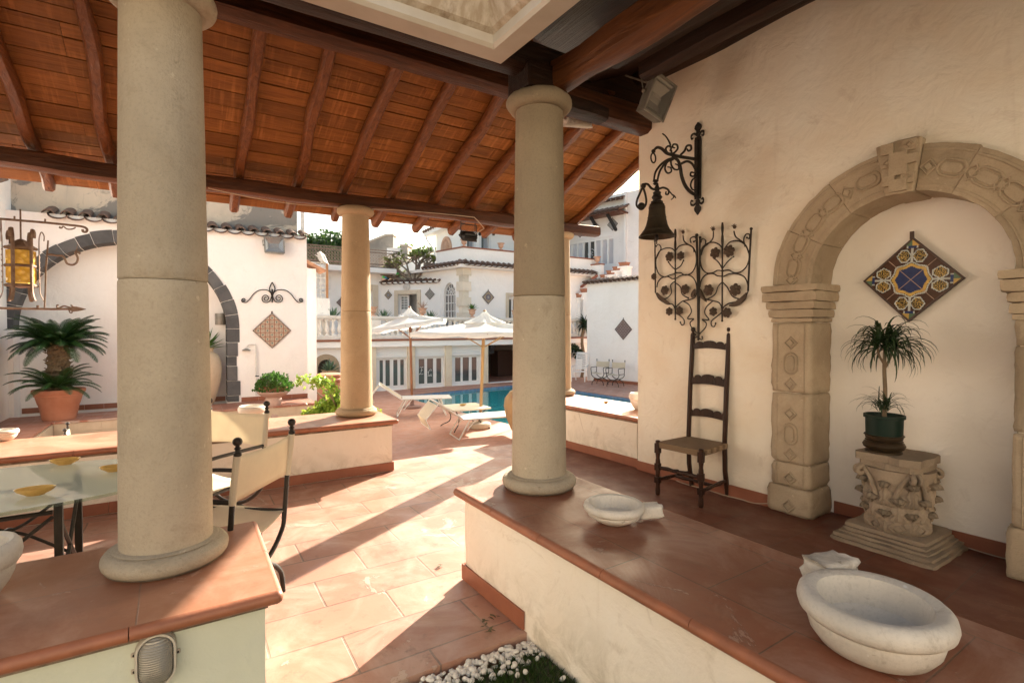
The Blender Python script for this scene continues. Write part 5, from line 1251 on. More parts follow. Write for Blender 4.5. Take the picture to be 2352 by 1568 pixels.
m.build('wall_tiles', CREAMT, lb)
def srun(m, x0, x1, y, z0, h, st=.33):
    k = max(1, round((x1 - x0) / st)); s_ = (x1 - x0) / k
    for j in range(k): m.box(x0 + j * s_ + .002, x0 + (j + 1) * s_ - .002, y - .014, y - .001, z0 + .004, z0 + h)
for q_ in ((ac + ro + .04, aR, CL), (ac - ri + .02, ac + ri - .02, CL + .45)): m = MB(FA.M); srun(m, *q_, zl, .11); m.build('skirting', SKIRT, lb)
# fixings on the wall
def onL(x, y, cr=c7, c=CL): return FA.px(cr(x, y), c)
x, z = onL(495, 318); floodlight('grey floodlight high on the white garden building above the iron scroll', FA.w(x, CL - .2, z), FA.deg, .42, .38, .14, -12, 0, GREY, arm=(0, .14, .2))
x, z = onL(103, 797, c=CL + .1); t = thing('wall_lamp', 'small dark cylindrical lamp inside the lava stone arch', 'lamp', FA.w(ac + ri - .12, CL + .25, z - .12), FA.deg)
m = MB(); m.lathe([(.01, 0), (.10, 0), (.105, .01), (.105, .25), (.10, .26), (.01, .26)], 20); m.build('lamp_body', GREY, t, smooth=True); m = MB(); m.tube([(.06, 0, .13), (.12, 0, .13)], .025, 10); m.build('arm', IRON, t)
x0_, z0_ = onL(488, 690); sc_ = thing('iron_scroll', 'thin black wrought iron scroll ornament above the pink diamond tile panel', 'wall ornament', FA.w(x0_, CL - .03, z0_), FA.deg)
def LS(pts): return [Vector((onL(*p)[0] - x0_, 0, onL(*p)[1] - z0_)) for p in pts]
def spiral(cx, cy, r0, a0, turns, n=26, sg=1): return [(cx + r0 * (1 - .8 * i / n) * math.cos(a0 + sg * turns * 6.283 * i / n), cy + r0 * (1 - .8 * i / n) * math.sin(a0 + sg * turns * 6.283 * i / n)) for i in range(n + 1)]
for sg in (-1, 1):
    f = lambda pts: [(488 + sg * (x - 488), y) for x, y in pts]
    m = MB(); P = f([(492, 632), (510, 612), (535, 604), (575, 608), (610, 632), (635, 665), (658, 686), (680, 684)] + spiral(674, 672, 14, .8, -1.3, 14)); m.tube(catmull(LS(P), 3), .0105, 6); m.build('scroll', IRON, sc_, smooth=True)
    m = MB(); P = f([(490, 600), (492, 640), (500, 672), (520, 686), (540, 684)] + spiral(530, 660, 26, .8, -1.5, 22)); m.tube(catmull(LS(P), 2), .011, 6); m.build('scroll', IRON, sc_, smooth=True)
    m = MB(); P = f([(488, 555), (500, 578), (506, 600), (499, 618), (489, 630)]); m.tube(catmull(LS(P), 4), .012, 6); m.build('scroll', IRON, sc_, smooth=True)
m = MB(); m.tube(LS([(488, 625), (488, 688)]), .014, 8); m.ball(LS([(488, 632)])[0], .035, 8, 6); m.build('stem', IRON, sc_, smooth=True)
MCP = [cer('glaze_dusty_rose', (.42, .27, .21)), cer('glaze_cream', (.60, .52, .42)), cer('glaze_sage', (.16, .19, .15)), cer('glaze_brick', (.36, .15, .10)), cer('glaze_sand', (.55, .45, .34))]
xl, xr = onL(368, 868)[0], onL(608, 868)[0]
plaque('dusty pink and green diamond tile panel on the white garden building', FA, CL - .005, c7(488, 870), (xr - xl) / 2, paint_star, MCP, 64)
# outdoor shower
t = thing('outdoor_shower', 'white outdoor shower pipe on the wall above the bird bath', 'shower', FA.w(onL(382, 1265)[0], CL - .05, onL(382, 1265)[1]), FA.deg)
zz = onL(382, 962)[1] - onL(382, 1265)[1]; hd = onL(320, 980)[0] - onL(382, 980)[0]
m = MB(); m.tube(catmull([(0, 0, -.1), (0, 0, zz * .5), (0, 0, zz - .05), (-.03, 0, zz), (hd + .06, 0, zz), (hd + .01, 0, zz - .05)]), .014, 8); m.build('pipe', PLASTW, t, smooth=True)
m = MB(); m.lathe([(.01, 0), (.09, 0), (.085, .015), (.02, .05), (.01, .055)], 20, (hd, 0, zz - .13)); m.build('shower_head', GREY, t, smooth=True)
for k in (.02, .33): m = MB(); m.tube([(-.02, -.03, zz * k), (.06, -.03, zz * k)], .013, 8); m.build('tap', BLK, t)

# ---- cycad in a big pot on the ledge
def frond(mb, o, az, el, L, droop, w=.16, nl=46, r=.008):
    P = []; p = Vector(o); th = el; n = 14
    for i in range(n + 1): P.append(p.copy()); p = p + Vector((math.cos(az) * math.cos(th), math.sin(az) * math.cos(th), math.sin(th))) * L / n; th -= droop / n * (.3 + 1.4 * i / n)
    mb.tube(P, [r * (1 - .8 * i / n) for i in range(n + 1)], 5)
    sd = Vector((-math.sin(az), math.cos(az), 0))
    for k in range(nl):
        f = .10 + .9 * k / nl; x = f * n; i = min(n - 1, int(x)); q = P[i].lerp(P[i + 1], x - i); d = (P[i + 1] - P[i]).normalized(); up = sd.cross(d)
        ll = w * math.sin(math.pi * min(1, f * .92 + .10)) ** .55 * random.uniform(.9, 1.05)
        for s_ in (-1, 1):
            e_ = (sd * s_ * .8 + d * .55 + up * (-.35 if s_ * 0 == 0 else 0) * -.6).normalized() * ll + Vector((0, 0, -ll * .12)); hw = d * .0055
            mb.add([q - hw, q + hw, q + e_ * .6 + hw * .9, q + e_, q + e_ * .6 - hw * .9], [(0, 1, 2, 3, 4)])
CYC = leafmat('cycad_leaf', (.010, .035, .008), (.03, .075, .018), .12, .35)
pc = G(cY(880, 925), zl); c2_ = FA.w(*FA.l(pc).xy) if False else pc
Dp = pc.y
cy = thing('potted_cycad', 'dark green cycad palm in a large terracotta pot on the corner ledge', 'potted plant', (pc.x, pc.y + .28, zl + .001))
s = (cY(1310, 0)[0] - cY(445, 0)[0]) / FPX * (pc.y + .28) / 2 * .93
m = MB(); m.lathe([(.01, 0), (.62 * s, 0), (.65 * s, .04), (.76 * s, .45 * s / .38 * .6), (.79 * s, .46 * s / .38 * .6 + .01), (.88 * s, 1.12 * s), (.93 * s, 1.14 * s), (.92 * s, 1.2 * s), (1.0 * s, 1.3 * s), (1.0 * s, 1.42 * s), (.97 * s, 1.45 * s), (.86 * s, 1.43 * s), (.8 * s, 1.2 * s), (.01, 1.2 * s)], 48); m.build('pot', TC, cy, smooth=True)
BARKD = simple('cycad_trunk', (.10, .065, .04), .95, (.22, .16, .09), 26, .8, 50, .8)
m = MB(); H = 1.45
m.lathe([(.01, 1.15 * s)] + [(.17 + .025 * math.sin(i * 2.6) - .02 * (i / 20), 1.15 * s + i * .046) for i in range(21)] + [(.01, 1.15 * s + .96)], 20, ripple=lambda a, z, j: .12 * math.sin(a * 9 + j * 2.2) + noise.noise(Vector((a * 2, z * 9, 0))) * .15)
for i in range(160): a = random.uniform(0, 6.28); z = 1.2 * s + random.uniform(0, .93); q = Vector((.17 * math.cos(a), .17 * math.sin(a), z)); d = Vector((math.cos(a), math.sin(a), .6)); m.tube([q, q + d * .05], [.016, .004], 4)
m.build('trunk', BARKD, cy)
zt_ = 1.15 * s + .93
for i in range(64):
    m = MB(); az = i * 2.4 + random.uniform(-.2, .2); f = i / 64; frond(m, (.06 * math.cos(az), .06 * math.sin(az), zt_), az, .05 + 1.25 * f + random.uniform(-.1, .1), random.uniform(.70, .84), 1.25 + .35 * (1 - f), .15, 54); m.build('frond', CYC, cy)
for i in range(30):
    m = MB(); az = i * 2.4; f = i / 30; frond(m, (.12 + .05 * math.cos(az), -.22, 1.25 * s + .12), az, .15 + 1.1 * f, random.uniform(.60, .76), 1.5, .12, 44); m.build('frond', CYC, cy)

# ---- bird bath with a potted succulent bush
zb = DECK; pb_ = FA.w(onL(497, 1300, c=CL - .9)[0], CL - .9, zb); PINKST = stone('pink_stone', (.52, .38, .32), (.42, .30, .25), .4, False)
zr = FA.px(c7(497, 1262), CL - .9)[1]; Rb = (FA.px(c7(602, 1262), CL - .9)[0] - FA.px(c7(392, 1262), CL - .9)[0]) / 2
bb = thing('bird_bath', 'pink stone bird bath with fluted bowl before the garden building', 'bird bath', pb_); Hb = zr - zb
m = MB(); m.lathe([(.01, 0), (.24, 0), (.24, .06), (.16, .09), (.13, .14), (.15, .2), (.13, .27), (.09, .32), (.14, .44), (.17, .55), (.13, .66), (.075, Hb - .20), (.10, Hb - .16), (.01, Hb - .15)], 24, ripple=lambda a, z, j: .05 * math.sin(a * 8)); m.build('pedestal', PINKST, bb, smooth=True)
m = MB(); m.lathe([(.01, Hb - .16), (.12, Hb - .15), (Rb * .8, Hb - .09), (Rb * .93, Hb - .045), (Rb, Hb - .03), (Rb, Hb), (Rb * .93, Hb), (Rb * .85, Hb - .04), (.01, Hb - .06)], 64, ripple=lambda a, z, j: .035 * math.sin(a * 24) if j in (2, 3) else 0); m.build('bowl', PINKST, bb, smooth=True)
def bush(mb, c, rx, rz, n, s0, s1, up=.3, flat=.5):
    for i in range(n):
        a = random.uniform(0, 6.283); q = random.uniform(-.15, 1) ; rr = math.sqrt(max(0, 1 - max(q, 0) ** 2)) * random.uniform(.45, 1) ** .5; lump_ = 1 + .25 * noise.noise(Vector((math.cos(a) * 2, math.sin(a) * 2, q * 3 + c[0])))
        p = Vector((c[0] + rx * rr * math.cos(a) * lump_, c[1] + rx * rr * math.sin(a) * lump_, c[2] + rz * q * lump_ * random.uniform(.6, 1)))
        s_ = random.uniform(s0, s1); d = Vector((math.cos(a) * rr + random.gauss(0, .4), math.sin(a) * rr + random.gauss(0, .4), q * .6 + up + random.gauss(0, .3))).normalized(); w = d.cross(Vector((random.gauss(0, 1), random.gauss(0, 1), random.gauss(0, 1)))).normalized() * s_ * flat
        n_ = d.cross(w) * .25; mb.add([p, p + d * s_ * .5 + w + n_, p + d * s_, p + d * s_ * .5 - w + n_], [(0, 1, 2, 3)])
sb = thing('potted_succulent', 'bushy green succulent in a shallow terracotta pot on the bird bath', 'potted plant', pb_ + Vector((0, 0, Hb - .055)))
m = MB(); m.lathe([(.01, 0), (.21, 0), (.27, .10), (.29, .10), (.29, .14), (.27, .14), (.24, .09), (.01, .08)], 36); m.build('pot', TC, sb, smooth=True)
m = MB(); bush(m, (0, 0, .10), .36, .34, 1500, .035, .06); m.build('leaves', LEAF, sb)
m = MB()
for i in range(26): a = random.uniform(0, 6.28); r_ = random.uniform(.05, .26); m.tube([(0, 0, .06), (r_ * .6 * math.cos(a), r_ * .6 * math.sin(a), .2), (r_ * math.cos(a), r_ * math.sin(a), .34)], [.012, .009, .005], 5)
m.build('stems', BARK, sb)
# jar with a plant at the foot of the arch, behind the thick column
jp = FA.w(ax(474), CL + .05, zl); JAR = stone('ochre_jar', (.50, .40, .28), (.40, .28, .17), .4, False, gamt=.4)
def jar(label, p, Rj, H, mat=None, neck=.45, name='clay_jar', group='large clay jars'):
    t = thing(name, label, 'jar', p, 0, group); m = MB()
    pr = [(.01, 0), (Rj * .42, 0), (Rj * .50, H * .04), (Rj * .72, H * .2), (Rj * .92, H * .42), (Rj, H * .62), (Rj * .95, H * .76), (Rj * .75, H * .88), (Rj * neck, H * .93), (Rj * neck, H * .97), (Rj * (neck + .07), H * .98), (Rj * (neck + .07), H), (Rj * (neck - .04), H), (Rj * (neck - .08), H * .9), (.01, H * .88)]
    m.lathe(pr, 40, ripple=lambda a, z, j: noise.noise(Vector((math.cos(a), math.sin(a), z * 3))) * .02); m.build('jar_body', mat or JAR, t, smooth=True); return t
PALEJ = stone('pale_jar', (.56, .44, .31), (.44, .33, .22), .3, False)
jar('tall pale jar inside the lava stone arch, half hidden by the thick column', jp, .30, 1.25, PALEJ)
def agave(label, p, L=.4, n=26, mat=None, name='agave', stem=0, group='agaves along the terrace'):
    t = thing(name, label, 'agave', p, 0, group); m = MB()
    for i in range(n):
        az = i * 2.4; f = i / n; el = .15 + 1.2 * f; P = []; q = Vector((0, 0, stem)); LL = L * random.uniform(.85, 1.05); d = Vector((math.cos(az) * math.cos(el), math.sin(az) * math.cos(el), math.sin(el))); sd = Vector((-math.sin(az), math.cos(az), 0)); w = L * .085
        m.add([q - sd * w * .6, q + sd * w * .6, q + d * LL * .45 + sd * w, q + d * LL * .45 - sd * w, q + d * LL + Vector((0, 0, -.05 * LL)), q + d * LL * .4 - Vector((0, 0, w * .5))], [(0, 1, 5), (1, 2, 5), (2, 4, 5), (4, 3, 5), (3, 0, 5)])
    m.build('leaves', mat or LEAFAG, t)
    if stem: m = MB(); m.tube([(0, 0, 0), (0, 0, stem)], .03, 8); m.build('stem', BARK, t)
    return t
LEAFAG = leafmat('agave_leaf', (.09, .16, .10), (.16, .24, .13), .15)
agave('long leaved green plant in the tall pale jar inside the arch', jp + Vector((0, 0, 1.14)), .5, 22, LEAF, 'leafy_plant', .1, None)
# jade plant in a glazed pot just behind the thin column
gp = G((800, 952), .1); gp = Vector((-2.15, 6.35, -.3)); q = FA.l(gp)
gp = Vector(((785 - 1176) / FPX * 6.6, 6.6, -.65)); OCH = simple('ochre_glaze', (.42, .30, .12), .35, (.3, .2, .08), 7, .7)
jd = thing('potted_jade_plant', 'yellow green trailing jade plant in an ochre pot behind the thin column', 'potted plant', gp)
m = MB(); m.lathe([(.01, 0), (.20, 0), (.30, .5), (.36, .88), (.38, .9), (.40, .96), (.38, .98), (.34, .97), (.33, .9), (.01, .88)], 40); m.build('pot', OCH, jd, smooth=True)
m = MB(); bush(m, (0, 0, .96), .42, .26, 1500, .03, .055, .2, .7)
for k in range(9):
    a = random.uniform(2.4, 4.4) if k < 5 else random.uniform(0, 6.28); L = random.uniform(.45, .7) if k < 5 else random.uniform(.3, .5)
    for i in range(110): f = random.random() ** .6; bush(m, (L * f * math.cos(a) + random.gauss(0, .03), L * f * math.sin(a) * .5 + random.gauss(0, .03), 1.02 + .42 * math.sin(f * 2.1) * (.4 if k < 3 else 1) - (.25 * f * f if k < 3 else 0) + random.gauss(0, .025)), .02, .02, 1, .03, .055, .2, .75)
m.build('leaves', LEAFY, jd)
m = MB()
for k in range(14): a = random.uniform(0, 6.28); m.tube(catmull([(0, 0, .9), (.12 * math.cos(a), .12 * math.sin(a), 1.1), (.3 * math.cos(a), .3 * math.sin(a), 1.3)]), .010, 5)
m.build('stems', BARK, jd)
# terracotta cylinder pot with ribbed collar at the end of the garden building
cp_ = FA.w(ax(760, 900) , CL - .2, DECK); m = MB(); t = thing('chimney_pot', 'tall terracotta cylinder pot at the corner of the garden building', 'pot', (G((757, 940), DECK).x, G((757, 940), DECK).y, DECK))
rr = .30; m.lathe([(.01, 0), (rr, 0), (rr, .72), (rr * 1.12, .75), (rr * 1.12, .80), (rr * .98, .82), (rr * .98, .84), (rr * 1.08, .87), (rr * 1.08, .92), (rr * .9, .94), (.01, .94)], 32); m.build('pot_body', TC, t, smooth=True)

# ---- lantern on its iron bracket
LC = 5.46; l0 = FA.px((50, 690), LC); zB = FA.px(cL(130, 660), LC)[1]
la = thing('iron_lantern', 'rusty iron lantern with yellow bottle glass panes', 'lantern', FA.w(l0[0], LC, zB), FA.deg); hw = (FA.px(cL(262, 540), LC)[0] - FA.px(cL(20, 540), LC)[0]) / 2 * .86; lh = FA.px(cL(130, 440), LC)[1] - zB
YG, t, b = newmat('yellow_bottle_glass'); v = coords(t, False); vo = N(t, 'TexVoronoi', Scale=26); t.links.new(v, vo.inputs['Vector'])
t.links.new(mix(t, ramp(t, vo.outputs['Distance'], [(.25, 0), (.6, 1)]), (.80, .58, .14), (.48, .30, .06)), b.inputs['Base Color']); b.inputs['Roughness'].default_value = .1; bump(t, b, vo.outputs['Distance'], .8, .01)
tr = N(t, 'BsdfTranslucent'); tr.inputs[0].default_value = (.85, .62, .18, 1); ms = N(t, 'MixShader'); ms.inputs[0].default_value = .35; t.links.new(b.outputs[0], ms.inputs[1]); t.links.new(tr.outputs[0], ms.inputs[2]); t.links.new(ms.outputs[0], t.nodes['Material Output'].inputs[0])
m = MB()
for k in range(6):
    a0, a1 = R(60 * k + 15), R(60 * k + 75); p0, p1 = Vector((hw * .86 * math.cos(a0), hw * .86 * math.sin(a0), 0)), Vector((hw * .86 * math.cos(a1), hw * .86 * math.sin(a1), 0)); m = MB(); u_ = Vector((0, 0, 1))
    m.add([p0 + u_ * .02, p1 + u_ * .02, p1 + u_ * (lh - .02), p0 + u_ * (lh - .02)], [(0, 1, 2, 3)]); m.build('glass_pane', YG, la)
for z in (.0, lh * .52, lh - .0):
    m = MB(); P = [(hw * .92 * math.cos(R(60 * k + 15)), hw * .92 * math.sin(R(60 * k + 15)), z) for k in range(6)]; m.tube(P, 1, 4, closed=True, sq=(.011, .006)); m.build('band', RUST, la)
for k in range(6):
    a0 = R(60 * k + 15); c_, s_ = math.cos(a0), math.sin(a0); m = MB(); e = hw * 1.02
    m.tube(catmull([(e * c_ * 1.25, e * s_ * 1.25, -.12), (e * c_ * 1.06, e * s_ * 1.06, -.07), (e * c_, e * s_, 0), (e * c_, e * s_, lh), (e * c_ * 1.02, e * s_ * 1.02, lh + .09), (e * c_ * 1.15, e * s_ * 1.15, lh + .14), (e * c_ * 1.3, e * s_ * 1.3, lh + .11), (e * c_ * 1.28, e * s_ * 1.28, lh + .07)], 4), 1, 4, sq=(.004, .013)); [m.ball((e * c_ * 1.02, e * s_ * 1.02, .02 + (lh - .04) * q / 6), .006, 6, 4) for q in range(7)]; m.build('strap', RUST, la)
m = MB(); m.tube([(0, 0, lh), (0, 0, lh + .30)], .006, 6); m.lathe([(.01, lh), (hw * .9, lh + .005), (hw * .3, lh + .06), (.01, lh + .07)], 6); m.lathe([(.01, -.02), (hw * .86, -.005), (hw * .86, 0), (.01, 0)], 6); m.build('cap', RUST, la)
lbk = thing('lantern_bracket', 'long rusty iron rods with scrolls and a spear tip carrying the lantern', 'bracket', FA.w(l0[0] - 1, LC, zB), FA.deg); o_ = (l0[0] - 1, zB)
def LL(pts, c=0): return [Vector((FA.px(cL(*p), LC)[0] - o_[0], c, FA.px(cL(*p), LC)[1] - o_[1])) for p in pts]
top = LL([(0, 268), (90, 275), (265, 290), (420, 305), (490, 315), (512, 330), (505, 345), (488, 342), (487, 330)]); E0 = Vector((-.9, 0, top[0].z))
m = MB(); m.tube([E0] + catmull(top, 4), .009, 6); m.build('top_rod', RUST, lbk, smooth=True)
m = MB(); m.tube(catmull(LL([(355, 312), (350, 320), (362, 322), (372, 312), (395, 328), (425, 328), (445, 318)]), 4), .005, 6); m.build('scroll', RUST, lbk, smooth=True)
for q_ in ([(85, 275), (85, 252)], [(265, 290), (266, 268)]): m = MB(); m.tube(LL(q_), .006, 6); m.build('spike', RUST, lbk)
low = LL([(0, 792), (130, 795), (300, 798), (415, 797)]); m = MB(); m.tube([Vector((-.9, 0, low[0].z))] + low, .009, 6); P = LL([(410, 797), (430, 797), (450, 797), (475, 798), (506, 799)]); m.tube(P, [.012, .022, .020, .013, .002], 8, sq=(1, .5)); m.build('spear_rod', RUST, lbk, smooth=True)
m = MB(); m.tube(catmull(LL([(345, 775), (336, 775), (336, 788), (350, 790), (375, 780), (400, 785), (422, 790), (425, 778), (415, 776)]), 4), .006, 6); m.build('scroll', RUST, lbk, smooth=True); m = MB(); m.tube(catmull(LL([(405, 800), (412, 818), (422, 820), (425, 810)]), 4), .005, 6); m.build('scroll', RUST, lbk); m = MB(); m.tube(LL([(222, 795), (222, 775)]), .009, 6); m.build('spike', RUST, lbk)
m = MB(); P = LL([(283, 395), (278, 470), (270, 560), (266, 700), (262, 790)]); m.tube(P, .006, 6); m.tube(LL([(5, 275), (8, 400)]), .005, 6); m.build('upright_rod', RUST, lbk, smooth=True)
m = MB(); m.tube(catmull(LL([(285, 475), (330, 482), (368, 485), (382, 505), (395, 530), (425, 538), (450, 525), (458, 500), (450, 480), (442, 466), (460, 464), (472, 474)]), 4), .008, 6); m.tube(LL([(445, 468), (458, 415)]), [.006, .001], 6); m.build('hook', RUST, lbk, smooth=True)
zx = FA.px((-190, 755), LC)[0]; pe = FA.w(l0[0] - 1 - .95 - .12, LC + .05); column('sandstone column beyond the left edge that carries the lantern rods', (pe.x, pe.y), .165, .136, 2.73)
# the white wall end and small tiled roof behind the garden building
F2 = 15.2; a0, a1 = FA.px(cV(150, 800), F2)[0], FA.px(cV(310, 800), F2)[0]; zt2 = FA.px(cV(250, 640), F2)[1]
t = thing('white_wall_pier', 'narrow white wall end with little tiled cap beside the garden building', 'wall', FA.w(a0, F2, DECK), FA.deg)
m = MB(FA.M); m.box(a0 - .3, a1, F2, F2 + .4, DECK, zt2); m.build('wall', W_OUT, t)
m = MB(FA.M); m.prism([(a0 - .3, zt2 + .30), (a1 + .22, zt2 - .10), (a1 + .26, zt2 - .03), (a0 - .3, zt2 + .40)], F2 - .12, F2 + .5); m.build('tile_cap', simple('orange_tile', (.48, .26, .15), .8, (.36, .17, .10), 9, .7), t, bevel=.02)
m = MB(FA.M); m.tube([(aU + .12, CL + .3, ztop), (aU + .12, CL + .3, ztop + 1.4)], .05, 12); tag(m.build('white_pipe', PLASTW, smooth=True), 'upright white pipe at the end of the weathered upper wall', 'pipe')
# ================================================================ pool side
def urn(label, p, H=.55, plant=None):
    t = thing('terracotta_urn', label, 'urn', p, 0, 'terracotta urns on the terraces'); m = MB(); r = H * .56
    m.lathe([(.01, 0), (r * .62, 0), (r * .62, H * .08), (r * .30, H * .16), (r * .26, H * .26), (r * .45, H * .34), (r * .68, H * .48), (r * .66, H * .70), (r * .74, H * .86), (r, H * .96), (r, H), (r * .85, H), (r * .6, H * .86), (.01, H * .84)], 28, ripple=lambda a, z, j: .05 * math.sin(a * 14) if j in (5, 6, 7) else 0)
    m.build('urn_body', TCL, t, smooth=True)
    if plant:
        m = MB(); 
        if plant == 'twig':
            for i in range(26): a = random.uniform(0, 6.28); m.tube([(0, 0, H * .85), (.1 * math.cos(a), .1 * math.sin(a), H + .1), (.2 * math.cos(a), .2 * math.sin(a), H + random.uniform(.1, .3))], [.006, .005, .003], 4)
            m.build('twigs', simple('dry_twig', (.35, .22, .15), .9), t)
        else:
            for i in range(22): strap(m, (0, 0, H * .85), i * 2.4, .5 + .9 * i / 22, .3, .07, .6, 5)
            m.build('leaves', LEAF, t)
    return t
# umbrellas
WOODP = simple('umbrella_pole_wood', (.30, .12, .05), .5, (.22, .08, .03), 9, .6, stretch=(1, 1, .2)); BAMB = simple('bamboo_pole', (.42, .26, .10), .5, (.26, .14, .06), 12, .7, stretch=(1, 1, .3))
def umbrella(label, base, H, Rr, rz, lean, pole, basek, tilt=0.0):
    t = thing('parasol', label, 'parasol', base, rz, 'white square parasols by the pool')
    lx, ly = lean; top = Vector((lx, ly, H)); drop = H * .105; K = 8
    m = MB(); m.tube([(0, 0, .04), (lx * .9, ly * .9, H * .97)], .034, 12); m.build('pole', pole, t, smooth=True)
    m = MB()
    if basek == 'stone': m.lathe([(.01, 0), (.21, 0), (.235, .03), (.23, .09), (.2, .12), (.055, .13), (.055, .26), (.01, .26)], 36); m.build('base', simple('concrete_base', (.5, .45, .36), .9, (.4, .34, .27), 12, .6, 60, .5), t, smooth=True)
    else: m.lathe([(.01, 0), (.24, 0), (.25, .02), (.23, .05), (.07, .07), (.05, .10), (.05, .30), (.035, .31), (.01, .31)], 36); m.build('base', simple('brown_base', (.22, .11, .08), .5), t, smooth=True)
    def rim(k, q=1.0):
        a = math.pi / 4 * k; rr = Rr * (1.0 if k % 2 else .74); return Vector((math.cos(a) * rr * q, math.sin(a) * rr * q, 0))
    n = 8; m = MB(); vs = []; fs = []; W = K * n
    for j in range(9):
        f = .07 + .93 * j / 8
        for k in range(K):
            for i in range(n):
                u = i / n; p = rim(k).lerp(rim((k + 1) % K), u); sag = .07 * math.sin(math.pi * u) * math.sin(math.pi * min(1, f)) ; z = H - .09 + tilt * p.x * f - (drop) * (f ** 1.12) - sag * Rr * .5 + .012 * noise.noise(Vector((p.x * 4, p.y * 4, f * 3)))
                vs.append(Vector((p.x * f + lx, p.y * f + ly, z)))
    for j in range(8):
        for k in range(W): fs.append((j * W + k, j * W + (k + 1) % W, (j + 1) * W + (k + 1) % W, (j + 1) * W + k))
    # valance
    b_ = 8 * W; vs += [vs[b_ + k] * 1.0 + Vector((0, 0, -.09 + .02 * math.sin(k * 1.3))) for k in range(W)]
    fs += [(b_ + k, b_ + (k + 1) % W, b_ + W + (k + 1) % W, b_ + W + k) for k in range(W)]
    m.add(vs, fs); m.build('canopy', WCAN, t, smooth='all')
    m = MB(); vs = []; fs = []
    for j in range(5):
        f = j / 4
        for k in range(W):
            p = rim(k // n).lerp(rim((k // n + 1) % K), (k % n) / n) * (.03 + .26 * f ** 1.3); vs.append(Vector((p.x + lx, p.y + ly, H + .10 - .24 * f ** .8 - .015 * f * math.sin(k * 1.57))))
    for j in range(4):
        for k in range(W): fs.append((j * W + k, j * W + (k + 1) % W, (j + 1) * W + (k + 1) % W, (j + 1) * W + k))
    m.add(vs, fs); m.build('vent_cap', WCAN, t, smooth='all')
    for k in range(K): m = MB(); q = rim(k); m.tube([(lx, ly, H - .17), (lx + q.x, ly + q.y, H - .12 - drop + tilt * q.x)], .011, 6); m.build('rib', pole, t)
    for k in range(K): m = MB(); q = rim(k) * .5; m.tube([(lx * .72, ly * .72, H * .72), (lx + q.x, ly + q.y, H - .12 - drop * .5 + tilt * q.x)], .009, 6); m.build('strut', pole, t)
    m = MB(); m.ball((lx, ly, H + .10), .04, 10, 8); m.build('finial', pole, t)
    return t
b1 = G((946.7, 936), DECK); b2 = G((1103, 962), DECK)
def topz(px, Y): return HC + (HOR - px) / FPX * Y
u1 = umbrella('white parasol on a brown disc base nearest the thin column', b1, topz(706, b1.y) - DECK - .1, (1040 - 852) / FPX * b1.y / 2 * 1.2, 5, ((941 - 946) / FPX * b1.y, 0), WOODP, 'disc', .16)
b2 = G(cP(1140, 1325), DECK)
u2 = umbrella('white parasol on a pale round stone base beside the big ochre jar', b2, topz(716, b2.y + .2) - DECK - .1, 2.02, 5, ((cP(1185, 0)[0] - cP(1140, 0)[0]) / FPX * b2.y, .1), BAMB, 'stone')
# sun loungers
def lounger(label, head, foot, seat=.33):
    d = (foot - head).normalized(); rz = math.degrees(math.atan2(d.y, d.x)); t = thing('sun_lounger', label, 'lounger', head, rz, 'white folding sun loungers'); L = (foot - head).length; W = .30
    FRM_ = PLASTW; Lb = .72
    m = MB()
    for s_ in (-1, 1): m.tube([(.0, s_ * W, seat), (L, s_ * W, seat)], .016, 8)
    m.tube([(L, -W, seat), (L, W, seat)], .016, 8); m.build('seat_frame', FRM_, t, smooth=True)
    m = MB(); m.add([(.02, -W, seat + .01), (L - .01, -W, seat + .01), (L - .01, W, seat + .01), (.02, W, seat + .01)], [(0, 1, 2, 3)]); o = m.build('seat_sling', WCAN, t); s = o.modifiers.new('t', 'SOLIDIFY'); s.thickness = .004
    bx, bz = -.52, seat + .36; m = MB(); m.tube([(.0, -W, seat), (bx, -W, bz), (bx, W, bz), (0, W, seat)], .015, 8); m.build('back_frame', FRM_, t, smooth=True)
    m = MB(); m.add([(0, -W, seat), (bx, -W, bz), (bx, W, bz), (0, W, seat)], [(0, 1, 2, 3)]); o = m.build('back_sling', CANV, t); s = o.modifiers.new('t', 'SOLIDIFY'); s.thickness = .004
    # folded sun shade hanging behind the back
    m = MB(); P = [(bx + .02, -W - .03, bz - .02), (bx - .22, -W - .03, seat + .05), (bx - .14, -W - .03, seat - .12), (bx - .14, W + .03, seat - .12), (bx - .22, W + .03, seat + .05), (bx + .02, W + .03, bz - .02)]; m.tube(P, .011, 8); m.build('shade_frame', FRM_, t, smooth=True)
    m = MB(); m.add([(bx - .01, -W - .03, bz - .05), (bx - .22, -W - .03, seat + .05), (bx - .14, -W - .03, seat - .12), (bx - .14, W + .03, seat - .12), (bx - .22, W + .03, seat + .05), (bx - .01, W + .03, bz - .05)], [(0, 1, 4, 5), (1, 2, 3, 4)]); o = m.build('shade_canvas', CANV, t); s = o.modifiers.new('t', 'SOLIDIFY'); s.thickness = .004
    for x, dx in ((.12, -.22), (L - .25, .12)):
        m = MB(); m.tube([(x, -W, seat), (x + dx, -W - .01, .012), (x + dx, W + .01, .012), (x, W, seat)], .014, 8); m.build('leg', FRM_, t, smooth=True)
        
        for s_ in (-1, 1): m = MB(); m.tube([(x - dx * .6, s_ * W, seat), (x + dx * .3, s_ * W, .17)], .010, 6); m.build('brace', FRM_, t, smooth=True)
    return t
def atz(px, Y, z=None): u = (px - 1176) / FPX; return Vector((u * Y, Y, 0))
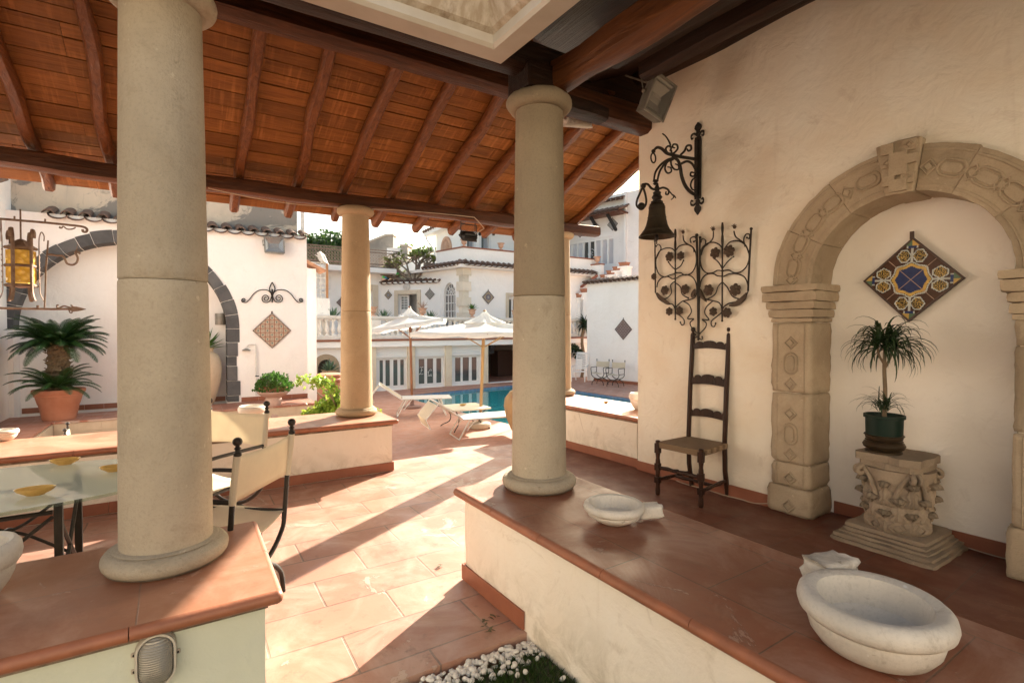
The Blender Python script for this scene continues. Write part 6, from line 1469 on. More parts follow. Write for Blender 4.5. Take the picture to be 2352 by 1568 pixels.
# lounger 1: seat corners seen at px (935..1030, 905..915)
h1 = G((922, 953), DECK); f1 = G((1034, 949), DECK); h2 = G((1055, 1003), DECK); f2 = G((1185, 990), DECK)
lounger('white sun lounger with raised back nearest the thin column', Vector((h1.x, h1.y, DECK)), Vector((f1.x, f1.y, DECK)), .42)
lounger('white sun lounger with raised back in front of the parasol with stone base', Vector((h2.x, h2.y, DECK)), Vector((f2.x + .2, f2.y, DECK)), .38)
# small table
pt_ = G((1068, 982), DECK); t = thing('patio_table', 'square stone topped patio table with curved black iron legs by the pool', 'table', (pt_.x, pt_.y, DECK), 28); hh = (962 - 928) / FPX * pt_.y * 1.0 + .13
hh = .46
m = MB(); m.box(-.42, .42, -.42, .42, hh - .035, hh); m.build('table_top', stone('pale_top', (.66, .60, .50), (.55, .48, .38), .3), t, bevel=.006)
for sx in (-1, 1):
    for sy in (-1, 1): m = MB(); m.tube(catmull([(sx * .34, sy * .34, hh - .035), (sx * .24, sy * .24, hh * .6), (sx * .25, sy * .25, hh * .3), (sx * .36, sy * .36, .05), (sx * .40, sy * .40, .01)]), .011, 6); m.build('leg', IRON, t, smooth=True)
ashtray('small ashtray on the square patio table by the pool', (pt_.x - .05, pt_.y + .05, DECK + hh + .001), 30, s=1.2)
# big ochre jar left of the middle column
jpx = G((1186, 1014), DECK); jar('big weathered ochre jar half hidden by the column beside the second lounger', Vector((jpx.x + .22, jpx.y + .3, DECK)), .46, 1.02, stone('rough_ochre', (.42, .28, .14), (.30, .19, .10), .9, gamt=.5), .5)

# ================================================================ pool house with terrace
FP = frame_through(G((936, 893.5), DECK), G((1177.6, 876.5), DECK))
def RP(x0, y0, x1, y1, c=0, cr=cP): return rect(FP, c, cr, x0, y0, x1, y1)
ph = thing('pool_house', 'low white pool house with glass doors under a balustraded terrace', 'building', FP.w(0, 0, DECK), FP.deg)
zf0 = FP.px(cP(775, 545), 0)[1]; zf1 = FP.px(cP(775, 493), 0)[1]; zt0 = zf1 + .09
xl_, xr_ = FP.px((690, 830), 0)[0], FP.px((1420, 830), 0)[0]
units = [RP(148, 640, 445, 962), RP(517, 640, 800, 945), RP(865, 630, 1145, 920)]
dop = RP(1207, 530, 1700, 895); ar = rect(FP, 0, c7, 775, 1045, 905, 1190); ar_c = (ar[0] + ar[1]) / 2; ar_r = (ar[1] - ar[0]) / 2 * .82
zb_ = DECK + .02; zh = FP.px(cP(600, 655), 0)[1]; zbx = FP.px(cP(600, 560), 0)[1]
holes = [[(u[0], zb_), (u[1], zb_), (u[1], zbx), (u[0], zbx)] for u in units] + [[(dop[0], zb_), (dop[0] + 3.0, zb_), (dop[0] + 3.0, zf0 - .02), (dop[0], zf0 - .02)]]
zar = FP.px(c7(842, 1110), 0)[1]; holes.append([(ar_c - ar_r, zb_ + .05), (ar_c + ar_r, zb_ + .05)] + arcp(ar_c, zar, ar_r, 0, 180, 14))
m = MB(FP.M); m.panel([(xl_, DECK - .3), (xr_, DECK - .3), (xr_, zf0), (xl_, zf0)], 0, .25, holes); m.build('front_wall', W_FAR, ph, fix=True)
m = MB(FP.M); m.box(xl_, xr_, -.22, .5, zf0 + .001, zf1); m.build('fascia', W_FAR, ph, bevel=.01)
m = MB(FP.M); m.box(xl_, xr_, -.27, .5, zf1 + .001, zt0 - .03); m.build('terracotta_edge', SKIRT, ph, bevel=.01)
m = MB(FP.M); m.box(xl_, xr_, .3, 9, zf0 + .05, zt0 - .04); m.build('terrace_slab', simple('terrace_tile', (.45, .25, .17), .7), ph)
m = MB(FP.M); m.box(xl_, xr_, 3.2, 3.4, DECK, zf0 + .04); m.box(dop[0] - .12, dop[0] - .02, .26, 3.2, DECK, zf0); m.box(xr_ - .1, xr_, .26, 3.2, DECK, zf0); m.build('room_wall', simple('room_paint', (.40, .34, .30), .9), ph)
m = MB(FP.M); m.box(ar_c - 1, ar_c + 1, 1.0, 1.1, DECK, zf0); m.build('niche_wall', simple('dark_rock', (.07, .055, .045), .95, (.14, .1, .08), 7, .7), ph)
m = MB(FP.M); pts = arcp(ar_c, zar, ar_r + .17, 0, 180, 14); pts2 = arcp(ar_c, zar, ar_r, 180, 0, 14); m.prism([(ar_c + ar_r + .17, zb_)] + pts + [(ar_c - ar_r - .17, zb_), (ar_c - ar_r, zb_)] + pts2 + [(ar_c + ar_r, zb_)], -.03, -.001); m.build('arch_surround', ARCHS, ph)
PIL = stone('pilaster_stone', (.74, .65, .52), (.66, .56, .43), .4)
for q in ((100, 560, 146, 905), (446, 560, 515, 945), (802, 550, 862, 930), (1147, 540, 1205, 905)):
    u = RP(*q); m = MB(FP.M); m.box(u[0], u[1], -.10, -.001, zb_ - .01, zf0 - .002); m.build('pilaster', PIL, ph, bevel=.01)
WF = simple('white_frame', (.76, .75, .74), .45)
for ui, u in enumerate(units):
    w_ = u[1] - u[0]; m = MB(FP.M); m.box(u[0] + .001, u[1] - .001, .02, .2, zh + .12, zbx - .001); k = 2
    for j in range(2): m.box(u[0] + w_ * (j + .06) / 2, u[0] + w_ * (j + .94) / 2, .012, .019, zh + .20, zbx - .08)
    m.box(u[0] + .001, u[1] - .001, -.03, .05, zh + .02, zh + .119); m.build('shutter_box', WF, ph, bevel=.008)
    strips = {0: ((182, 212), (243, 280), (312, 350), (383, 412)), 1: ((553, 605), (637, 690), (720, 765)), 2: ((897, 948), (975, 1028), (1055, 1100))}[ui]
    xs = [FP.px(cP(x, 800), .1)[0] for s_ in strips for x in s_]; top_ = zh + .0
    m = MB(FP.M); e = [u[0] + .001] + xs + [u[1] - .001]
    for j in range(0, len(e), 2): m.box(e[j], e[j + 1], .06 + .012 * (j % 4), .11, zb_ + .002, top_)
    m.box(u[0] + .001, u[1] - .001, .063, .107, zb_ + .001, zb_ + .13); m.box(u[0] + .001, u[1] - .001, .063, .107, top_ - .06, top_ + .018)
    fr_ = m.build('door_frame', WF, ph)
    for j in range(0, len(xs), 2): m = MB(FP.M); m.box(xs[j] - .01, xs[j + 1] + .01, .08, .088, zb_ + .1, top_ - .04); m.build('pane', wgl, fr_)
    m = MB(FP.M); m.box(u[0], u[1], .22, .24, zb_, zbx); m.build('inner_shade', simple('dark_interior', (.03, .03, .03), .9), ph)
# white script letters on the middle doors
def script(lbl, F, cpt, c, size, curves, parent, mat, r):
    x0, z0 = F.px(cpt, c)
    for cv in curves:
        m = MB(F.M); P = catmull([(x0 + x * size, c, z0 + z * size) for x, z in cv], 6); m.tube(P, r, 5); m.build(lbl, mat, parent, smooth=True)
LW = simple('white_lettering', (.75, .75, .75), .5)
Fc = [[(-.55, .75), (-.35, .95), (.0, .9), (.35, .98), (.6, .9)], [(.12, .92), (.05, .5), (-.05, 0), (-.2, -.6), (-.45, -.85), (-.6, -.65)], [(-.25, .1), (.0, .14), (.25, .1), (.3, .25)]]
Cc = [[(.5, .55), (.55, .8), (.3, .95), (-.1, .7), (-.4, .1), (-.4, -.5), (-.1, -.85), (.25, -.7), (.45, -.4)], [(.5, .55), (.35, .5), (.3, .65)], [(-.5, -.1), (-.65, .2), (-.45, .3)]]
lets = [o for o in ph.children if o.name.startswith('door_frame')][1]
script('letter', FP, cP(583, 783), .055, .13, Fc, lets, LW, .006); script('letter', FP, cP(662, 800), .055, .12, Cc, lets, LW, .006)
for cx_, cy_ in ((580, 815), (662, 830)):
    m = MB(FP.M); x0, z0 = FP.px(cP(cx_, cy_), .055)
    for k in (-1, 0, 1):
        for i in range(5): a = i * 1.2566 + 1.57; m.tube([(x0 + k * .06, .055, z0), (x0 + k * .06 + .022 * math.cos(a), .055, z0 + .022 * math.sin(a))], .005, 4)
    m.build('small_stars', LW, lets)
# wardrobe inside the dark opening
u = RP(1308, 595, 1400, 890, 2.2); m = MB(FP.M); m.box(u[0], u[1] + .6, 2.2, 2.8, DECK, u[3]); tag(m.build('wardrobe', simple('dark_cabinet', (.07, .03, .018), .5)), 'dark brown wardrobe inside the open pool house room', 'wardrobe')
m = MB(FP.M); x0, z0 = FP.px(cP(1222, 560), .1); m.tube(catmull([(x0, .3, DECK), (x0, .3, 0), (x0 - .02, .3, z0 - .35), (x0 + .05, .3, z0 - .2)]), .09, 8, jit=.4); m.ball((x0 + .1, .25, z0), .22, 10, 8, jit=.8); m.ball((x0 + .2, .25, z0 - .15), .14, 10, 8, jit=.8); tag(m.build('carved_figure', BLK), 'black carved wooden figure at the open room doorway', 'statue')
# balustrade
zr0 = FP.px((737, 724), .05)[1]; zbase = zt0 - .03
bal = thing('balustrade', 'white stone balustrade along the edge of the pool house terrace', 'balustrade', FP.w(0, .05, zbase), FP.deg)
BST = stone('white_stone', (.82, .79, .75), (.74, .70, .64), .2, gamt=.3)
m = MB(FP.M); m.box(xl_, xr_, -.06, .18, zr0 - .10, zr0); m.box(xl_, xr_, -.035, .155, zr0 - .135, zr0 - .101); m.build('top_rail', BST, bal, bevel=.015)
m = MB(FP.M); m.box(xl_, xr_, -.06, .18, zbase, zbase + .13); m.build('bottom_rail', BST, bal, bevel=.015)
hb = zr0 - .135 - (zbase + .13); x = FP.px(c8(265, 1160), .05)[0]; stp = FP.px(c8(320, 1160), .05)[0] - x; stp = max(stp, .2)
pier = rect(FP, .05, c8, 752, 1060, 822, 1200); pxc = (pier[0] + pier[1]) / 2
m = MB(FP.M); m.box(pxc - .2, pxc + .2, -.08, .2, zbase + .131, zr0 - .136); m.build('pier', BST, bal, bevel=.01)
bm = None
while x < xr_ - .2:
    if abs(x - pxc) > .28:
        if bm is None:
            m = MB(); m.box(-.065, .065, -.065, .065, 0, .04); m.lathe([(.01, .041), (.05, .042), (.035, .07), (.05, .09), (.072, .16 * hb / .6), (.075, .22 * hb / .6), (.055, .34 * hb / .6), (.035, .44 * hb / .6), (.032, .50 * hb / .6), (.045, .53 * hb / .6), (.05, hb - .041), (.01, hb - .041)], 14); m.box(-.06, .06, -.06, .06, hb - .04, hb); bm = m.build('baluster', BST, bal, smooth=True); q = FP.w(x, .06, zbase + .13) ; bm.location = bal.matrix_basis.inverted() @ q
        else: c_ = bm.copy(); COL.objects.link(c_); c_.parent = bal; c_.location = bal.matrix_basis.inverted() @ FP.w(x, .06, zbase + .13)
    x += stp
def onrail(px, y0=0): a = FP.px((px, 724), .06)[0]; return FP.w(a, .06, zr0 + .001)
for (px, plant, lab) in ((cW(913, 0)[0], None, 'empty terracotta urn on the balustrade pier right of the thin column'), (c8(1267, 0)[0], 'twig', 'terracotta urn with dry twigs on the balustrade between the parasols'), (c8(1752, 0)[0], 'leaf', 'terracotta urn with a green seedling on the balustrade below the quoins'), (c8(2175, 0)[0], None, 'terracotta urn on the balustrade half hidden by the middle column')):
    urn(lab, onrail(px), .31, plant)
for (px, lab, L) in ((c8(392, 0)[0], 'yellow green agave behind the balustrade left of the thin column', .5), (c8(893, 0)[0], 'dark green agave behind the balustrade below the narrow diamond tile', .46), (c8(1345, 0)[0], 'dark green agave behind the balustrade right of the open door', .46)):
    a = FP.px((px, 724), .4)[0]; m = agave(lab, FP.w(a, .42, zr0 - .12), L, 26)
# jar with agave in front of the arched niche
q = FP.w(ar_c - .05, -.6, DECK); jar('round stone jar with an agave before the arched niche of the pool house', q, .40, .84, JAR, .55); agave('yellow green agave growing in the round stone jar', q + Vector((0, 0, .78)), .46, 30, name='agave', group=None)
m = MB(FP.M); m.box(ar_c - 1.2, ar_c + .9, -1.6, -.15, DECK, DECK + .12); tag(m.build('terracotta_step', SKIRT, bevel=.01), 'terracotta step below the round stone jar', 'step')

# ================================================================ villa behind the terrace
zT = zt0 - .05
cor_ = Vector(((1064 - 1176) / FPX * 22, 22, 0))
FR = Frame(32.3, (cor_.x, cor_.y)); FL = Frame(-45, (cor_.x, cor_.y))
xm, _ = FL.px((1011, 700), 0); pm = FL.w(xm, 0); FM = Frame(-20, (pm.x, pm.y))
QUO = stone('quoin_stone', (.80, .73, .62), (.72, .64, .52), .2)
vb = thing('villa_corner_block', 'white two storey villa corner with stone quoins and arched window', 'building', cor_ + Vector((0, 0, zT)), 0)
zE = FR.px(c8(1690, 590), 0)[1]
dr = rect(FR, 0, c8, 2108, 865, 2260, 1075)
m = MB(FR.M); m.panel([(0, zT), (7.5, zT), (7.5, zE), (0, zE)], 0, .3, [[(dr[0], zT + .02), (dr[1] + .3, zT + .02), (dr[1] + .3, dr[3]), (dr[0], dr[3])]]); m.build('front_wall', W_FAR, vb, fix=True)
m = MB(FR.M); e = .14; m.box(dr[0] - e, dr[0], -.05, .05, zT, dr[3] + e); m.box(dr[1] + .3, dr[1] + .3 + e, -.05, .05, zT, dr[3] + e); m.box(dr[0], dr[1] + .3, -.05, .05, dr[3], dr[3] + e); m.build('door_surround', PIL, vb, bevel=.01)
m = MB(FR.M); m.box(dr[0] + .05, dr[1] + .25, .16, .2, zT, dr[3]); m.build('door_pane', wgl, vb); m = MB(FR.M); m.box(dr[0], dr[1] + .3, .1, .159, dr[3] - .14, dr[3] - .001); m.box(dr[0] + .22, dr[0] + .30, .1, .15, zT, dr[3] - .15); m.build('door_shutter', WF, vb)
aw = rect(FL, 0, c8, 1475, 732, 1588, 1062); awc = (aw[0] + aw[1]) / 2; awr = (aw[1] - aw[0]) / 2; zsp = FL.px(c8(1530, 850), 0)[1]; 
awr_z = aw[3] - zsp
hole = [(aw[0], zT + .02), (aw[1], zT + .02)] + [(awc + awr * math.cos(math.pi * i / 16), zsp + awr_z * math.sin(math.pi * i / 16)) for i in range(17)]
m = MB(FL.M); m.panel([(-7, zT), (0, zT), (0, zE), (-7, zE)], 0, .3, [hole]); m.build('side_wall', W_FAR, vb, fix=True)
m = MB(FL.M); m.box(aw[0], aw[1], .12, .16, zT, aw[3]); m.build('arched_window_glass', simple('grey_glass', (.20, .19, .18), .25), vb)
m = MB(FL.M)
for i in range(1, 4): x = aw[0] + (aw[1] - aw[0]) * i / 4; m.box(x - .02, x + .02, .08, .119, zT, zsp)
for i in range(1, 9): z = zsp - (zsp - zT) * (i - 1) / 5.2; m.box(aw[0], aw[1], .082, .118, z - .018, z + .018) if z > zT else None
for r_ in (.94, .55, .2):
    P = [(awc + awr * r_ * math.cos(math.pi * i / 16), .1, zsp + awr_z * r_ * math.sin(math.pi * i / 16)) for i in range(17)]; m.tube(P, .02, 6)
for a in (30, 62, 90, 118, 150): m.tube([(awc + awr * .2 * math.cos(R(a)), .1, zsp + awr_z * .2 * math.sin(R(a))), (awc + awr * .95 * math.cos(R(a)), .1, zsp + awr_z * .95 * math.sin(R(a)))], .018, 6)
m.build('arched_window_frame', WF, vb)
z = zT + .02; h = (zE - z) / 9.0; k = 0
while z < zE - .05:
    big_ = k % 2 == 0; z1 = min(z + (h * (1.15 if big_ else .85)), zE - .003); e = .05 if big_ else .0; L = .34 if big_ else .25
    poly = [FR.w(-e * 1.2, -e - .03), FR.w(L, -e - .03), FR.w(L, .02), FL.w(-L, .02), FL.w(-L, -e - .03)]
    c0 = FR.w(0, 0) + (FR.w(0, -1) - FR.w(0, 0) + FL.w(0, -1) - FL.w(0, 0)).normalized() * (e + .06)
    m = MB(world=True); m.slab([(p.x, p.y) for p in (FL.w(-L, -e - .03), c0, FR.w(L, -e - .03), FR.w(L, .02), FL.w(-L, .02))], z, z1); m.build('quoin', QUO, vb, bevel=.012); z = z1 + .004; k += 1
# eave and roof terrace parapet
zE1 = FR.px(c8(1690, 548), -.35)[1]; zP = FR.px(c8(1700, 392), 0)[1]
m = MB(FR.M); m.box(-.28, 7.5, -.35, .3, zE + .001, zE1); m.build('eave', W_FAR, vb); m = MB(FL.M); m.box(-7, .28, -.352, .3, zE + .002, zE1 - .001); m.build('eave', W_FAR, vb)
coping(FR, -.15, 7.4, -.32, zE1 + .02, vb, .27, .08, .16, .34); coping(FL, -2.4, .15, -.32, zE1 + .02, vb, .27, .08, .16, .34)
m = MB(FR.M); m.box(0, 7.5, .0, .2, zE1 + .01, zP); m.build('parapet', W_FAR, vb); m = MB(FL.M); pl = FL.px(c8(1398, 440), 0)[0]; m.box(pl, 0, .002, .2, zE1 + .01, zP - .002); m.build('parapet', W_FAR, vb)
m = MB(FR.M); m.box(-.03, 7.5, -.03, .23, zP + .001, zP + .06); m.build('parapet_cap', SKIRT, vb); m = MB(FL.M); m.box(pl, .03, -.032, .23, zP + .002, zP + .061); m.build('parapet_cap', SKIRT, vb)
m = MB(world=True); m.slab([(p.x, p.y) for p in (FL.w(-7, .25), cor_ + Vector((0, .3, 0)), FR.w(7.5, .25), FR.w(7.5, 7), FL.w(-7, 7))], zE + .05, zE1 - .02); m.build('roof_slab', simple('roof_slab', (.4, .35, .3), .9), vb)
for c_, lab in ((1675, 'terracotta urn on the villa roof parapet under the hanging floodlight'), (2036, 'terracotta urn on the villa roof parapet near the middle column')):
    a = FR.px(c8(c_, 380), .08)[0]; urn(lab, FR.w(a, .1, zP + .062), .31)
# upper storey
cu = Vector(((c8(1640, 0)[0] - 1176) / FPX * 25.2, 25.2, 0)); FRu = Frame(32.3, (cu.x, cu.y)); FLu = Frame(-45, (cu.x, cu.y))
ub = thing('villa_upper_storey', 'white upper storey with tiled eave behind the roof terrace', 'building', cu + Vector((0, 0, zE1)), 0)
zU = FRu.px(c8(1690, 190), 0)[1] + .8
w1 = rect(FRu, 0, c8, 1700, 290, 1765, 378); w2 = rect(FRu, 0, c8, 1840, 280, 1915, 400)
m = MB(FRu.M); m.panel([(0, zE1), (9, zE1), (9, zU), (0, zU)], 0, .25, [[(w[0], zE1 + .02), (w[1], zE1 + .02), (w[1], w[3]), (w[0], w[3])] for w in (w1, w2)]); m.build('front_wall', W_FAR, ub, fix=True)
for w in (w1, w2):
    e = .12; m = MB(FRu.M); m.box(w[0] - e, w[0], -.03, .02, zE1, w[3] + e); m.box(w[1], w[1] + e, -.03, .02, zE1, w[3] + e); m.box(w[0], w[1], -.03, .02, w[3], w[3] + e); o = m.build('window_frame', WF, ub)
    m = MB(FRu.M); m.box(w[0], w[1], .14, .16, zE1, w[3]); m.build('glass', wgl, o); m = MB(FRu.M); k = 9
    X_ = [w[0] + (w[1] - w[0]) * (.45 + .55 * i / (2 * k)) for i in range(2 * k + 1)]; m.add([(x, .12 + .03 * (i % 2), z) for i, x in enumerate(X_) for z in (zE1, w[3] - .02)], [(2 * i, 2 * i + 2, 2 * i + 3, 2 * i + 1) for i in range(2 * k)])
    m.build('curtain', simple('curtain', (.55, .57, .62), .8), o)
pl = FLu.px(c8(1398, 330), 0)[0]; zL = FLu.px(c8(1400, 262), 0)[1]; zR_ = FLu.px(c8(1585, 205), 0)[1]
m = MB(FLu.M); m.panel([(pl, zE1), (0, zE1), (0, zU), (-1.0, zU - .1), (pl, zL)], 0, .25); m.build('side_wall', W_FAR, ub)
m = MB(FLu.M); m.prism([(pl - .5, zL - .08), (.2, zR_ + .22), (.2, zR_ + .42), (pl - .5, zL + .12)], -.4, .1); m.build('roof_edge', W_FAR, ub)
m = MB(FLu.M); k = 13
for i in range(k):
    f = i / k; x = pl - .5 + (0.7 - pl) * f; z = zL + .12 + (zR_ + .30 - zL) * f * 1.02; m.tube([(x, -.45, z + .04), (x, .2, z + .10)], .085, 8)
m.build('roof_tiles', TILER, ub)
m = MB(FLu.M); zb0 = zE1; m.tube(catmull([(pl - .45, -.3, zL - .1), (pl - .42, -.2, zL - .3), (pl - .05, -.08, zL - .8), (pl - .02, -.06, zL - 1.4), (pl - .02, -.06, zE1 - .2)]), .05, 8); m.build('downpipe', WF, ub, smooth=True)
for xx in (1680, 1825, 1960): # dark eave brackets
    a, z = FRu.px(c8(xx, 205), -.02); m = MB(FRu.M); m.tube([(a, 0, z - .30), (a, -.55, z + .25)], 1, 4, sq=(.06, .06), phase=.785); m.build('eave_bracket', BLK, ub)
m = MB(FRu.M); a, z = FRu.px(c8(1690, 175), 0); m.prism([(-.2, z + .30), (9, z + .30), (9, z + .42), (-.2, z + .42)], -.85, 0); m.build('roof_edge', BEAM, ub); coping(FRu, 0, 9, -.8, z + .44, ub, .3, .09, .3, .8)
# fan relief
a, z = FLu.px(c8(1505, 352), 0); t = thing('terracotta_relief', 'pink terracotta shell relief on the upper storey wall', 'relief', FLu.w(a, -.03, z), FLu.deg)
m = MB(); r_ = .42; m.prism([(r_ * 1.0 * math.cos(R(x)), -.35 + r_ * 1.7 * max(0, math.sin(R(x))) ** .9) for x in range(0, 181, 12)], -.05, .02)
for i in range(9): x = R(20 + 17.5 * i); m.tube([(0, -.06, -.28), (.7 * r_ * math.cos(x), -.07, -.33 + 1.3 * r_ * math.sin(x))], .03, 6)
m.build('relief_body', TCL, t)
MCG = [cer('glaze_slate', (.20, .20, .25)), cer('glaze_ivory', (.50, .47, .42)), cer('glaze_umber', (.25, .14, .10)), cer('glaze_ochre', (.40, .30, .16)), cer('glaze_steel', (.22, .24, .28))]
def far_plaque(lab, F, c, cr, x, y, wpx, painter, cols=None, n=32):
    a0 = F.px(cr(x - wpx / 2, y), c)[0]; a1 = F.px(cr(x + wpx / 2, y), c)[0]; return plaque(lab, F, c, cr(x, y), (a1 - a0) / 2, painter, cols or MCG, n, group='diamond tile panels on the villa')
far_plaque('grey and ivory diamond tile panel right of the quoins', FR, -.01, c8, 1909, 873, 112, paint_flower)
far_plaque('pale diamond tile panel left of the hanging floodlight rods', FRu, -.01, c8, 1745, 200, 100, paint_net)
far_plaque('pale diamond tile panel right of the hanging floodlight', FRu, -.01, c8, 1893, 205, 110, paint_net)
# ---- middle block with the open door
zM = FM.px(cV(1600, 815), 0)[1]; xa, xb = FM.px(cV(1200, 900), 0)[0], FM.px(cV(1985, 900), 0)[0]
mb_ = thing('villa_door_block', 'white villa wall with stone framed open door under a tile coping', 'building', FM.w((xa + xb) / 2, 0, zT), FM.deg)
d = rect(FM, 0, cV, 1425, 990, 1680, 1290)
m = MB(FM.M); m.panel([(xa - 1.2, zT), (xb + .3, zT), (xb + .3, zM), (xa - 1.2, zM)], 0, .35, [[(d[0], zT + .02), (d[1], zT + .02), (d[1], d[3]), (d[0], d[3])]]); m.build('wall', W_FAR, mb_, fix=True)
coping(FM, xa, xb, 0, zM - .02, mb_, .3, .08, .14, .4)
m = MB(FM.M); e = .20; m.box(d[0] - e, d[0], -.05, .1, zT, d[3] + e); m.box(d[1], d[1] + e, -.05, .1, zT, d[3] + e); m.box(d[0], d[1], -.05, .1, d[3], d[3] + e); m.build('door_surround', PIL, mb_, bevel=.02)
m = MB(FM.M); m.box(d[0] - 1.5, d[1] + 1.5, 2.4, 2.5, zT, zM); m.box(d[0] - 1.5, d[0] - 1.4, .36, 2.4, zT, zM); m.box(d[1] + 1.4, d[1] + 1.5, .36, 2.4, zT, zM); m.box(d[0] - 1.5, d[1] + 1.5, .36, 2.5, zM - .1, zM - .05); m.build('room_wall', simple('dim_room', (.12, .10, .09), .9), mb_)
dl = rect(FM, .2, cV, 1435, 990, 1572, 1290); m = MB(FM.M); gl = rect(FM, .2, cV, 1470, 1020, 1550, 1190)
m.panel([(dl[0], zT + .02), (dl[1], zT + .02), (dl[1], d[3] - .01), (dl[0], d[3] - .01)], .18, .23, [[(gl[0], gl[2]), (gl[1], gl[2]), (gl[1], gl[3]), (gl[0], gl[3])]]); o = m.build('door_leaf', WF, mb_, fix=True)
m = MB(FM.M); m.box(gl[0], gl[1], .205, .21, gl[2], gl[3]); m.build('pane', wgl, o); m = MB(FM.M)
for i in range(1, 4): x = gl[0] + (gl[1] - gl[0]) * i / 4; m.box(x - .012, x + .012, .19, .204, gl[2], gl[3])
for i in range(1, 5): z = gl[2] + (gl[3] - gl[2]) * i / 5; m.box(gl[0], gl[1], .191, .203, z - .012, z + .012)
m.build('glazing_bars', WF, o)
a, z = FM.px(cV(1543, 888), 0); t = thing('stone_medallion', 'round carved pale stone medallion above the open door', 'medallion', FM.w(a, -.01, z), FM.deg); m = MB(Matrix.Rotation(R(90), 4, 'X')); m.world = False
r_ = (FM.px(cV(1587, 888), 0)[0] - FM.px(cV(1500, 888), 0)[0]) / 2; m.lathe([(.01, 0), (r_, 0), (r_, .05), (r_ * .85, .07), (r_ * .8, .05), (.01, .06)], 24)
for i in range(8): m.ball((r_ * .45 * math.cos(i * .785), r_ * .45 * math.sin(i * .785), .06), r_ * .2, 8, 6, sc=(1, 1, .5))
m.ball((0, 0, .07), r_ * .22, 8, 6, sc=(1, 1, .6)); m.build('medallion_body', BST, t, smooth=True)
far_plaque('dark brown diamond tile panel left of the open door', FM, -.01, cV, 1290, 1000, 96, paint_flower)
far_plaque('gold and grey diamond tile panel right of the open door', FM, -.01, cV, 1853, 988, 124, paint_star)
# ---- left block under the iron railing
x_ = FM.px(cV(1195, 900), 0)[0]; pj = FM.w(x_, .02, 0); F3 = Frame(32.3, (pj.x, pj.y)); zc0, zc1 = F3.px(cV(1150, 700), -.6)[1], F3.px(cV(1150, 632), -.6)[1]
b3 = thing('villa_left_block', 'white villa block with a flat cornice under the iron railing', 'building', F3.w(-2.5, 0, zT), F3.deg)
d3 = rect(F3, 0, cV, 960, 935, 1075, 1290)
m = MB(F3.M); m.panel([(-7.5, zT), (0, zT), (0, zc0), (-7.5, zc0)], 0, .3, [[(d3[0], zT + .02), (d3[1], zT + .02), (d3[1], d3[3]), (d3[0], d3[3])]]); m.build('wall', W_FAR, b3, fix=True)
m = MB(F3.M); m.box(-7.5, .5, -.65, .3, zc0 + .001, zc1); m.build('cornice', W_FAR, b3, bevel=.02)
m = MB(F3.M); m.box(-7.5, 0, .31, 6, zc0 - .02, zc1 - .02); m.build('roof_slab', simple('flat_roof', (.45, .4, .35), .9), b3)
m = MB(F3.M); e = .26; m.box(d3[1], d3[1] + e, -.05, .05, zT, d3[3] + e); m.box(d3[0] - e, d3[0], -.05, .05, zT, d3[3] + e); m.box(d3[0], d3[1], -.05, .05, d3[3], d3[3] + e); m.build('door_surround', PIL, b3, bevel=.02)
m = MB(F3.M); m.box(d3[0], d3[1], .1, .15, zT, d3[3]); m.build('door', WF, b3)
far_plaque('dark grey diamond tile panel partly behind the thin column', F3, -.01, cV, 645, 1100, 120, paint_net)
m = MB(F3.M); a = F3.px(cV(490, 700), -.04)[0]; z0, z1 = F3.px(cV(490, 680), -.04)[1], F3.px(cV(490, 910), -.04)[1]; m.tube([(a + 1, -.04, z0), (a, -.04, z0), (a, -.04, z1), (a - .3, -.04, z1 - .12)], .025, 6); tag(m.build('pipe', WF, smooth=True), 'thin white pipe on the villa wall left of the thin column', 'pipe')
# railing
rl = thing('iron_railing', 'rusty iron lattice railing along the flat villa roof', 'railing', F3.w(-3, -.5, zc1), F3.deg); zr1 = F3.px(cV(1200, 395), -.5)[1]; xe = F3.px(cV(1430, 500), -.5)[0]
m = MB(F3.M)
for z in (zr1, zr1 - .12, zc1 + .03, zc1 + .17): m.tube([(-7.3, -.5, z), (xe, -.5, z)], .018, 6)
m.tube([(xe, -.5, zr1), (xe, 2.5, zr1)], .018, 6); m.tube([(xe, -.5, zc1 + .17), (xe, 2.5, zc1 + .17)], .018, 6); m.build('rail', RUST, rl)
m = MB(F3.M); x = -7.3; hh_ = zr1 - .12 - (zc1 + .17)
def bars(m, f, x0, x1):
    x = x0
    while x < x1:
        for ph in (0, math.pi): m.tube([f(x + .05 * math.sin(ph + i * math.pi / 2.5), zc1 + .17 + hh_ * i / 10) for i in range(11)], .008, 4)
        for zz in (zr1 - .06, zc1 + .10): m.tube([f(x + .05 * math.cos(q), zz + .05 * math.sin(q)) for q in [k * 1.047 for k in range(6)]], .007, 4, closed=True)
        x += .13
bars(m, lambda x, z: (x, -.5, z), -7.3, xe); bars(m, lambda x, z: (xe, x, z), -.4, 2.4); m.build('lattice', RUST, rl)
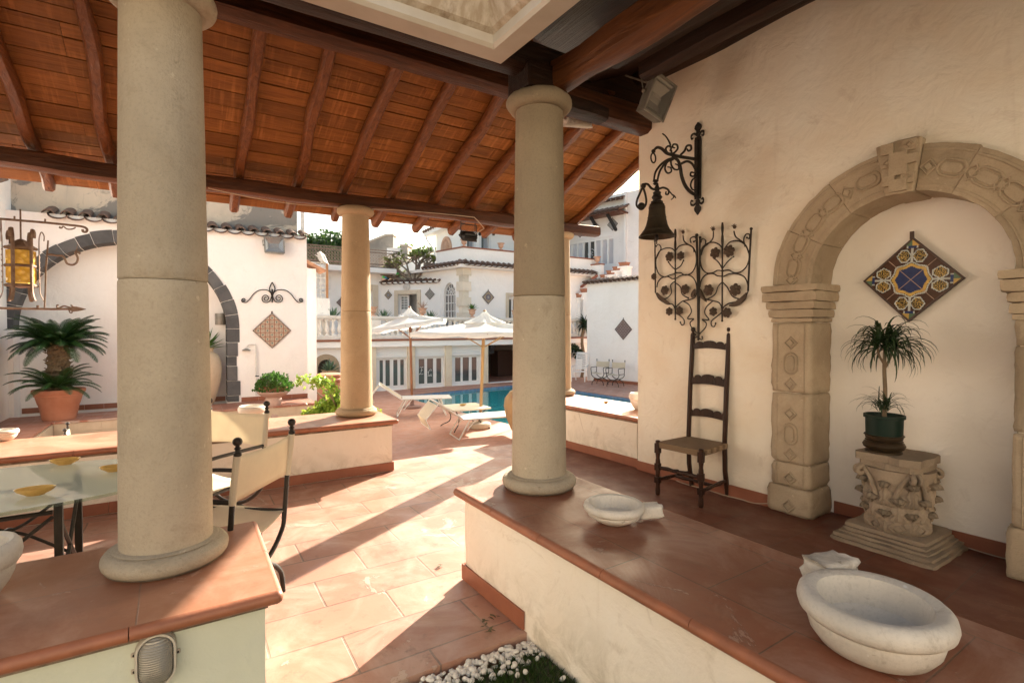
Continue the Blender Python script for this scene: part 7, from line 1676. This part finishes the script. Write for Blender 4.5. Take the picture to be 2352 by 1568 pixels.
# trellis on a low white wall at the terrace end
tw = rect(FP, .3, cV, 150, 1040, 485, 1270); m = MB(FP.M); m.box(tw[0] - 1.0, tw[1], .22, .5, zt0, tw[3]); o = m.build('low_white_wall', W_FAR); tag(o, 'low white wall under the white trellis at the terrace end', 'wall')
t3 = rect(FP, .36, cV, 200, 560, 440, 1035); tr_ = thing('trellis', 'white square lattice trellis left of the thin column', 'trellis', FP.w(t3[0], .36, tw[3]), FP.deg); m = MB(FP.M)
x = t3[0] - .6
while x < t3[1]: m.box(x, x + .035, .34, .36, tw[3], t3[3]); x += .16
z = tw[3]
while z < t3[3] + .02: m.box(t3[0] - .6, t3[1], .3605, .38, z, z + .035); z += .16
m.build('lattice', PLASTW, tr_); m = MB(FP.M); m.box(t3[1], t3[1] + .07, .32, .40, tw[3], t3[3]); m.build('post', simple('rust_post', (.45, .22, .1), .8), tr_)
a, z = FP.px(cV(415, 500), .36); floodlight('white floodlight tilted on top of the trellis', FP.w(a, .36, z), FP.deg + 60, .42, .34, .14, -25, 10, PLASTW)
# weathered chimney walls behind, roof tree, inflatable, cabinet
FK = Frame(-5, (0, 30)); 
def blk(name, lab, cat, F, c, cr, q, dp, mat, cap=True):
    u = rect(F, c, cr, *q); m = MB(F.M); m.box(u[0], u[1], c, c + dp, u[2], u[3]); t = thing(name, lab, cat, F.w((u[0] + u[1]) / 2, c, u[2]), F.deg); m.build('wall', mat, t)
    if cap: m = MB(F.M); m.box(u[0] - .06, u[1] + .06, c - .06, c + dp + .06, u[3] + .001, u[3] + .09); m.build('cap', simple('cap_stone', (.40, .37, .32), .9), t)
    return t
GREYW = plaster('grey_weathered_wall', (.22, .205, .185), (.34, .315, .28), (.13, .12, .11), .7, bs=25)
u = rect(FK, 0, cV, 1262, 192, 1355, 600); t = thing('weathered_wall', 'stained grey wall sloping up behind the railing', 'wall', FK.w(u[0], 0, u[2]), FK.deg); zl0 = FK.px(cV(1000, 275), 0)[1]; xl0 = FK.px(cV(700, 275), 0)[0]
m = MB(FK.M); m.panel([(xl0, u[2] - 3), (u[1], u[2] - 3), (u[1], u[3]), (u[0], u[3]), (xl0, zl0 - .6)], 0, .6); m.build('wall', GREYW, t); m = MB(FK.M); m.prism([(xl0, zl0 - .6), (u[0], u[3]), (u[1] + .05, u[3]), (u[1] + .05, u[3] + .1), (u[0], u[3] + .1), (xl0, zl0 - .5)], -.06, .66); m.build('cap', simple('wall_cap', (.5, .46, .40), .9), t)
blk('chimney', 'squat grey chimney block right of the iron railing', 'chimney', FK, -1.5, cV, (1462, 335, 1552, 700), .8, GREYW)
u = rect(FK, -1, cV, 1270, 360, 1462, 700); m = MB(FK.M); m.box(u[0], u[1], -1, -.6, u[2] - 2, u[3]); tag(m.build('white_backing_wall', W_FAR), 'white wall behind the frangipani tree', 'wall')
u = rect(FK, -2.2, cV, 1450, 490, 1940, 800); zr_ = FK.px(cV(1790, 480), -2.2)[1]; m = MB(FK.M); m.panel([(u[0], u[2] - 1), (u[1], u[2] - 1), (u[1], u[3] + .25), (u[0] + (u[1] - u[0]) * .7, u[3] + .1), (u[0], u[3] - .5)], -2.2, -1.9); tag(m.build('curved_white_wall', W_FAR), 'white sloping wall between chimney and villa upper storey', 'wall')
blk('small_turret', 'little white block beside the downpipe of the upper storey', 'building', FK, -1.6, cV, (1795, 430, 1925, 620), 1, W_FAR)
blk('stone_flue', 'mottled rubble stone flue right of the frangipani tree', 'chimney', FK, -4.4, cV, (1765, 550, 1845, 725), .5, stone('rubble', (.30, .22, .18), (.16, .11, .10), 1, gamt=.7), False)
# frangipani
ft = thing('frangipani_tree', 'bare branched frangipani with leaf tufts above the tile coping', 'tree', FM.w(FM.px(cV(1640, 810), .45)[0], .45, zM - .1), 0); Hf = FM.px(cV(1640, 500), .9)[1] - (zM - .3)
wm_ = MB(); tips = []
def grow(p, d, L, r, dep):
    q = p + d * L; wm_.tube(catmull([p, p.lerp(q, .5) + Vector((random.gauss(0, .03), random.gauss(0, .03), .02)), q], 3), [r, r * .96, r * .9, r * .86, r * .84, r * .8, r * .78], 6)
    if dep == 0: tips.append((q, d)); return
    for k in range(random.choice((2, 3, 3))):
        dd = (d + Vector((random.gauss(0, .95), random.gauss(0, .5), random.uniform(-.05, .35)))).normalized()
        if dd.z < .12: dd.z = .2; dd.normalize()
        grow(q, dd, L * random.uniform(.68, .88), r * .76, dep - 1)
random.seed(11)
for d in ((-1.3, 0, .5), (-.8, .1, .7), (-.4, -.1, .9), (.1, 0, .9), (.5, -.1, .75), (.85, .1, .6)): grow(Vector((0, 0, .0)), Vector(d).normalized(), Hf * .40, .06, 3)
wm_.build('branches', simple('grey_bark', (.16, .12, .09), .9, (.25, .2, .15), 8), ft)
m = MB()
for q, d in tips:
    for i in range(14): strap(m, q, random.uniform(0, 6.28), random.uniform(.1, 1.3), random.uniform(.13, .22), .05, .7, 4)
m.build('leaves', leafmat('frangipani_leaf', (.10, .16, .03), (.25, .28, .06), .45), ft)
# pool float and equipment box
a, z = FM.px(cV(1330, 770), .8); t = thing('pool_float', 'blue and green inflatable ring on the roof left of the tree', 'inflatable', FM.w(a, .8, z - .3), FM.deg)
m = MB(); m.tube([(.42 * math.cos(q * .3), 0, .25 + .42 * math.sin(q * .3)) for q in range(1, 11)], .10, 10); m.build('ring', simple('float_green', (.08, .55, .12), .3), t, smooth=True); m = MB(); m.tube([(.26 * math.cos(q * .3), 0, .22 + .28 * math.sin(q * .3)) for q in range(0, 11)], .12, 10); m.build('inner_ring', simple('float_blue', (.03, .25, .5), .3), t, smooth=True)
blk('equipment_box', 'grey metal equipment box behind the inflatable ring', 'box', FM, 1.6, cV, (1385, 715, 1450, 800), .4, GREY, False)
# trees beyond
def tree(lab, p, H, Rx, Rz, n, mat=None, name='tree', s0=.16, s1=.32):
    t = thing(name, lab, 'tree', p, 0, 'dark trees behind the villa'); m = MB(); m.tube([(0, 0, 0), (.1, 0, H * .5), (0, 0, H)], [.25, .2, .1], 8)
    for k in range(7): a = k * .9; m.tube([(0, 0, H * .6), (Rx * .4 * math.cos(a), Rx * .4 * math.sin(a), H * .85), (Rx * .7 * math.cos(a), Rx * .7 * math.sin(a), H)], [.1, .07, .03], 5)
    m.build('trunk', BARK, t); m = MB(); rr = random.Random(int(p[0] * 10))
    cl = [(Vector((rr.gauss(0, Rx * .48), rr.gauss(0, Rx * .4), H + rr.uniform(-.2, 1.0) * Rz * (.85))), rr.uniform(.28, .5) * Rx) for _ in range(16)]
    for i in range(n):
        c_, r_ = rr.choice(cl); a = rr.uniform(0, 6.28); b_ = rr.uniform(-1, 1); q = math.sqrt(1 - b_ * b_); f = rr.uniform(.5, 1.05) ** .5; p_ = c_ + Vector((q * math.cos(a), q * math.sin(a), b_ * .8)) * r_ * f
        s_ = rr.uniform(s0, s1); d = Vector((rr.gauss(0, 1), rr.gauss(0, 1), rr.gauss(0, 1))).normalized(); w = d.cross(Vector((rr.gauss(0, 1), rr.gauss(0, 1), rr.gauss(0, 1)))).normalized() * s_ * .35; m.add([p_, p_ + d * s_ * .5 + w, p_ + d * s_, p_ + d * s_ * .5 - w], [(0, 1, 2, 3)])
    m.build('crown', mat or LEAFT, t); return t
def tp_(px, py, Y): return Vector(((px - 1176) / FPX * Y, Y, -2.0)), HC + (HOR - py) / FPX * Y
p, z = tp_(cV(500, 0)[0], cV(0, 250)[1], 36); tree('tall dark pine like tree just left of the thin column', p, z + .1, 2.6, 2.3, 6500)
p, z = tp_(cV(260, 0)[0], cV(0, 300)[1], 37); tree('dark bushy tree at the end of the garden building', p, z + .5, 2.3, 1.7, 5500)
p, z = tp_(cV(720, 0)[0], cV(0, 250)[1], 38); tree('dark tree behind the iron railing and the thin column', p, z + .4, 2.4, 1.8, 3500)
LEAFL = leafmat('light_tree_leaf', (.07, .14, .03), (.15, .22, .06), .4)
p, z = tp_(cV(1660, 0)[0], cV(0, 440)[1], 40); tree('light green tree between the chimney and the villa', p, z + .1, 2.3, 2.1, 5500, LEAFL)
p, z = tp_(cV(1820, 0)[0], cV(0, 430)[1], 42); tree('small light green tree beside the villa downpipe', p, z + 1.0, 1.5, 1.1, 2500, LEAFL)
m = MB(world=True); p, z = tp_(cV(1843, 0)[0], cV(0, 280)[1], 34); m.tube([(p.x, p.y, 3), (p.x, p.y, z)], .02, 6); tag(m.build('antenna', BLK), 'thin antenna mast left of the upper storey', 'antenna')

# ================================================================ right background
pW0, pW1 = G((1348, 873), DECK), G((1468, 884.6), DECK); FWR = frame_through(pW0, pW1)
zw = FWR.px((1348, 650), 0)[1]; wr = thing('white_garden_wall', 'tall white wall with old tile coping behind the two canvas armchairs', 'wall', FWR.w(1, 0, DECK), FWR.deg)
m = MB(FWR.M); m.box(0, 3.6, 0, .35, DECK, zw); m.build('wall', W_OUT, wr); coping(FWR, -.1, 3.6, -.02, zw + .01, wr, .22, .08, .12, .4)
m = MB(FWR.M); srun(m, FWR.px(cX(355, 1190), 0)[0], 3.6, 0, DECK, .12); m.build('skirting', SKIRT, wr)
far_plaque('blue and rose net patterned diamond tile panel on the tall white wall', FWR, -.01, cX, 666, 657, 172, paint_net, n=48)
p1 = G(cX(425, 1240), DECK); p2 = G(cX(590, 1260), DECK)
dup(ac1, (p1.x, p1.y + .1, DECK), FWR.deg + 14, 'canvas armchair on the pool deck, left one before the white wall'); dup(ac1, (p2.x, p2.y + .15, DECK), FWR.deg + 10, 'canvas armchair on the pool deck, right one before the white wall')
# plastic lounger chair
pl_ = G(cX(215, 1205), DECK); t = thing('plastic_armchair', 'white plastic slatted armchair left of the white wall', 'chair', (pl_.x, pl_.y + .2, DECK), -25); m = MB()
for i in range(9): z = .46 + i * .075; y = .22 + (z - .42) * .30; m.box(-.24, .24, y - .01, y + .012, z, z + .055)
for s_ in (-1, 1): m.tube([(s_ * .25, .2, .40), (s_ * .25, .42, 1.12)], .022, 8)
m.tube([(-.25, .42, 1.12), (.25, .42, 1.12)], .025, 8); m.build('back', WF, t)
m = MB()
for i in range(6): m.box(-.25, .25, -.25 + i * .08, -.19 + i * .08, .38, .40)
m.build('seat', WF, t)
for s_ in (-1, 1):
    m = MB(); m.tube([(s_ * .28, -.25, .0), (s_ * .28, -.22, .58), (s_ * .28, .28, .62)], .025, 8); m.build('arm', WF, t); m = MB(); m.tube([(s_ * .26, .3, 0), (s_ * .25, .2, .40)], .024, 8); m.build('leg', WF, t)
# building with a window band
pu = Vector(((1390 - 1176) / FPX * 27, 27, 0)); FU = Frame(-44, (pu.x, pu.y)); q = rect(FU, 0, cR, 85, 385, 375, 552)
wb = thing('upper_right_building', 'white building with a long curtained window band and eave brackets', 'building', FU.w(0, 0, 1), FU.deg)
zU0, zU1 = q[2], q[3]; xL, xR = FU.px((1250, 570), 0)[0], FU.px((1410, 560), 0)[0]; zTop = FU.px(cR(410, 112), 0)[1]; xC = FU.px(cR(412, 400), 0)[0]; xE = FU.px((1476, 500), 0)[0]
m = MB(FU.M); m.panel([(xL - 1, -1), (xE, -1), (xE, zTop), (xL - 1, zTop)], 0, .3, [[(xL, zU0), (xR, zU0), (xR, zU1), (xL, zU1)]]); m.build('wall', plaster('flaking_plaster', (.78, .76, .75), (.72, .70, .69), (.38, .37, .36), .5), wb, fix=True)
m = MB(FU.M); m.box(xL, xR, .14, .2, zU0, zU1); m.build('glass', wgl, wb); m = MB(FU.M); n = 12; st = (xR - xL) / n
for i in range(n + 1): x = xL + st * i; m.box(x - .06, x + .06, .04, .12, zU0, zU1)
m.box(xL, xR, .042, .118, zU1 - .12, zU1); m.box(xL, xR, .042, .118, zU0, zU0 + .12); m.build('window_frame', WF, wb); m = MB(FU.M)
cur = simple('pale_curtain', (.62, .62, .66), .8)
for f0, f1 in ((0, .57), (.76, 1)):
    m = MB(FU.M); X_ = [xL + (xR - xL) * (f0 + (f1 - f0) * i / 90) for i in range(91)]; m.add([(x, .128 - .03 * (i % 2), z) for i, x in enumerate(X_) for z in (zU0 + .1, zU1 - .1)], [(2 * i, 2 * i + 2, 2 * i + 3, 2 * i + 1) for i in range(90)]); m.build('curtain', cur, wb)
m = MB(FU.M); m.box(xL, xR, .131, .134, zU1 - .08, zU1 - .06); m.build('curtain_rail', simple('pale_curtain', (.62, .62, .66), .8), wb)
m = MB(FU.M); m.box(xC, xC + .12, -.12, -.001, 0, zTop); m.build('pier_strip', WF, wb)
ze = FU.px(cR(300, 245), -.5)[1]; x0e = FU.px(cR(60, 300), 0)[0] - 3; m = MB(FU.M); m.box(x0e, FU.px(cR(395, 230), -.6)[0], -.8, 0, ze, ze + .07); m.build('eave', BEAM, wb)
coping(FU, x0e, FU.px(cR(395, 230), -.6)[0], -.78, ze + .10, wb, .3, .09, .32, .75); coping(FU, x0e, xC, -.2, ze + .80, wb, .3, .09, .1, .3)
for xx in (165, 265, 362): a = FU.px(cR(xx, 300), 0)[0]; m = MB(FU.M); m.tube([(a, 0, ze - .75), (a - .05, -.75, ze - .02)], 1, 4, sq=(.07, .07), phase=.785); m.build('eave_bracket', BLK, wb)
far_plaque('ochre diamond tile panel left under the eave brackets', FU, -.01, cR, 239, 322, 58, paint_star); far_plaque('ochre diamond tile panel right under the eave brackets', FU, -.01, cR, 341, 300, 60, paint_star); far_plaque('ochre diamond tile panel partly behind the log end', FU, -.01, cR, 150, 342, 56, paint_star)
x0, z0 = FU.px(cR(217, 474), .03); m = MB(FU.M); m.tube([(x0 + .22 * math.cos(k * .349), .03, z0 + .26 * math.sin(k * .349)) for k in range(18)], .01, 4, closed=True); m.build('glass_emblem', LW, wb); script('glass_emblem', FU, cR(213, 474), .03, .13, [[(-.3, .8), (.5, .85)], [(.0, .85), (-.2, -.8)], [(-.3, .1), (.3, .1)], [(1.1, .5), (.6, .7), (.4, 0), (.6, -.6), (1.1, -.4)]], wb, LW, .01)
# balcony parapet with urn, tiled canopy, stairs with planters
FV = Frame(-44, (pu.x * 25.2 / 27, 25.2)); q = rect(FV, 0, cR, 92, 545, 272, 612); zb0 = FV.px(cR(180, 612), 0)[1]
t = thing('balcony_parapet', 'white balcony parapet below the curtained window band', 'balcony', FV.w(0, 0, q[2]), FV.deg); m = MB(FV.M); m.box(xL - 2, q[1], 0, .25, q[2] - .1, q[3]); m.build('parapet', W_FAR, t); m = MB(FV.M); m.box(xL - 2, q[1] + .03, -.04, .29, q[3] + .001, q[3] + .06); m.build('cap', SKIRT, t)
m = MB(FV.M); m.box(xL - 2, q[1], .26, 1.6, q[2] - .3, q[2] - .1); m.build('balcony_slab', W_FAR, t)
coping(FV, xL - 2, FV.px(cR(250, 605), -.3)[0], -.35, FV.px(cR(170, 630), -.3)[1] - .1, t, .27, .08, .14, .34)
m = MB(FV.M); m.box(xL - 2, FV.px(cR(192, 650), 0)[0], -.05, 1.5, FV.px(cR(150, 760), 0)[1] - 6, q[2] - .35); m.build('lower_wall', plaster('grimy_plaster', (.74, .72, .70), (.66, .64, .61), (.33, .31, .28), .6), t)
a = FV.px(cR(250, 520), .1)[0]; urn('terracotta urn on the white balcony parapet before the window band', FV.w(a, .1, q[3] + .061), .36)
m = MB(FV.M); P = [FV.px(cR(92, 712), -.6), FV.px(cR(250, 600), -.6)]; m.tube([(P[0][0] - .8, -.6, P[0][1] - .75), (P[0][0], -.6, P[0][1]), (P[1][0], -.6, P[1][1])], 1, 4, sq=(.05, .08), phase=.785); tag(m.build('stair_rail', SKIRT), 'sloping red brown stair rail beside the balcony', 'handrail')
def planter(lab, F, c, q):
    u = rect(F, c, cR, *q); t = thing('window_box', lab, 'planter', F.w((u[0] + u[1]) / 2, c, u[2]), F.deg, 'terracotta boxes on the stair wall'); w, h = (u[1] - u[0]) / 2, u[3] - u[2]; m = MB()
    m.add([(-w * .85, 0, 0), (w * .85, 0, 0), (w * .85, .3, 0), (-w * .85, .3, 0), (-w, -.03, h), (w, -.03, h), (w, .33, h), (-w, .33, h)], [(0, 3, 2, 1), (4, 5, 6, 7), (0, 1, 5, 4), (1, 2, 6, 5), (2, 3, 7, 6), (3, 0, 4, 7)]); m.box(-w - .02, w + .02, -.05, .35, h + .001, h + .05); m.build('box', TC, t, bevel=.01)
    m = MB(F.M); m.box(u[0] - .06, u[1] + .10, c - .06, c + .4, u[2] - .08, u[2] - .002); m.box(u[0] - .02, u[1] + .06, c, c + .36, u[2] - 1.8, u[2] - .081); return m
st_ = thing('stair_wall', 'white stepped stair wall carrying terracotta boxes', 'stairs', FV.w(-2, -1, 0), FV.deg)
for i, (q_, lab) in enumerate((((152, 683, 194, 700), 'terracotta box highest on the stair wall left of the white wall'), ((108, 710, 160, 730), 'terracotta box second on the stair wall left of the white wall'), ((80, 738, 118, 756), 'terracotta box lowest on the stair wall beside the far column'))):
    planter(lab, FV, -.9, q_).build('step', W_FAR, st_)
for i, (q_, lab) in enumerate((((378, 528, 420, 545), 'topmost terracotta box on the steps behind the tile coping'), ((342, 553, 386, 571), 'second terracotta box on the steps behind the tile coping'), ((305, 575, 354, 595), 'third terracotta box on the steps behind the tile coping'), ((268, 600, 310, 614), 'lowest terracotta box just above the tile coping'))):
    planter(lab, FV, -.2, q_).build('step', W_FAR, st_)
# lower doorway and a plant beyond the white wall
q = rect(FV, -1.2, cR, 95, 1040, 150, 1180); m = MB(FV.M); zz_ = FV.px(cR(140, 950), -1.2)[1]; m.box(xL - 2, FV.px(cR(184, 960), -1.2)[0], -1.25, -.1, zz_ - .08, zz_); t = thing('lower_porch', 'cream cornice and doorway at the foot of the stair wall', 'porch', FV.w(-3, -1.2, DECK), FV.deg); m.build('terracotta_edge', SKIRT, t)
m = MB(FV.M); m.box(xL - 2, FV.px(cR(182, 990), -1.15)[0], -1.15, -.1, zz_ - .55, zz_ - .081); m.build('cornice', W_FAR, t); m = MB(FV.M); m.box(q[1], q[1] + .2, -.3, -.06, DECK - .3, q[3] + .2); m.box(q[0] - 1, q[1], -.3, -.06, q[3], q[3] + .2); m.build('door_surround', PIL, t); m = MB(FV.M); m.box(q[0] - 1, q[1], -.15, -.06, DECK - .3, q[3]); m.build('glass', wgl, t)
pq_ = G(cR(165, 1215), DECK); t = thing('dark_palm', 'dark leafy plant at the left edge of the tall white wall', 'plant', (pq_.x + .12, pq_.y + 1.2, DECK), 0); m = MB(); m.tube(catmull([(0, 0, 0), (.1, 0, .8), (.0, 0, 1.6), (.12, 0, 2.3)]), .07, 8); m.build('stem', BARK, t); m = MB()
for i in range(120): strap(m, (.12, 0, 2.25), random.uniform(0, 6.28), random.uniform(-.6, 1.4), random.uniform(.4, .7), .06, 1.5, 6)
bush(m, (-.5, 0, .9), .5, .5, 500, .1, .18); m.build('leaves', LEAFD, t)
